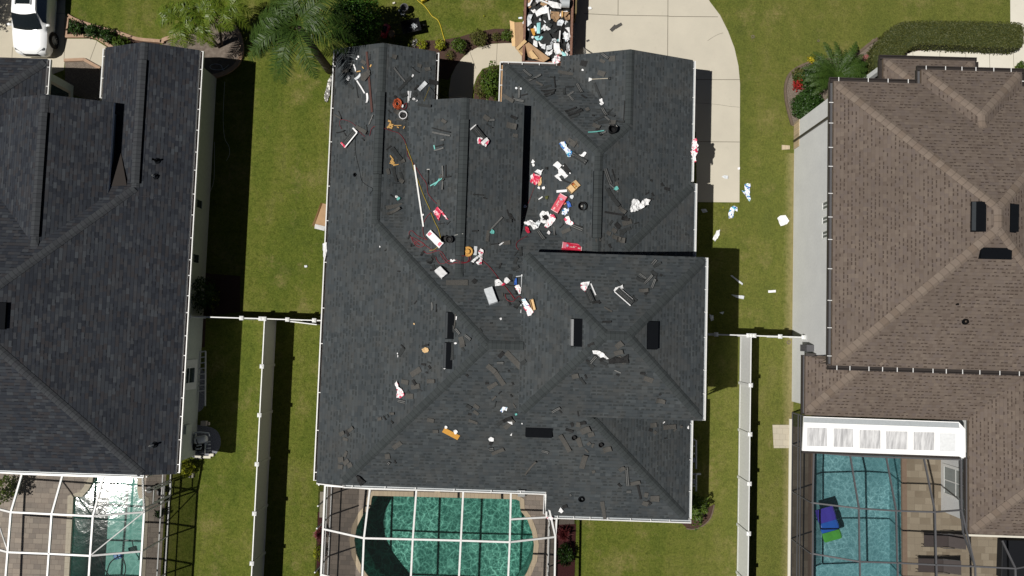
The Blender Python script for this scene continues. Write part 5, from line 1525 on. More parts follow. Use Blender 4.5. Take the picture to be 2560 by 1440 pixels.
def slip(mb, a, c, n, w, th=0.012, curl=0.0, lift=0.006, taper=0.0, segs=4, skew=0.0):
    """thin bent strip from a to c on a surface with normal n"""
    d = (c - a); L = d.length; d.normalize(); s_ = n.cross(d).normalized()
    top = []
    for i in range(segs + 1):
        t = i / segs; h = lift + th + curl * abs(2 * t - 1) ** 2.0 * (1 if t > .5 else skew)
        p = a + d * L * t + n * h; ww = w * (1 - taper * t)
        top.append((p - s_ * ww / 2, p + s_ * ww / 2))
    vs = [q for r in top for q in r] + [q - n * th for r in top for q in r]; N = 2 * (segs + 1); fs = []
    for i in range(segs):
        A = 2 * i; fs += [(A, A + 2, A + 3, A + 1), (N + A, N + A + 1, N + A + 3, N + A + 2), (A, N + A, N + A + 2, A + 2), (A + 1, A + 3, N + A + 3, N + A + 1)]
    fs += [(0, 1, N + 1, N), (2 * segs, N + 2 * segs, N + 2 * segs + 1, 2 * segs + 1)]
    fs = [f[::-1] for f in fs]
    mb.mesh(vs, fs)
    return top, n


LBLUSED = {}


def onplane(px, py, q, n):
    d = _RM @ Vector(((px - 1280.0) / FPX, -(py - 720.0) / FPX, -1.0)); o = Vector((0, 0, CAMH))
    return o + d * ((q - o).dot(n) / d.dot(n))


def piece(x0, y0, x1, y1, wpx, k='s', curl=None, th=0.012, cat='shingle', name='shingle_strip', where_=None, taper=None):
    m, n = surf((x0 + x1) / 2, (y0 + y1) / 2)
    a, c = onplane(x0, y0, m, n), onplane(x1, y1, m, n)
    w = wpx * (CAMH - m.z) / FPX
    th = th * rs.choice([1.3, 1.8, 2.6]) if curl is None else th
    b = MB(); cu = (rs.choice([0.01, 0.03, 0.06, 0.09]) if curl is None else curl) * min(1.0, (c - a).length / 0.5)
    top, _ = slip(b, a, c, n, w, th, cu, rs.uniform(0.003, 0.012), (rs.choice([0, 0, 0.2, -0.15]) if taper is None else taper), skew=rs.random())
    if k == 'l':
        b.cur = 1
        for f in (0.3, 0.7):
            for i in range(len(top) - 1):
                p, q = top[i][0].lerp(top[i][1], f), top[i + 1][0].lerp(top[i + 1][1], f); s_ = (top[i][1] - top[i][0]).normalized() * 0.009
                b.face([p - s_ + n * .002, q - s_ + n * .002, q + s_ + n * .002, p + s_ + n * .002])
    L = math.hypot(x1 - x0, y1 - y0)
    if k in KIND: look, mt = KIND[k]; mats = [M[mt], M['sealant']]
    else: look, mt = WPX[k]; mats = [M[mt]]
    size = 'short' if L < 14 else ('long' if L > 34 else '')
    br = 'broad' if wpx > 9.5 else ('narrow' if wpx < 4 else '')
    o = b.build(name, mats, obj_loc=m)
    noun = {'shingle': 'shingle piece', 'wrapper': 'wrapper strip', 'strip': 'plastic strip', 'stick': 'wooden stick'}[cat]
    xm, ym = (x0 + x1) / 2, (y0 + y1) / 2; ori = orient(x0, y0, x1, y1); cand = []
    for sk in (0, 45, 80, 120):
        wh = where_ or where(xm, ym, sk)
        cand += [(size, br, look, noun, ori, wh), (size, look, noun, ori, wh), (size, br, look, noun, wh)]
    cand = [' '.join(q for q in t if q) for t in cand]; cand = [t for t in cand if len(t.split()) <= 16]
    words = next((t for t in cand if t not in LBLUSED), cand[0])
    LBLUSED[words] = 1
    return tag(o, words, cat, SGRP if cat == 'shingle' else 'light scraps on the littered roof')


def crumple(name, label, cat, poly, mat, amp=0.06, sub=3, lift=0.02, group=None, parent=None, seed=None, base=None):
    """crumpled sheet filling a pixel outline on whatever lies beneath it"""
    rg = random.Random(seed if seed is not None else int(poly[0][0] * 3 + poly[0][1]))
    pts = []; nn = Vector()
    for x, y in poly:
        if base is None: p, n = surf(x, y)
        else: p, n = W(x, y, base), Vector((0, 0, 1))
        pts.append(p + n * lift); nn += n
    nn.normalize(); c = sum(pts, Vector()) / len(pts)
    bm = bmesh.new(); vs = [bm.verts.new(p) for p in pts]
    try: f = bm.faces.new(vs)
    except ValueError: f = None
    bmesh.ops.triangulate(bm, faces=bm.faces[:])
    for k in range(sub):
        lng = [e for e in bm.edges if e.calc_length() > 0.07]
        if not lng: break
        bmesh.ops.subdivide_edges(bm, edges=lng, cuts=1, use_grid_fill=True)
        bmesh.ops.triangulate(bm, faces=bm.faces[:])
    off = Vector((rg.random() * 40, rg.random() * 40, 0)); s_ = (max((p - c).length for p in pts))
    for v in bm.verts:
        h = noise.noise(v.co * 5.5 + off) * 0.8 + noise.noise(v.co * 13 + off) * 0.45
        hor = Vector((noise.noise(v.co * 9 + off * 2), noise.noise(v.co * 9 - off), 0)) * amp * 0.45
        v.co += nn * (amp * (0.9 + h)) + hor
    bm.verts.index_update(); b = MB(); b.mesh([v.co.copy() for v in bm.verts], [tuple(v.index for v in fc.verts) for fc in bm.faces]); bm.free()
    o = b.build(name, M[mat] if isinstance(mat, str) else mat, parent, obj_loc=None if parent else c)
    if parent is None: tag(o, label, cat, group)
    return o


def blob(cx, cy, r, seed=0, n=7, ay=1.0):
    rg = random.Random(int(cx * 13 + cy * 7) + seed)
    return [(cx + r * rg.uniform(.65, 1.25) * math.cos(6.283 * i / n), cy + ay * r * rg.uniform(.65, 1.25) * math.sin(6.283 * i / n)) for i in range(n)]


# --- shingle strips: x0 y0 x1 y1 width kind
STR = """
882 153 874 177 5 l|857 180 875 176 9 b|886 187 896 245 2 s|838 288 855 298 4 b|847 278 855 297 2 k|923 312 933 288 4 l|916 312 920 337 2.5 k|892 318 918 333 9 b
925 136 925 150 2 k|904 152 915 160 9 b|858 140 860 155 2 k|870 210 884 222 6 s|843 333 864 327 2.5 k|861 332 866 340 3 k|836 238 838 222 5 s|905 345 912 352 3 k|940 300 944 330 4 b
984 170 1012 205 6 l|997 225 1028 192 7 s|1043 162 1053 166 9 b|1062 174 1075 172 9 b|1072 204 1094 208 13 k|980 140 991 144 10 b|1030 168 1045 182 2 k|1035 225 1045 214 4 k|1002 240 1018 236 9 s|985 240 994 250 5 k|972 252 984 256 7 s|985 275 998 284 12 b|970 275 977 283 3 k|990 298 1008 300 4 b|1034 232 1042 240 10 s
965 375 977 365 3 k|980 370 1002 400 10 s|1000 405 1011 401 9 b|982 418 990 455 8 s|1000 430 1008 455 7 s|965 520 1005 512 10 b|968 538 1000 522 7 b|975 487 990 496 3 k|985 458 1000 458 2 k|998 448 1008 456 9 b|968 422 972 436 8 b
1045 262 1079 266 7 s|1080 320 1127 332 2.5 k|1081 331 1126 340 6 l|1102 350 1112 350 6 l|1086 377 1110 370 5 l|1088 367 1110 362 4 k|1107 415 1107 475 5 l|1115 412 1115 442 3 k|1071 425 1071 462 2 k|1100 438 1109 452 8 b|1105 300 1116 307 9 b|1096 500 1098 517 8 b|1096 560 1112 558 2 k|1118 562 1126 553 2 k|1112 444 1128 441 3 k
1182 486 1208 488 2.5 k|1207 494 1216 497 3 k|1227 573 1255 543 5 l|1221 576 1217 604 8 b|1180 578 1194 577 3.5 k|1256 608 1275 606 9 b|1227 611 1245 609 3 k|1267 524 1272 540 3 k|1274 533 1276 548 4 k|1276 535 1286 552 3 k|1265 552 1278 552 8 s|1209 290 1222 300 11 b|1222 300 1236 300 8 l|1276 290 1292 297 7 k|1266 312 1290 318 15 b|1282 338 1294 340 9 b|1215 310 1230 320 3 s
1308 175 1328 192 7 l|1322 202 1352 188 6 l|1312 195 1336 199 3 s|1340 205 1357 215 5 b|1351 221 1378 214 6 s|1352 228 1388 226 4 k|1356 232 1386 230 4 s|1360 237 1384 234 4 k|1363 242 1378 237 4 s|1385 192 1388 220 3 k|1375 193 1386 193 5 s|1395 180 1433 186 10 b|1434 172 1434 181 3 k|1418 180 1426 172 4 s|1442 210 1454 232 9 l|1486 208 1503 248 6 s|1409 222 1411 238 6 s|1418 240 1434 229 6 l|1423 240 1433 252 7 l|1453 238 1466 246 4 k|1413 218 1434 218 3 k|1298 216 1298 246 8 l|1284 248 1310 254 7 l|1258 238 1285 255 9 b|1303 239 1320 235 4 k|1281 241 1286 252 4 k
1412 280 1440 270 5 k|1415 285 1450 273 5 s|1420 290 1455 277 5 k|1425 295 1448 287 6 s|1440 283 1457 276 8 s|1505 272 1516 290 9 l|1483 304 1510 291 5 s|1510 290 1523 302 6 l|1494 308 1525 303 9 s|1523 305 1539 307 14 b|1540 304 1560 306 6 s|1562 252 1559 302 2 k|1517 284 1536 292 6 s|1480 288 1486 290 4 k|1482 312 1500 320 12 b|1492 322 1503 340 8 k|1500 336 1514 330 6 l|1510 288 1533 272 3 s|1466 270 1472 278 11 b
1505 135 1522 147 9 l|1522 148 1538 146 13 b|1451 157 1467 160 13 k|1500 150 1512 156 8 b|1495 181 1513 187 12 b
1432 385 1467 407 13 l|1408 412 1424 432 10 k|1420 350 1440 364 14 b|1415 370 1425 352 5 s|1440 352 1446 368 4 b|1402 448 1436 462 4 k|1436 458 1450 462 3 k|1512 422 1525 460 11 l|1530 423 1538 452 3 k|1534 448 1544 448 6 s|1517 472 1545 515 10 s|1520 458 1545 480 4 l|1546 517 1562 532 9 b|1511 530 1557 538 5 k|1540 455 1546 476 8 b
1622 497 1632 498 3 k|1612 486 1620 482 3 k|1629 482 1633 490 5 k|1653 457 1657 465 6 k|1660 470 1673 474 7 k|1625 450 1630 452 5 k|1405 582 1427 572 9 b|1489 602 1500 598 9 b|1345 578 1360 600 9 l|1384 566 1386 590 5 l|1428 563 1457 575 11 l|1431 560 1456 568 3 k|1400 570 1410 560 3 k|1370 578 1378 582 4 k|1500 597 1503 590 3 k
1552 545 1570 550 9 k|1556 560 1578 553 12 b|1538 558 1548 570 11 k|1530 572 1540 580 10 b|1548 580 1575 570 9 s|1530 590 1550 598 10 b|1553 588 1562 575 8 s|1585 560 1596 556 3 k|1523 563 1530 552 5 s|1522 610 1526 620 6 k|1540 598 1560 602 12 b|1562 540 1568 552 7 k|1516 580 1526 586 9 b
1590 695 1610 705 8 s|1598 685 1615 697 8 l|1610 710 1630 690 8 l|1630 662 1640 650 11 l|1633 668 1652 658 6 s|1648 641 1660 637 9 k|1628 678 1642 689 9 s|1629 720 1637 700 9 l|1640 690 1642 705 3 k|1612 731 1618 735 9 k|1650 686 1655 690 5 k|1597 727 1620 727 9 b|1505 805 1528 805 4 k|1480 757 1497 755 6 k|1495 752 1500 760 5 k|1510 768 1530 780 4 b|1578 742 1590 755 9 s|1540 702 1556 716 4 s
1540 868 1556 856 14 b|1535 884 1557 878 12 b|1545 892 1562 906 12 b|1500 904 1518 911 8 s|1475 908 1490 890 9 l|1470 905 1483 918 9 s|1465 900 1473 904 5 k|1500 902 1512 894 8 k|1536 925 1552 932 3 l|1541 935 1547 938 4 k|1430 942 1446 938 12 b|1450 944 1462 960 7 s|1462 936 1466 946 4 k|1600 932 1612 934 6 k|1610 945 1632 952 12 b|1470 865 1486 858 8 k
1247 672 1252 660 4 k|1285 640 1296 625 3 s|1300 620 1303 642 7 s|1286 660 1292 645 9 s|1282 676 1296 668 7 s|1275 688 1276 706 9 k|1180 654 1182 662 3 k|1247 704 1262 712 4 s|1266 712 1288 716 3 k|1262 735 1275 736 3 k|1270 748 1276 764 4 k|1286 720 1292 738 3 k|1285 770 1298 757 7 s|1291 773 1299 760 3 k|1240 695 1248 708 5 k|1255 733 1258 742 3 b
1115 707 1170 707 13 b|1182 700 1190 707 11 k|1072 660 1085 640 9 k|1066 655 1080 648 7 s|1082 662 1086 676 7 s|1100 664 1118 672 3 k|1075 676 1085 676 3 k|1052 640 1058 630 5 k|1020 598 1025 588 4 k|1028 610 1028 618 4 k|1033 616 1038 612 3 k|1057 628 1062 632 5 k|1075 640 1090 650 4 s|1010 632 1020 632 3 k|962 627 966 625 3 k|994 678 1001 679 3 k
1036 760 1042 752 3 k|1080 756 1081 776 5 l|1091 760 1091 780 2.5 k|1140 785 1136 822 3 b|1139 822 1150 836 8 l|1163 838 1178 850 8 l|1196 822 1203 832 10 s|1128 858 1130 900 11 s|1130 815 1137 830 8 s|1152 842 1158 868 13 b|1155 868 1162 878 6 s|1225 808 1231 808 3 k
997 890 1010 870 10 s|1003 862 1013 872 3 k|1055 866 1072 862 4 k|1028 938 1052 922 14 b|1004 953 1022 957 10 b|1032 950 1040 962 7 k|1028 968 1050 965 12 b|1068 953 1088 953 11 b|1015 990 1034 991 13 b|1053 910 1065 912 5 k|1072 914 1077 922 6 k|1064 930 1069 932 4 k|995 1002 1013 1006 9 l|1045 972 1056 978 4 s|1068 905 1078 908 4 s|1018 978 1024 984 8 s
1218 913 1238 929 13 b|1236 927 1260 962 12 b|1265 880 1303 919 14 b|1247 893 1259 880 10 k|1302 910 1315 901 10 s|1242 907 1259 907 9 l|1220 971 1243 957 12 b|1213 958 1222 958 6 k|1165 936 1170 940 6 k|1270 925 1274 928 4 k|1280 955 1284 962 4 k|1246 985 1253 978 3 k|1276 985 1280 992 4 k|1230 1000 1240 990 5 b
1243 1063 1258 1051 9 s|1258 1052 1280 1043 9 k|1166 1012 1178 1020 8 s|1185 1012 1197 1020 10 b|1170 1034 1178 1036 6 k|1172 1050 1194 1058 8 b|1184 1027 1196 1036 9 b|1262 1070 1285 1050 12 b|1282 1008 1290 1020 3 b|1236 1018 1240 1002 3 s|1068 1048 1085 1052 10 b|1082 1078 1096 1078 10 b|850 1087 862 1080 11 b|872 1078 884 1068 9 b|858 1096 870 1100 8 b|866 1075 872 1090 7 k|945 1048 955 1046 8 b|958 1040 966 1050 4 k|968 1036 972 1044 4 s|975 1034 987 1034 6 b|978 1052 984 1058 4 k
846 1150 860 1148 14 b|860 1160 872 1150 12 b|846 1166 858 1168 11 b|870 1166 880 1160 10 b|862 1142 868 1128 8 b|983 1120 1003 1106 12 b|968 1134 970 1146 12 b|969 1160 975 1154 9 l|986 1150 990 1158 3 k|1222 1124 1234 1122 11 l|1230 1134 1260 1122 9 b|1225 1112 1229 1104 7 k|1312 1185 1340 1152 4 b|1354 1127 1371 1131 8 l|1380 1030 1400 1018 9 l|1394 1020 1404 1032 3 k|1444 1028 1446 1040 3 k
1400 1086 1424 1127 11 b|1444 1094 1452 1116 13 b|1452 1080 1475 1070 16 b|1470 1088 1485 1084 12 b|1440 1060 1452 1062 13 b|1428 1056 1432 1066 8 k|1414 1072 1432 1078 6 k|1450 1058 1464 1056 8 k|1508 1126 1528 1120 14 b|1454 1170 1464 1136 13 b|1468 1112 1476 1106 8 b|1480 1118 1484 1108 5 b|1462 1122 1470 1130 4 b|1480 1180 1488 1178 9 b|1566 1167 1569 1212 9 l|1548 1176 1562 1168 11 b|1545 1208 1552 1216 6 k|1566 1229 1578 1229 10 l|1594 1212 1602 1247 6 k|1576 1210 1600 1204 9 b|1610 1236 1620 1238 13 b|1626 1246 1648 1246 15 b|1606 1256 1620 1260 11 b|1618 1252 1626 1260 8 k|1505 1253 1512 1297 10 b|1406 1268 1418 1264 8 k|1424 1238 1428 1236 8 l|1626 1064 1640 1062 11 b|1658 1069 1688 1066 11 b|1622 1073 1630 1077 8 k|1634 1078 1640 1084 8 b|1684 1078 1690 1072 5 b|1700 1066 1706 1068 6 b|1660 1096 1666 1096 3 k|1640 1000 1662 1004 13 b|1648 988 1652 984 5 k|1712 585 1720 587 4 s
"""
for ln in STR.strip().replace('\n', '|').split('|'):
    q = ln.split(); piece(*[float(t) for t in q[:5]], q[5])

# --- pale strips, sticks, bits
for q in """885 162 892 180 3.5 white|903 186 890 200 6.5 grey|893 202 913 234 3.5 white|919 234 919 258 5.5 white|869 201 874 190 8 white|1046 226 1064 207 9 grey|1021 228 1021 257 4.5 white|1027 228 1025 245 2.5 grey|1029 194 1033 187 4 white
1248 613 1258 606 3.5 white|1392 479 1418 477 6 white|1347 499 1357 492 2.5 white|1408 414 1427 435 2.5 white|1189 616 1187 638 8 grey|1290 692 1304 690 2 grey|1304 690 1303 720 1.5 grey|994 882 996 893 2.5 white|1142 791 1141 800 3 white|1477 710 1489 739 3 white|1657 1058 1661 1054 2.5 white""".replace('\n', '|').split('|'):
    v = q.split(); piece(*[float(t) for t in v[:5]], v[5], cat='wrapper', name='wrapper_strip')
for q in "1085 363 1088 377 3 teal|1076 465 1107 447 2.8 teal|1087 465 1100 447 2.8 teal|1470 332 1510 328 2.6 teal|1080 463 1096 455 2 teal".split('|'):
    v = q.split(); piece(*[float(t) for t in v[:5]], v[5], cat='strip', name='plastic_strip')
for q in """892 180 902 178 2 wood|906 167 910 172 2 wood|926 168 929 162 3 wood|970 302 977 305 5 wood|973 309 982 318 3 wood|968 320 976 312 4 wood|972 313 983 312 3 wood|970 318 980 321 3 wood|976 306 979 320 2.5 wood|985 314 1003 314 1.8 wood|992 317 997 320 2.5 wood|1008 322 1011 316 2 wood
975 389 983 400 2.6 wood|979 398 981 412 2.4 wood|974 408 988 411 2.4 wood|983 414 996 411 2.4 wood|980 403 986 407 2.2 wood|976 402 980 410 2.4 wood|982 400 984 414 2 wood""".replace('\n', '|').split('|'):
    v = q.split(); piece(*[float(t) for t in v[:5]], v[5], th=0.03, curl=0.0, cat='stick', name='wooden_stick')

WG = 'torn wrappers on the littered roof'
def wrap(label, poly, mat, amp=0.06, **kw): return crumple('wrapper', label, 'wrapper', poly, mat, amp, group=WG, **kw)


wrap('red printed torn wrapper sheet above the pale bundle and black tubs', [(1085, 529), (1095, 517), (1108, 531), (1122, 550), (1117, 548), (1104, 533), (1098, 552), (1091, 540)], 'wrap_redder')
wrap('red and white wrapper with a loose white tail beside the straw hat', [(1194, 630), (1200, 622), (1207, 626), (1207, 637), (1204, 650), (1205, 661), (1195, 663), (1189, 657), (1200, 648), (1197, 640)], 'wrap_red', 0.08)
wrap('slim white wrapper tail pointing at the red hose below the straw hat', [(1176, 654), (1188, 643), (1201, 635), (1204, 639), (1190, 649), (1183, 657)], 'wrap_white')
wrap('small white paper knot lying on the red hoses', [(1128, 653), (1136, 649), (1141, 651), (1132, 656)], 'wrap_white', 0.04)
wrap('left half of the bow shaped white wrapper on the red hose', [(1237, 700), (1248, 700), (1259, 711), (1250, 716), (1238, 716)], 'wrap_white')
wrap('right half of the bow shaped white wrapper on the red hose', [(1260, 708), (1262, 697), (1268, 694), (1276, 704), (1266, 711)], 'wrap_white')
wrap('little red printed knot between the two bow shaped wrapper halves', [(1252, 713), (1260, 708), (1264, 712), (1256, 716)], 'wrap_redder', 0.05)
wrap('blue wrapper sliver with a white tip right of the bow shaped wrapper', [(1288, 698), (1292, 696), (1292, 714), (1285, 714)], 'blue', 0.05)
wrap('white wrapper curl trailing below the blue sliver', [(1286, 715), (1297, 714), (1303, 722), (1302, 735), (1296, 737), (1294, 728), (1288, 722)], 'wrap_red', 0.06)
wrap('blue printed white wrapper beside the small cardboard tray', [(1305, 748), (1315, 748), (1324, 762), (1316, 768), (1301, 765), (1308, 758)], 'wrap_blue', 0.08)
wrap('white wrapper with a red corner below the blue printed wrapper', [(1310, 768), (1324, 763), (1335, 779), (1329, 788), (1321, 791), (1317, 778)], 'wrap_red', 0.06)
wrap('two small white shreds left of the blue printed wrapper', [(1301, 775), (1306, 774), (1304, 783), (1301, 783)], 'wrap_white', 0.03)
wrap('blue printed wrapper trailing up from a spilled bundle above the white wrapper cross', [(1399, 361), (1405, 356), (1414, 355), (1420, 370), (1432, 380), (1428, 392), (1420, 393), (1413, 378)], 'wrap_blue', 0.09)
wrap('white wrapper tail right of the blue printed one', [(1436, 383), (1452, 388), (1463, 380), (1467, 383), (1461, 393), (1448, 392)], 'wrap_white', 0.06)
wrap('square white head of the torn wrapper cross', [(1384, 414), (1394, 404), (1406, 413), (1397, 424)], 'wrap_white', 0.07)
wrap('white arms of the torn wrapper cross', [(1397, 424), (1404, 420), (1421, 440), (1413, 447), (1406, 438), (1399, 442), (1407, 453), (1400, 452), (1387, 441), (1398, 434)], 'wrap_white', 0.07)
wrap('blue plastic film right of the large red bundle', [(1417, 507), (1423, 503), (1430, 517), (1421, 521)], 'blue', 0.07)
wrap('crumpled white wrapper with a blue heart below the blue plastic film', [(1407, 527), (1413, 520), (1418, 524), (1424, 521), (1424, 529), (1414, 539), (1407, 536)], 'wrap_blue', 0.08)
wrap('red and white wrapper knot below the large red bundle', [(1411, 550), (1417, 543), (1425, 541), (1427, 552), (1437, 558), (1428, 564), (1417, 560)], 'wrap_red', 0.09)
wrap('white wrapper hood at the left end of the white wrapper pile', [(1309, 558), (1325, 552), (1337, 558), (1345, 572), (1333, 577), (1326, 566), (1316, 565)], 'wrap_white', 0.10)
wrap('grey white torn sheet in the middle of the white wrapper pile', [(1338, 560), (1346, 553), (1352, 557), (1346, 572), (1340, 566)], 'wrap_grey', 0.08)
wrap('ring shaped white wrapper round black rubble in the white wrapper pile', [(1350, 538), (1358, 530), (1372, 531), (1377, 542), (1376, 552), (1362, 560), (1352, 556), (1353, 546)], 'wrap_white', 0.10)
wrap('black rubble heap inside the white wrapper ring', [(1356, 540), (1368, 538), (1374, 546), (1368, 552), (1357, 549)], 'scrap_black', 0.16)
wrap('white wrapper with red edges at the lower end of the large red bundle', [(1376, 536), (1386, 538), (1391, 548), (1380, 563), (1370, 572), (1361, 566), (1372, 552)], 'wrap_red', 0.10)
wrap('bright red torn wrapper below the white wrapper hood', [(1312, 569), (1319, 568), (1322, 577), (1325, 584), (1319, 587), (1314, 578)], 'red_print', 0.08)
wrap('red printed wrapper heap beside the dark roof shadow line', [(1330, 447), (1336, 434), (1343, 436), (1353, 440), (1350, 457), (1340, 464), (1329, 456)], 'wrap_redder', 0.10)
wrap('white wrapper peak on top of the red printed heap', [(1338, 430), (1344, 424), (1354, 427), (1361, 425), (1352, 440), (1346, 433)], 'wrap_white', 0.09)
wrap('white wrapper lobes along the left side of the red printed heap', [(1328, 440), (1333, 436), (1335, 452), (1333, 460), (1327, 455)], 'wrap_white', 0.08)
crumple('cardboard_scrap', 'bent cardboard scrap at the lower right of the red printed heap', 'cardboard', [(1348, 448), (1356, 443), (1354, 464), (1346, 465)], 'card_light', 0.05)
wrap('wide heap of white wrapper film on the east slope of the garage roof', [(1572, 524), (1579, 500), (1590, 499), (1598, 512), (1607, 497), (1622, 501), (1619, 512), (1604, 520), (1590, 528), (1576, 531)], 'wrap_white', 0.12)
wrap('red edged white wrapper flap at the head of a bundle on the tall roof', [(1452, 708), (1475, 705), (1463, 732), (1451, 722)], 'wrap_red', 0.07)
wrap('white wrapper corner at the head of the slit bundle on the tall roof', [(1534, 728), (1538, 720), (1548, 717), (1556, 714), (1558, 722), (1546, 724), (1538, 732)], 'wrap_white', 0.05)
wrap('ragged white film beside the black felt sheets on the tall roof', [(1481, 875), (1493, 874), (1506, 880), (1514, 888), (1522, 896), (1517, 898), (1508, 890), (1500, 892), (1492, 884), (1484, 884)], 'wrap_white', 0.06)
wrap('white and red wrapper twist on the west slope above the rear hip', [(989, 960), (995, 952), (999, 966), (1006, 974), (1013, 984), (1012, 990), (1002, 996), (994, 994), (996, 978)], 'wrap_red', 0.09)
wrap('small white and blue wrapper above the tiny teal scrap', [(1250, 1026), (1257, 1016), (1268, 1017), (1267, 1027), (1260, 1024), (1256, 1030)], 'wrap_blue', 0.05)
wrap('tiny teal scrap near the right end of the rear slope rubble', [(1287, 1033), (1292, 1032), (1293, 1037), (1288, 1038)], 'teal', 0.03)
wrap('small white triangle scrap above the crosswise vent', [(1268, 1054), (1280, 1053), (1281, 1061)], 'wrap_white', 0.03)
wrap('smaller white scrap left of the crosswise vent', [(1275, 1087), (1281, 1081), (1279, 1089)], 'wrap_white', 0.03)
wrap('white paper cup lid with an orange top left of the crosswise vent', [(1221, 1096), (1227, 1090), (1235, 1094), (1234, 1101), (1224, 1102)], 'wrap_white', 0.04)
wrap('white three lobed scrap near the pool side notch of the roof', [(1395, 1277), (1401, 1267), (1406, 1272), (1409, 1276), (1403, 1281)], 'wrap_white', 0.05)
wrap('crumpled red and white wrapper clump hung on the east gutter of the garage', [(1729, 352), (1739, 348), (1744, 365), (1739, 378), (1728, 374)], 'wrap_red', 0.12, base=3.02)
wrap('lower red streaked wrapper tail on the east gutter of the garage', [(1725, 380), (1745, 372), (1738, 392), (1740, 405), (1734, 408), (1731, 394)], 'wrap_red', 0.10, base=3.02)
wrap('red and white wrapper with brown card at the end of the garage front gutter', [(1379, 156), (1385, 144), (1393, 138), (1400, 142), (1401, 152), (1396, 160), (1385, 162)], 'wrap_red', 0.14, base=2.98)
wrap('white film snagged on the west gutter of the littered roof', [(808, 610), (817, 606), (818, 628), (812, 655), (809, 640)], 'wrap_white', 0.05, base=3.0)
wrap('white and red film at the notch corner above the pool cage', [(1366, 1294), (1376, 1290), (1384, 1294), (1378, 1300), (1370, 1298)], 'wrap_red', 0.08, base=3.0)
for k, (x, y, r_, m_) in enumerate([(897, 143, 3, 'wrap_white'), (1457, 176, 2.6, 'wrap_white'), (1035, 249, 4, 'wrap_white'), (1042, 252, 3, 'wrap_white'), (1090, 219, 5, 'wrap_white'), (1005, 267, 4, 'wrap_white'), (995, 496, 5, 'teal'), (990, 492, 4, 'wrap_white'), (1333, 405, 5, 'wrap_white'), (1334, 413, 4, 'wrap_white'),
                                    (1348, 470, 3.5, 'wrap_white'), (1360, 470, 4.5, 'wrap_white'), (1368, 494, 5, 'leaf_olive'), (1313, 517, 4, 'wrap_white'), (1371, 583, 4, 'wrap_red'), (1503, 252, 5, 'wrap_white'), (1504, 261, 5, 'wrap_white'), (1292, 221, 3, 'wrap_grey'), (1303, 222, 3, 'wrap_grey'), (1230, 580, 6, 'teal'), (1539, 472, 6, 'teal'), (1116, 1067, 4, 'wrap_white'), (1139, 1078, 5, 'wrap_white'),
                                    (1367, 421, 4, 'scrap_black'), (1065, 876, 8, 'card_light'), (1140, 858, 3, 'wrap_white'), (1036, 810, 2.5, 'card_light'), (1252, 798, 3, 'wrap_white'), (1113, 920, 3, 'wrap_white'), (1118, 843, 2.5, 'wrap_white'), (1306, 689, 2.5, 'wrap_white'), (1412, 509, 3.5, 'orange'), (1430, 493, 5, 'wrap_grey'), (950, 617, 2, 'wrap_white'), (1722, 1068, 5, 'wrap_white'), (1305, 1058, 2, 'wrap_white'), (1058, 537, 3, 'wrap_white'), (1129, 652, 4, 'wrap_white'), (893, 148, 2, 'wrap_white')]):
    cn = {'wrap_white': 'white', 'wrap_grey': 'pale grey', 'teal': 'teal', 'leaf_olive': 'olive', 'wrap_red': 'red and white', 'scrap_black': 'black', 'card_light': 'cardboard', 'orange': 'orange'}[m_]
    crumple('paper_scrap', f'{"tiny" if r_ < 4 else "small"} {cn} crumpled scrap {where(x, y)}', 'scrap', blob(x, y, r_), m_, 0.035 if r_ < 4 else 0.06, 2, group='small crumpled scraps on the littered roof')
crumple('felt_sheet', 'crumpled black felt sheet with a raised edge on the tall roof', 'felt sheet', [(1521, 897), (1535, 890), (1550, 893), (1570, 884), (1571, 906), (1522, 907)], 'scrap_black', 0.07)
crumple('felt_sheet', 'worn grey felt sheet bent over the red brown board', 'felt sheet', [(903, 188), (912, 183), (926, 174), (928, 188), (915, 205), (905, 202)], 'scrap_brown', 0.08)
crumple('felt_sheet', 'black torn sheet hanging over the rear eave above the pool cage', 'felt sheet', [(889, 1186), (898, 1188), (905, 1195), (914, 1203), (903, 1214), (896, 1203)], 'scrap_black', 0.07)


def bundle(label, x0, y0, x1, y1, wpx, kind, thick=0.13, bare=0.0):
    """shingle bundle lying along x0y0-x1y1"""
    a, n = surf(x0, y0); c, _ = surf(x1, y1)
    if abs((c - a).normalized().dot(n)) > 0.15: c = a + (c - a - n * (c - a).dot(n))
    m = (a + c) / 2; w = wpx * (CAMH - m.z) / FPX; d = (c - a); L = d.length; d.normalize(); s_ = n.cross(d).normalized()
    r = thing('shingle_bundle', label, 'shingle bundle', m, 'shingle bundles on the littered roof')
    F = Matrix((d, s_, n)).transposed().to_4x4(); F.translation = m + n * (thick / 2 + .004)
    b = MB()
    for k in range(5):
        G = F.copy(); G.translation = m + n * (.004 + thick * (k + .5) / 5) + s_ * rs.uniform(-.012, .012) + d * rs.uniform(-.01, .01); b.boxm(G, L * .97, w * .93, thick / 5 - .003)
    b.cur = 1; z = thick / 2 + .003
    for o in (-.12, .12):
        P = [F @ Vector((sx * L * .47, w * (o + sy), z)) for sx, sy in ((-1, -.012), (1, -.012), (1, .012), (-1, .012))]; b.face(P)
    b.build('shingles', [M['scrap'], M['sealant']], r)
    return r, F, L, w, thick


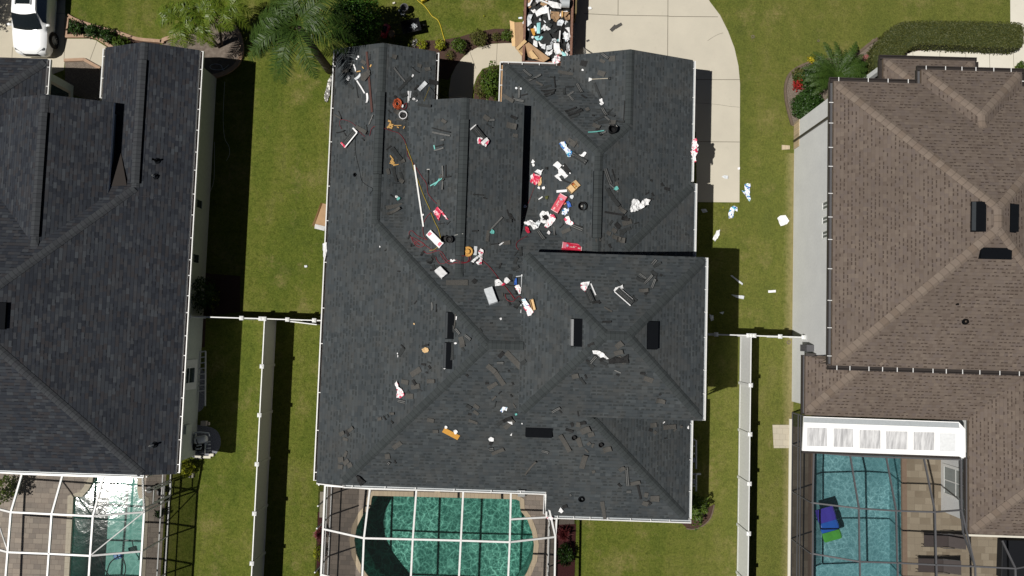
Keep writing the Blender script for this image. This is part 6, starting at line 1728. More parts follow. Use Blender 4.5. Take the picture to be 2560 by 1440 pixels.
def wrapbox(r, F, L, w, th, x0, x1, mat, name='wrapper', over=0.012):
    """wrapper sleeve round part of a bundle (x0..x1 in -0.5..0.5 of its length)"""
    b = MB(); N = 6; vs = []; sec = [(-w / 2 - over, -th / 2), (-w / 2 - over, th / 2 + over), (-w / 6, th / 2 + over * 1.4), (w / 6, th / 2 + over * 1.1), (w / 2 + over, th / 2 + over), (w / 2 + over, -th / 2)]
    rg = random.Random(int(L * 1000))
    for i in range(N + 1):
        x = L * (x0 + (x1 - x0) * i / N)
        for (y, z) in sec: vs.append(F @ Vector((x + rg.uniform(-.01, .01), y + rg.uniform(-.008, .008), z + rg.uniform(0, .012))))
    b.mesh(vs, [(i * 6 + k, (i + 1) * 6 + k, (i + 1) * 6 + k + 1, i * 6 + k + 1) for i in range(N) for k in range(5)] + [(0, 1, 2, 3, 4, 5), tuple(N * 6 + k for k in (5, 4, 3, 2, 1, 0))])
    return b.build(name, M[mat], r)


def printed_marks(r, F, L, w, th, flip=1):
    """the red bundle's print: white end bands, a blue diamond emblem with a pale centre, blurred pale lettering bars"""
    z = th / 2 + .032
    T = lambda x, y, dz=0: F @ Vector((flip * x * L, flip * y * w, z + dz))
    b = MB()
    for e in (-.49, .47): b.face([T(e, -.5), T(e + .02, -.5), T(e + .02, .5), T(e, .5)])
    b.build('white_band', M['wrap_white'], r)
    b = MB(); c = (-.24, .0)
    b.face([T(c[0] - .075, c[1]), T(c[0], c[1] - .30), T(c[0] + .075, c[1]), T(c[0], c[1] + .30)]); q = b.build('emblem', M['emblem_pale'], r)
    b = MB(); b.face([T(c[0] - .058, c[1], .003), T(c[0], c[1] - .23, .003), T(c[0] + .058, c[1], .003), T(c[0], c[1] + .23, .003)]); b.build('emblem_field', M['emblem_blue'], q)
    b = MB(); b.mesh([T(c[0] + .033 * math.cos(a), c[1] + .13 * math.sin(a), .006) for a in [k * math.pi / 6 for k in range(12)]], [tuple(range(12))]); b.build('emblem_disc', M['emblem_pale'], q)
    b = MB(); rg = random.Random(4); x = -.12
    while x < .14:
        wd = rg.uniform(.012, .024); hh = rg.uniform(.10, .2); b.face([T(x, -.22), T(x + wd, -.22), T(x + wd, -.22 + hh), T(x, -.22 + hh)]); x += wd + .007
    x = .05
    while x < .22:
        wd = rg.uniform(.008, .016); b.face([T(x, -.02), T(x + wd, -.02), T(x + wd, .06), T(x, .06)]); x += wd + .005
    x = .30
    while x < .42:
        wd = rg.uniform(.018, .03); b.face([T(x, -.30), T(x + wd, -.30), T(x + wd, -.08), T(x, -.08)]); x += wd + .006
    b.build('lettering', M['letter_pale'], r)
    b = MB(); b.face([T(-.47, -.48, -.002), T(-.29, -.48, -.002), T(-.29, .48, -.002), T(-.47, .48, -.002)]); b.face([T(-.1, .40, -.002), T(.46, .36, -.002), T(.46, .46, -.002), T(-.1, .48, -.002)]); b.build('pink_field', M['pink_print'], r)


M['emblem_pale'] = plain('pale_emblem_print', (0.55, 0.50, 0.62), 0.4); M['emblem_blue'] = plain('dark_blue_print', (0.10, 0.10, 0.22), 0.4); M['letter_pale'] = plain('pale_pink_lettering', (0.80, 0.52, 0.52), 0.4)
rb = bundle('large red wrapped shingle bundle with a blue diamond emblem below the open nail box', 1412, 489, 1388, 530, 20, 'r', 0.15)
wrapbox(*rb, -.5, .5, 'red_print'); printed_marks(*rb)
rb = bundle('red wrapped shingle bundle lying at the shadow of the tall eave', 1405, 616, 1455, 619, 17, 'r', 0.12)
wrapbox(*rb, -.5, .5, 'red_print'); printed_marks(*rb)
rb = bundle('white wrapped bundle with red printed ends left of the black tubs', 1073, 582, 1106, 615, 16, 'w')
wrapbox(*rb, -.5, .5, 'wrap_white'); z = rb[4] / 2 + .03
for e0, e1 in ((-.46, -.30), (.30, .46)):
    b = MB(); b.face([rb[1] @ Vector((x * rb[2], y * rb[3], z)) for x, y in ((e0, -.3), (e1, -.34), (e1, .34), (e0, .26))]); b.build('red_print_patch', M['pink_print'], rb[0])
rb = bundle('plain white wrapped block below the red hoses', 1094, 675, 1112, 693, 17, 'w', 0.16); wrapbox(*rb, -.5, .5, 'wrap_white')
rb = bundle('pale grey wrapped bundle left of the bow shaped wrapper', 1220, 723, 1234, 760, 20, 'w', 0.14); wrapbox(*rb, -.5, .5, 'wrap_grey')
rb = bundle('open shingle bundle edged in white wrapper with a red corner on the west slope', 892, 327, 861, 365, 17, 'o'); wrapbox(*rb, -.52, -.44, 'wrap_white'); wrapbox(*rb, .43, .52, 'wrap_redder')
b = MB(); b.bar(rb[1] @ Vector((-.48 * rb[2], rb[3] * .5, 0.06)), rb[1] @ Vector((.5 * rb[2], rb[3] * .5, 0.06)), 0.05, 0.04); b.build('wrapper', M['wrap_white'], rb[0])
rb = bundle('split shingle bundle spilling from a white wrapper on the entry gable', 1182, 319, 1213, 356, 17, 'o'); wrapbox(*rb, .36, .53, 'wrap_white'); wrapbox(*rb, -.52, -.47, 'wrap_white')
crumple('wrapper', None, None, [(1192, 346), (1202, 345), (1213, 352), (1222, 352), (1214, 368), (1205, 364), (1193, 360)], 'wrap_red', 0.10, parent=rb[0])
rb = bundle('dark opened bundle under the red edged flap on the tall roof', 1467, 727, 1480, 757, 14, 'o', 0.11)
rb = bundle('slit shingle bundle with white wrapper edges on the tall roof', 1541, 726, 1581, 761, 16, 'o', 0.12)
for sg, e in ((-1, 1.0), (1, .75)):
    b = MB(); b.bar(rb[1] @ Vector((-.5 * rb[2], sg * rb[3] * .52, 0.03)), rb[1] @ Vector((e * .5 * rb[2], sg * rb[3] * .52, 0.03)), 0.035, 0.03); b.build('wrapper', M['wrap_white'], rb[0])
rb = bundle('spilled bundle at the end of the blue printed wrapper trail', 1437, 388, 1466, 406, 12, 'o', 0.10)

# --- cartons, tubs, tools
def tub(label, px, py, r=0.13, h=0.28, mat='black', inner='black', lean=(0, 0), name='bucket', cat='bucket', rim=True, handle=False, fill=None):
    p, n = surf(px, py); t = thing(name, label, cat, p)
    ax = (Vector((0, 0, 1)) * .6 + n * .4 + Vector((lean[0], lean[1], 0))).normalized(); F = frame(p, (1, 0, 0), ax)
    b = MB(); b.lathe(F, [(r * .85, -.03), (r * .87, 0), (r, h), (r * 1.06, h), (r * 1.06, h + .02), (r * .93, h + .02), (r * .80, .03), (.01, .03)], 22, True, False); b.build('body', [M[mat]], t, smooth=False)
    if fill:
        b = MB(); b.lathe(F, [(.01, h * .6), (r * .5, h * .62), (r * .88, h * .55)], 16, False, False); b.build('contents', M[fill], t)
    if handle:
        b = MB(); b.tube([F @ Vector((math.cos(a) * r * 1.05, math.sin(a) * r * .4 + r * .5, h + .01)) for a in [math.pi * k / 8 for k in range(9)]], .006, 5); b.build('handle', M['steel'], t)
    return t


tub('left tub of the pair of black tubs beside the white wrapped bundle', 1111, 599, 0.16, 0.24)
tub('right tub of the pair of black tubs, nearer the ridge', 1124, 600, 0.16, 0.24, fill='black')
tub('black bucket beside the hip of the garage roof', 1530, 328, 0.2, 0.3, handle=True)
tub('black tub with a pale lump inside right of the blue film', 1455, 517, 0.20, 0.2)
b = MB(); p_, n_ = surf(1455, 516); b.lathe(Matrix.Translation(p_ + Vector((0, 0, .03))), [(.01, 0), (.06, .01), (.05, .08), (.01, .1)], 10); tag(b.build('pale_lump', M['steel'], obj_loc=p_), 'pale lump inside the black tub right of the blue film', 'scrap')
tub('left one of the two black cups on the rear slope', 1434, 1093, 0.10, 0.14)
tub('right one of the two black cups beside the rear hip', 1501, 1111, 0.10, 0.14)
tub('white bucket with a dark inside half hidden by the entry gable', 1010, 292, 0.19, 0.32, mat='wrap_white', inner='black', fill='black')
ht, hn = surf(1170, 629); hat = thing('straw_hat', 'wide brimmed straw hat among the red hoses', 'hat', ht)
F = frame(ht + hn * .02, (1, 0, .1), hn)
b = MB(); b.lathe(F, [(.10, .03), (.13, .015), (.18, .012), (.235, .035), (.238, .042), (.18, .02), (.13, .025)], 26, False, False); b.build('brim', M['straw'], hat, smooth=True)
b = MB(); b.lathe(F, [(.13, .02), (.122, .08), (.10, .125), (.06, .14), (.04, .125), (.01, .115)], 22, False, True); b.build('crown', M['straw'], hat, smooth=True)
b = MB(); b.lathe(F, [(.131, .022), (.1325, .05), (.127, .052)], 22, False, False); b.build('hat_band', M['black'], hat)
# open carton of nail coils
bp, bn = surf(1433, 471); bx = thing('nail_box', 'open cardboard box showing a row of tan nail coils', 'box', bp)
d = (surf(1447, 473)[0] - surf(1432, 456)[0]).normalized(); s_ = bn.cross(d).normalized(); Fb = Matrix((d, s_, bn)).transposed().to_4x4(); Fb.translation = bp + bn * .09
b = MB(); lx, ly = .36, .44
for (cx, cy, sx, sy) in ((-lx / 2, 0, .012, ly), (lx / 2, 0, .012, ly), (0, -ly / 2, lx - .014, .012), (0, ly / 2, lx - .014, .012)): b.boxm(Fb @ Matrix.Translation((cx, cy, 0)), sx, sy, .18)
b.boxm(Fb @ Matrix.Translation((0, 0, -.08)), lx - .02, ly - .02, .012); b.boxm(Fb @ Matrix.Translation((0, -.06, .06)), lx - .03, ly * .55, .012); b.build('carton', M['card_light'], bx)
for k in range(5):
    b = MB(); b.lathe(Fb @ Matrix.Translation((-.12 + k * .062, .14, -.02)) @ Matrix.Rotation(R(90), 4, 'Y'), [(.02, -.024), (.065, -.024), (.07, 0), (.065, .024), (.02, .024)], 14); b.build('nail_coil', M['orange'] if k == 0 else M['osb'] if k % 2 else M['card_light'], bx)
b = MB(); b.boxm(Fb @ Matrix.Translation((.0, ly / 2 + .07, .06)) @ Matrix.Rotation(R(-30), 4, 'X'), lx, .16, .008); b.build('flap', M['card_light'], bx)
# small cardboard tray
bp, bn = surf(1334, 762); bx = thing('cardboard_tray', 'small tan cardboard tray beside the blue printed wrapper', 'box', bp)
d = (surf(1338, 776)[0] - surf(1331, 748)[0]).normalized(); s_ = bn.cross(d).normalized(); Fb = Matrix((d, s_, bn)).transposed().to_4x4(); Fb.translation = bp + bn * .07
b = MB(); lx, ly = .48, .16
for (cx, cy, sx, sy) in ((-lx / 2, 0, .012, ly), (lx / 2, 0, .012, ly), (0, -ly / 2, lx - .014, .012), (0, ly / 2, lx - .014, .012)): b.boxm(Fb @ Matrix.Translation((cx, cy, 0)), sx, sy, .13)
b.boxm(Fb @ Matrix.Translation((0, 0, -.05)), lx - .02, ly - .02, .012); b.build('carton', M['card_light'], bx)
# shovel
a, n = surf(1473, 199); c, _ = surf(1527, 196.5); sv = thing('shovel', 'flat roofing shovel with a pale shaft and black grip on the garage roof', 'shovel', a)
d = (c - a).normalized(); s_ = n.cross(d).normalized(); L = (c - a).length
T = lambda x, y, z=.03: a + d * x * L + s_ * y + n * z
b = MB(); b.mesh([T(-.02, -.10, .01), T(-.02, .10, .01), T(.10, .05, .03), T(.15, .02, .04), T(.15, -.02, .04), T(.10, -.05, .03)], [(5, 4, 3, 2, 1, 0)]); b.mesh([T(-.02, -.10, 0), T(-.02, .10, 0), T(.10, .05, .02), T(.15, .02, .03), T(.15, -.02, .03), T(.10, -.05, .02)], [(0, 1, 2, 3, 4, 5)]); b.build('blade', M['wall_white'], sv)
b = MB(); b.tube([T(.12, 0, .04), T(.88, 0, .05)], .016, 8); b.build('shaft', M['coping_left'], sv)
b = MB(); b.tube([T(.88, 0, .05), T(.93, .07, .05), T(1.0, .06, .05), T(1.0, -.06, .05), T(.93, -.07, .05), T(.88, 0, .05)], .014, 6); b.build('grip', M['black'], sv)
# red brown board, long white pole, tan board
def plank(name, label, cat, x0, y0, x1, y1, w, th, mat, lift=0.01):
    a, n = surf(x0, y0); c, n2 = surf(x1, y1); b = MB(); b.bar(a + n * (lift + th / 2), c + n * (lift + th / 2), w, th, n); return tag(b.build(name, M[mat], obj_loc=(a + c) / 2, bevel=0.004), label, cat)
plank('board', 'long red brown board along the west slope of the front gable', 'board', 917.5, 130, 931, 281, 0.11, 0.04, 'board_red')
plank('metal_pole', 'long white metal downspout length lying beside the yellow hose', 'pole', 1037, 413, 1059.5, 567, 0.075, 0.05, 'white_alu', 0.02)
plank('board', 'short tan chipboard offcut on the rear slope above the pool', 'board', 1108.5, 1074, 1147, 1094, 0.26, 0.02, 'osb')
plank('flashing_piece', 'grey bent flashing piece right of the straw hat', 'flashing', 1190, 616, 1187.5, 638, 0.16, 0.012, 'grey_metal')
plank('panel_scrap', 'white square panel scrap lying over the rear gutter above the pool cage', 'panel', 1303.5, 1222, 1303.5, 1237, 0.36, 0.02, 'wrap_white', 0.16)
plank('thin_rod', 'thin olive yellow rod near the right gutter of the front gable', 'rod', 1061, 253, 1075, 218, 0.02, 0.02, 'yellow_olive', 0.03)
plank('thin_rod', 'thin black rod slanting to the right gutter of the front gable', 'rod', 1040, 236, 1092, 221, 0.018, 0.018, 'black', 0.02)
plank('thin_rod', 'short grey bar laid across the entry gable ridge', 'rod', 1138, 589, 1160, 585, 0.025, 0.02, 'steel', 0.11)
hm = thing('hammer', 'grey headed hammer lying left of the crossed teal strips', 'hammer', surf(1071, 425)[0])
a, n = surf(1071.5, 424); c, _ = surf(1071, 440)
b = MB(); b.bar(a + n * .03, c + n * .03, .025, .025, n); b.build('handle', M['black'], hm)
b = MB(); e = n.cross((c - a).normalized()); b.bar(a + n * .035 - e * .07, a + n * .035 + e * .07, .035, .035, n); b.build('head', M['steel'], hm)

# --- hoses
def hose(label, pts, r, mat, lift=0.02, name='hose', cat='hose', ground=False, sm=5):
    P = []
    fl = cr([(x, y, 0) for x, y in pts], sm, closed=False)
    for q in fl:
        p, n = (W(q[0], q[1], 0.02), Vector((0, 0, 1))) if ground else surf(q[0], q[1]); P.append(p + n * (r + lift))
    b = MB(); b.tube(P, r, 6); return tag(b.build(name, M[mat], obj_loc=P[0], smooth=True), label, cat)


hose('thin red hose from the front gable to the long white pole', [(925, 340), (930, 322), (941, 316), (960, 321), (980, 328), (997, 334), (1010, 350), (1018, 372), (1020, 390), (1036, 412), (1055, 442), (1067, 460), (1070, 482), (1080, 497), (1093, 510)], 0.011, 'red_hose')
hose('olive yellow hose running beside the long white pole', [(1014, 360), (1020, 375), (1030, 402), (1036, 425), (1047, 455), (1060, 490), (1076, 525)], 0.016, 'yellow_olive')
hose('orange yellow hose going down to the black tubs', [(1078, 532), (1088, 556), (1096, 572), (1101, 590), (1103, 602)], 0.016, 'yellow_olive')
hose('olive hose end below the white wrapped bundle', [(1099, 612), (1092, 620), (1084, 625), (1074, 626)], 0.014, 'yellow_olive')
hose('thin dark hose winding down the west slope past the vent pipe', [(889, 346), (890, 385), (899, 425), (905, 452), (920, 465), (932, 472), (926, 484)], 0.008, 'black')
hose('thin dark red hose on the west slope left of the white edged bundle', [(855, 323), (850, 312), (852, 300), (866, 301), (880, 307), (892, 318), (902, 332), (913, 342)], 0.008, 'red_hose')
hose('red hose loops left of the white wrapped bundle', [(1078, 531), (1066, 545), (1058, 565), (1060, 590), (1068, 600), (1045, 590), (1030, 577), (1023, 585), (1035, 600), (1050, 612), (1035, 606), (1030, 594), (1045, 600), (1062, 612), (1048, 618), (1036, 608), (1048, 603), (1066, 615), (1080, 624), (1092, 627)], 0.012, 'red_hose')
hose('upper red hose strand from the loops to the straw hat', [(1060, 628), (1070, 634), (1085, 630), (1098, 627), (1108, 634), (1118, 650), (1135, 656), (1150, 658), (1165, 656), (1172, 648), (1168, 638), (1155, 640), (1147, 630), (1150, 622), (1160, 622)], 0.012, 'red_hose')
hose('lower red hose strand below the straw hat', [(1090, 642), (1094, 652), (1100, 659), (1112, 658), (1125, 651), (1140, 650), (1155, 655), (1170, 655), (1177, 645), (1176, 634)], 0.012, 'red_hose')
hose('second red hose strand crossing the entry gable ridge', [(1100, 633), (1108, 645), (1118, 657), (1130, 660), (1145, 655), (1160, 658), (1174, 653)], 0.012, 'red_hose')
hose('red hose running down right from the straw hat to a loop', [(1204, 650), (1222, 666), (1238, 685), (1250, 702), (1262, 716), (1275, 732), (1286, 748), (1282, 754), (1270, 752), (1264, 744), (1263, 736)], 0.012, 'red_hose')
hose('red hose rising right from the loop past the blue sliver', [(1262, 716), (1277, 735), (1287, 748), (1297, 741), (1303, 746)], 0.012, 'red_hose')
hose('dark red hose coming down beside the left edge of the tall roof', [(1318, 590), (1298, 602), (1291, 610), (1292, 620), (1300, 628), (1304, 630)], 0.011, 'red_hose')
hose('thin red line from the red printed heap down the valley', [(1337, 466), (1328, 490), (1315, 525), (1308, 545)], 0.007, 'red_hose')
a, n = surf(993, 260); P = []
for k in range(110):
    t = k / 109; an = k * 0.42; rr = 0.14 + 0.06 * math.sin(k * 0.07) + 0.02 * math.sin(k * 0.29); P.append(a + n * (0.03 + 0.08 * t) + Vector((rr * math.cos(an), rr * 1.25 * math.sin(an), 0)) - n * 0.0)
    P[-1].z = a.z + (P[-1] - a).x * (-n.x / n.z) + 0.03 + 0.08 * t
b = MB(); b.tube(P, 0.013, 6); tag(b.build('hose_coil', M['orange'], obj_loc=a, smooth=True), 'coiled orange hose on the east slope of the front gable', 'hose')
hose('dark red hose tangle right of the orange coil', [(1000, 252), (1008, 262), (1015, 258), (1016, 268), (1008, 274), (1002, 266), (1012, 262)], 0.012, 'red_hose')

# ------------------------------------------------------------------ dumpster and its load
DZ = 1.5
dl, dr = W(1311, 80, DZ).x, W(1429, 80, DZ).x; dy0 = W(1400, 172, 0.6).y; dy1 = dy0 + 6.6
dp = thing('dumpster', 'rusty open dumpster heaped with roofing waste at the garage front', 'dumpster', ((dl + dr) / 2, (dy0 + dy1) / 2, 0))
b = MB()
for x in (dl, dr):
    b.box(x - .03, x + .03, dy0, dy1, .15, DZ); b.box(x - .06, x + .06, dy0 - .003, dy1 + .003, DZ - .06, DZ + .05)
    y = dy0 + .3
    while y < dy1: b.box(x - (.09 if x == dl else -.03), x + (-.03 if x == dl else .09), y, y + .08, .2, DZ - .07); y += .8
b.box(dl + .031, dr - .031, dy0, dy0 + .06, .15, DZ - .02); b.box(dl + .031, dr - .031, dy1 - .06, dy1, .15, DZ - .02); b.box(dl + .031, dr - .031, dy0 + .061, dy1 - .061, .15, .21); b.build('container', M['rust'], dp)
b = MB(); y0, y1 = W(1440, 46, .8).y, dy1 - .3; b.box(dr + .16, dr + .24, y0, y1, .2, 1.42); b.box(dr + .09, dr + .16, y0 + .2, y0 + .5, .5, 1.2); b.build('gate', M['olive_steel'], dp)
heap = MB(); NX, NY = 26, 60; gx = lambda i: dl + .05 + (dr - dl - .1) * i / NX; gy = lambda j: dy0 + .08 + (dy1 - dy0 - .16) * j / NY
hz = lambda x, y: 1.22 + .16 * math.sin(math.pi * (x - dl) / (dr - dl)) + .16 * noise.noise(Vector((x * 2.2, y * 2.2, 3))) + .08 * noise.noise(Vector((x * 6, y * 6, 1)))
heap.mesh([(gx(i), gy(j), hz(gx(i), gy(j))) for j in range(NY + 1) for i in range(NX + 1)], [(j * (NX + 1) + i, j * (NX + 1) + i + 1, (j + 1) * (NX + 1) + i + 1, (j + 1) * (NX + 1) + i) for j in range(NY) for i in range(NX)])
tag(heap.build('roofing_waste', M['scrap_black']), kind='stuff')


def dpoly(label, cat, pts, mat, amp=.06, up=0.04, name='waste_sheet', group='pieces of waste heaped in the dumpster'):
    q = [(x, y, hz(*W(x, y, 1.35).xy[:]) + up) for x, y in pts]
    bm = bmesh.new(); vs = [bm.verts.new(W(*t)) for t in q]; bm.faces.new(vs); bmesh.ops.triangulate(bm, faces=bm.faces[:])
    for _ in range(2):
        bmesh.ops.subdivide_edges(bm, edges=[e for e in bm.edges if e.calc_length() > .1], cuts=1, use_grid_fill=True); bmesh.ops.triangulate(bm, faces=bm.faces[:])
    of = Vector((pts[0][0], pts[0][1], 0))
    for v in bm.verts: v.co.z += amp * (noise.noise(v.co * 5 + of) + .6 * noise.noise(v.co * 12 + of)) + amp * .5
    bm.verts.index_update(); b = MB(); b.mesh([v.co.copy() for v in bm.verts], [tuple(v.index for v in f.verts) for f in bm.faces]); c = sum((v.co for v in bm.verts), Vector()) / len(bm.verts); bm.free()
    return tag(b.build(name, M[mat], obj_loc=c), label, cat, group)


rd = random.Random(17)
for k in range(175):
    x, y = rd.uniform(1317, 1425), rd.uniform(-12, 150)
    if y > 95 and x < 1330 + (y - 95) * .8: continue
    if 70 < y < 125 and 1340 < x < 1385 and rd.random() < .7: continue
    m_ = rd.choices(['wrap_white', 'wrap_grey', 'scrap', 'scrap_black', 'scrap_brown', 'wrap_blue', 'wrap_red', 'card', 'wood', 'teal_pale'], [24, 12, 30, 10, 10, 8, 3, 4, 2, 2])[0]
    r_ = rd.uniform(3, 8.5) if m_ in ('wrap_blue', 'wood', 'teal_pale', 'wrap_red') else rd.uniform(4, 13)
    an = rd.uniform(0, 3.14); asp = rd.uniform(.35, .9); nn_ = rd.choice([4, 4, 5, 6])
    pts = []
    for i in range(nn_):
        a = 6.283 * i / nn_ + rd.uniform(-.25, .25); u, v = r_ * math.cos(a), r_ * asp * math.sin(a); pts.append((x + u * math.cos(an) - v * math.sin(an), y + u * math.sin(an) + v * math.cos(an)))
    cn = {'wrap_white': 'white film', 'wrap_grey': 'pale grey film', 'scrap': 'charcoal shingle', 'scrap_black': 'black felt', 'scrap_brown': 'dusty brown shingle', 'wrap_blue': 'blue printed wrapper', 'wrap_red': 'red printed wrapper', 'card': 'cardboard', 'wood': 'tan wood', 'teal_pale': 'pale teal film'}[m_]
    wh = 'left' if x < 1340 else ('centre left' if x < 1365 else 'centre right' if x < 1395 else 'right'); wv = ['at the photo top', 'below the metal roll', 'level with the paper cup', 'beside the upright teal sheet', 'level with the pale teal sheet', 'beside the white film fan', 'near the garage roof'][min(6, max(0, int((y + 12) / 24)))]
    shp = 'narrow ' if asp < .5 else 'squarish ' if asp > .75 else ''
    dpoly(f'{"small" if r_ < 6 else "large" if r_ > 10 else "medium"} {shp}{cn} piece {wh} in dumpster, {wv}', 'waste', pts, m_, .05 if m_[:4] == 'wrap' else .03, rd.uniform(.02, .14))
DG = None
for lb, pts, m_, up in [('upright teal plastic sheet in the middle of the dumpster load', [(1342, 58), (1351, 56), (1350, 84), (1342, 84)], 'teal_pale', .18), ('slanting pale teal sheet below the upright one in the dumpster', [(1335, 92), (1354, 88), (1358, 93), (1352, 100), (1342, 102)], 'teal_pale', .2),
                        ('teal shred at the right front corner of the dumpster load', [(1404, 128), (1414, 134), (1416, 141), (1406, 140)], 'teal_pale', .16), ('brown cardboard slab in the dumpster below the white pipe', [(1376, 28), (1398, 30), (1400, 44), (1392, 52), (1377, 46)], 'card', .16),
                        ('tan cardboard flap against the right dumpster wall', [(1402, 29), (1424, 30), (1414, 42), (1403, 45)], 'card', .18), ('orange brown cardboard shred left of the teal sheets', [(1326, 73), (1336, 71), (1338, 88), (1333, 90)], 'osb', .16),
                        ('large white film fan at the front of the dumpster load', [(1384, 108), (1398, 109), (1400, 124), (1408, 138), (1398, 134), (1390, 137), (1384, 124)], 'wrap_white', .18), ('white film heap at the upper left of the dumpster load', [(1337, 30), (1352, 20), (1372, 18), (1370, 32), (1355, 36), (1342, 42)], 'wrap_white', .2),
                        ('broad white sheet near the photo top in the dumpster', [(1370, 2), (1392, 6), (1406, 12), (1402, 22), (1382, 20), (1372, 12)], 'wrap_white', .2), ('crumpled white wrapper by the left dumpster wall under the cup', [(1316, 46), (1322, 36), (1332, 36), (1326, 52), (1320, 58)], 'wrap_grey', .16),
                        ('white wrapper tail left of the large charcoal sheet in the dumpster', [(1334, 100), (1343, 103), (1344, 118), (1332, 118)], 'wrap_white', .16), ('large charcoal sheet in the centre of the dumpster load', [(1350, 86), (1372, 82), (1380, 96), (1372, 112), (1352, 110), (1344, 98)], 'scrap', .17), ('pale card with a white half below the large charcoal sheet', [(1354, 112), (1364, 110), (1363, 124), (1353, 120)], 'wrap_grey', .2),
                        ('white shred beside the right dumpster wall', [(1412, 70), (1424, 68), (1424, 84), (1418, 76)], 'wrap_white', .18)]:
    dpoly(lb, 'waste', pts, m_, .04, up)
b = MB(); c = W(1413, 18, 1.7); b.tube([c + Vector((-.2, .22, 0)), c + Vector((.22, .2, 0.02))], .24, 16, cap=False); tag(b.build('metal_roll', M['grey_metal'], obj_loc=c, smooth=True), 'large pale curved metal roll by the right dumpster wall', 'metal roll')
plankd = lambda lb, x0, y0, x1, y1, w, m_: tag((lambda q: (q.bar(W(x0, y0, 1.62), W(x1, y1, 1.62), w, .05), q.build('white_pipe' if m_ != 'wood' else 'wood_batten', M[m_], obj_loc=W(x0, y0, 1.62)))[1])(MB()), lb, 'pipe' if m_ != 'wood' else 'batten')
plankd('white vertical strip in the middle of the dumpster load', 1369, 22, 1374, 50, .09, 'wrap_white'); plankd('white diagonal strip near the photo top in the dumpster', 1350, 0, 1378, 12, .07, 'wrap_white'); plankd('short white pipe at the right of the dumpster load', 1400, 77, 1398, 105, .06, 'wrap_white')
plankd('pale wood batten against the tan cardboard flap', 1406, 28, 1406, 42, .07, 'wood')
cp = W(1301, 45, 1.55); b = MB(); b.lathe(frame(cp, (0, 1, 0), (1, .1, .15)), [(.045, -.1), (.06, .1), (.055, .1), (.04, -.08)], 14, True, False); tag(b.build('paper_cup', M['wrap_blue'], obj_loc=cp), 'white and blue paper cup at the left dumpster rim', 'cup')

# leaning cardboard
def flat(name, label, quad, mat, th=.012, parts=()):
    r = thing(name, label, 'cardboard', W(*quad[0])); P = [W(*q) for q in quad]; n = (P[1] - P[0]).cross(P[2] - P[0]).normalized(); n = -n if n.z < 0 else n
    b = MB(); k = len(P); b.mesh(P + [p - n * th for p in P], [tuple(range(k)), tuple(range(2 * k - 1, k - 1, -1))] + [(i, (i + 1) % k, k + (i + 1) % k, k + i) for i in range(k)]); b.build('panel', M[mat], r)
    for nm, q2, m2 in parts:
        Q = [W(*q) for q in q2]; b = MB(); b.face(Q); b.face([p - n * .006 for p in Q][::-1]); b.build(nm, M[m2], r)
    return r
flat('cardboard_box', 'tall flattened cardboard box leaning on the dumpster side', [(1287, 56, .35), (1308, 55, 1.25), (1310, 100, 1.25), (1288, 119, .35)], 'card', .05, [('flap', [(1274, 51, .3), (1286, 55, .38), (1288, 116, .38), (1280, 115, .3)], 'card_light')])
flat('cardboard_box', 'torn open cardboard carton lying against the dumpster above the garage gutter', [(1311, 98, 1.7), (1332, 114, 1.8), (1374, 145, 1.85), (1360, 154, 1.75), (1325, 143, 1.3), (1289, 120, .75)], 'card', .03,
     [('flap', [(1289, 120, .77), (1296, 123, .95), (1326, 154, .9), (1319, 159, .7)], 'card_light'), ('flap', [(1322, 131, 1.55), (1328, 124, 1.78), (1346, 146, 1.72), (1330, 147, 1.5)], 'card_light'), ('flap', [(1311, 98, 1.72), (1317, 104, 1.92), (1296, 124, 1.05), (1289, 120, .8)], 'card_light')])
cb_ = flat('cardboard_box', 'long open cardboard box on the lawn under the west gutter', [(806, 508, .05), (815, 510, .05), (814, 574, .05), (785, 566, .05)], 'card', .03, [('flap', [(785, 566, .06), (806, 508, .06), (802, 506, .2), (780, 563, .2)], 'card_light'), ('flap', [(788, 560, .08), (813, 566, .08), (811, 577, .25), (786, 571, .22)], 'wrap_white')])

# ------------------------------------------------------------------ ground litter and yard things
GG = 'wrappers blown onto the ground right of the littered house'
def gl(label, poly, mat, amp=.05, cat='wrapper', name='wrapper'): return crumple(name, label, cat, poly, mat, amp, group=GG)
gl('white and blue wrapper on the lawn beside the driveway edge', [(1860, 461), (1868, 459), (1875, 460), (1873, 478), (1872, 488), (1876, 497), (1872, 506), (1863, 491), (1852, 477), (1861, 479)], 'wrap_blue', .07)
gl('blue printed wrapper on the lawn below the driveway corner', [(1824, 520), (1833, 516), (1842, 518), (1843, 530), (1836, 526), (1831, 545), (1821, 547), (1820, 536)], 'wrap_blue', .07)
gl('plain white paper sheet on the lawn nearest the right house wall', [(1942, 546), (1950, 540), (1963, 538), (1973, 553), (1965, 561), (1951, 566)], 'wrap_white', .05)
gl('white wrapper strip half in the shadow right of the garage', [(1781, 598), (1790, 577), (1799, 575), (1797, 589), (1787, 605)], 'wrap_white', .06)
gl('grey printed paper on the driveway strip', [(1803, 442), (1811, 438), (1820, 440), (1819, 448), (1812, 447)], 'wrap_grey', .04)
gl('small cream scrap at the driveway strip edge', [(1843, 420), (1849, 418), (1849, 424), (1844, 425)], 'wrap_white', .03)
gl('white wrapper shred at the shadow edge left of the lawn strip', [(1827, 737), (1834, 737), (1860, 740), (1858, 748), (1842, 745)], 'wrap_grey', .04)
gl('crumpled grey wrapper in the deep shadow beside the tall gutter', [(1773, 786), (1783, 788), (1784, 800), (1776, 803)], 'wrap_grey', .06)
gl('smaller grey wrapper in the deep shadow above the fence', [(1797, 781), (1810, 779), (1806, 786)], 'wrap_grey', .04)
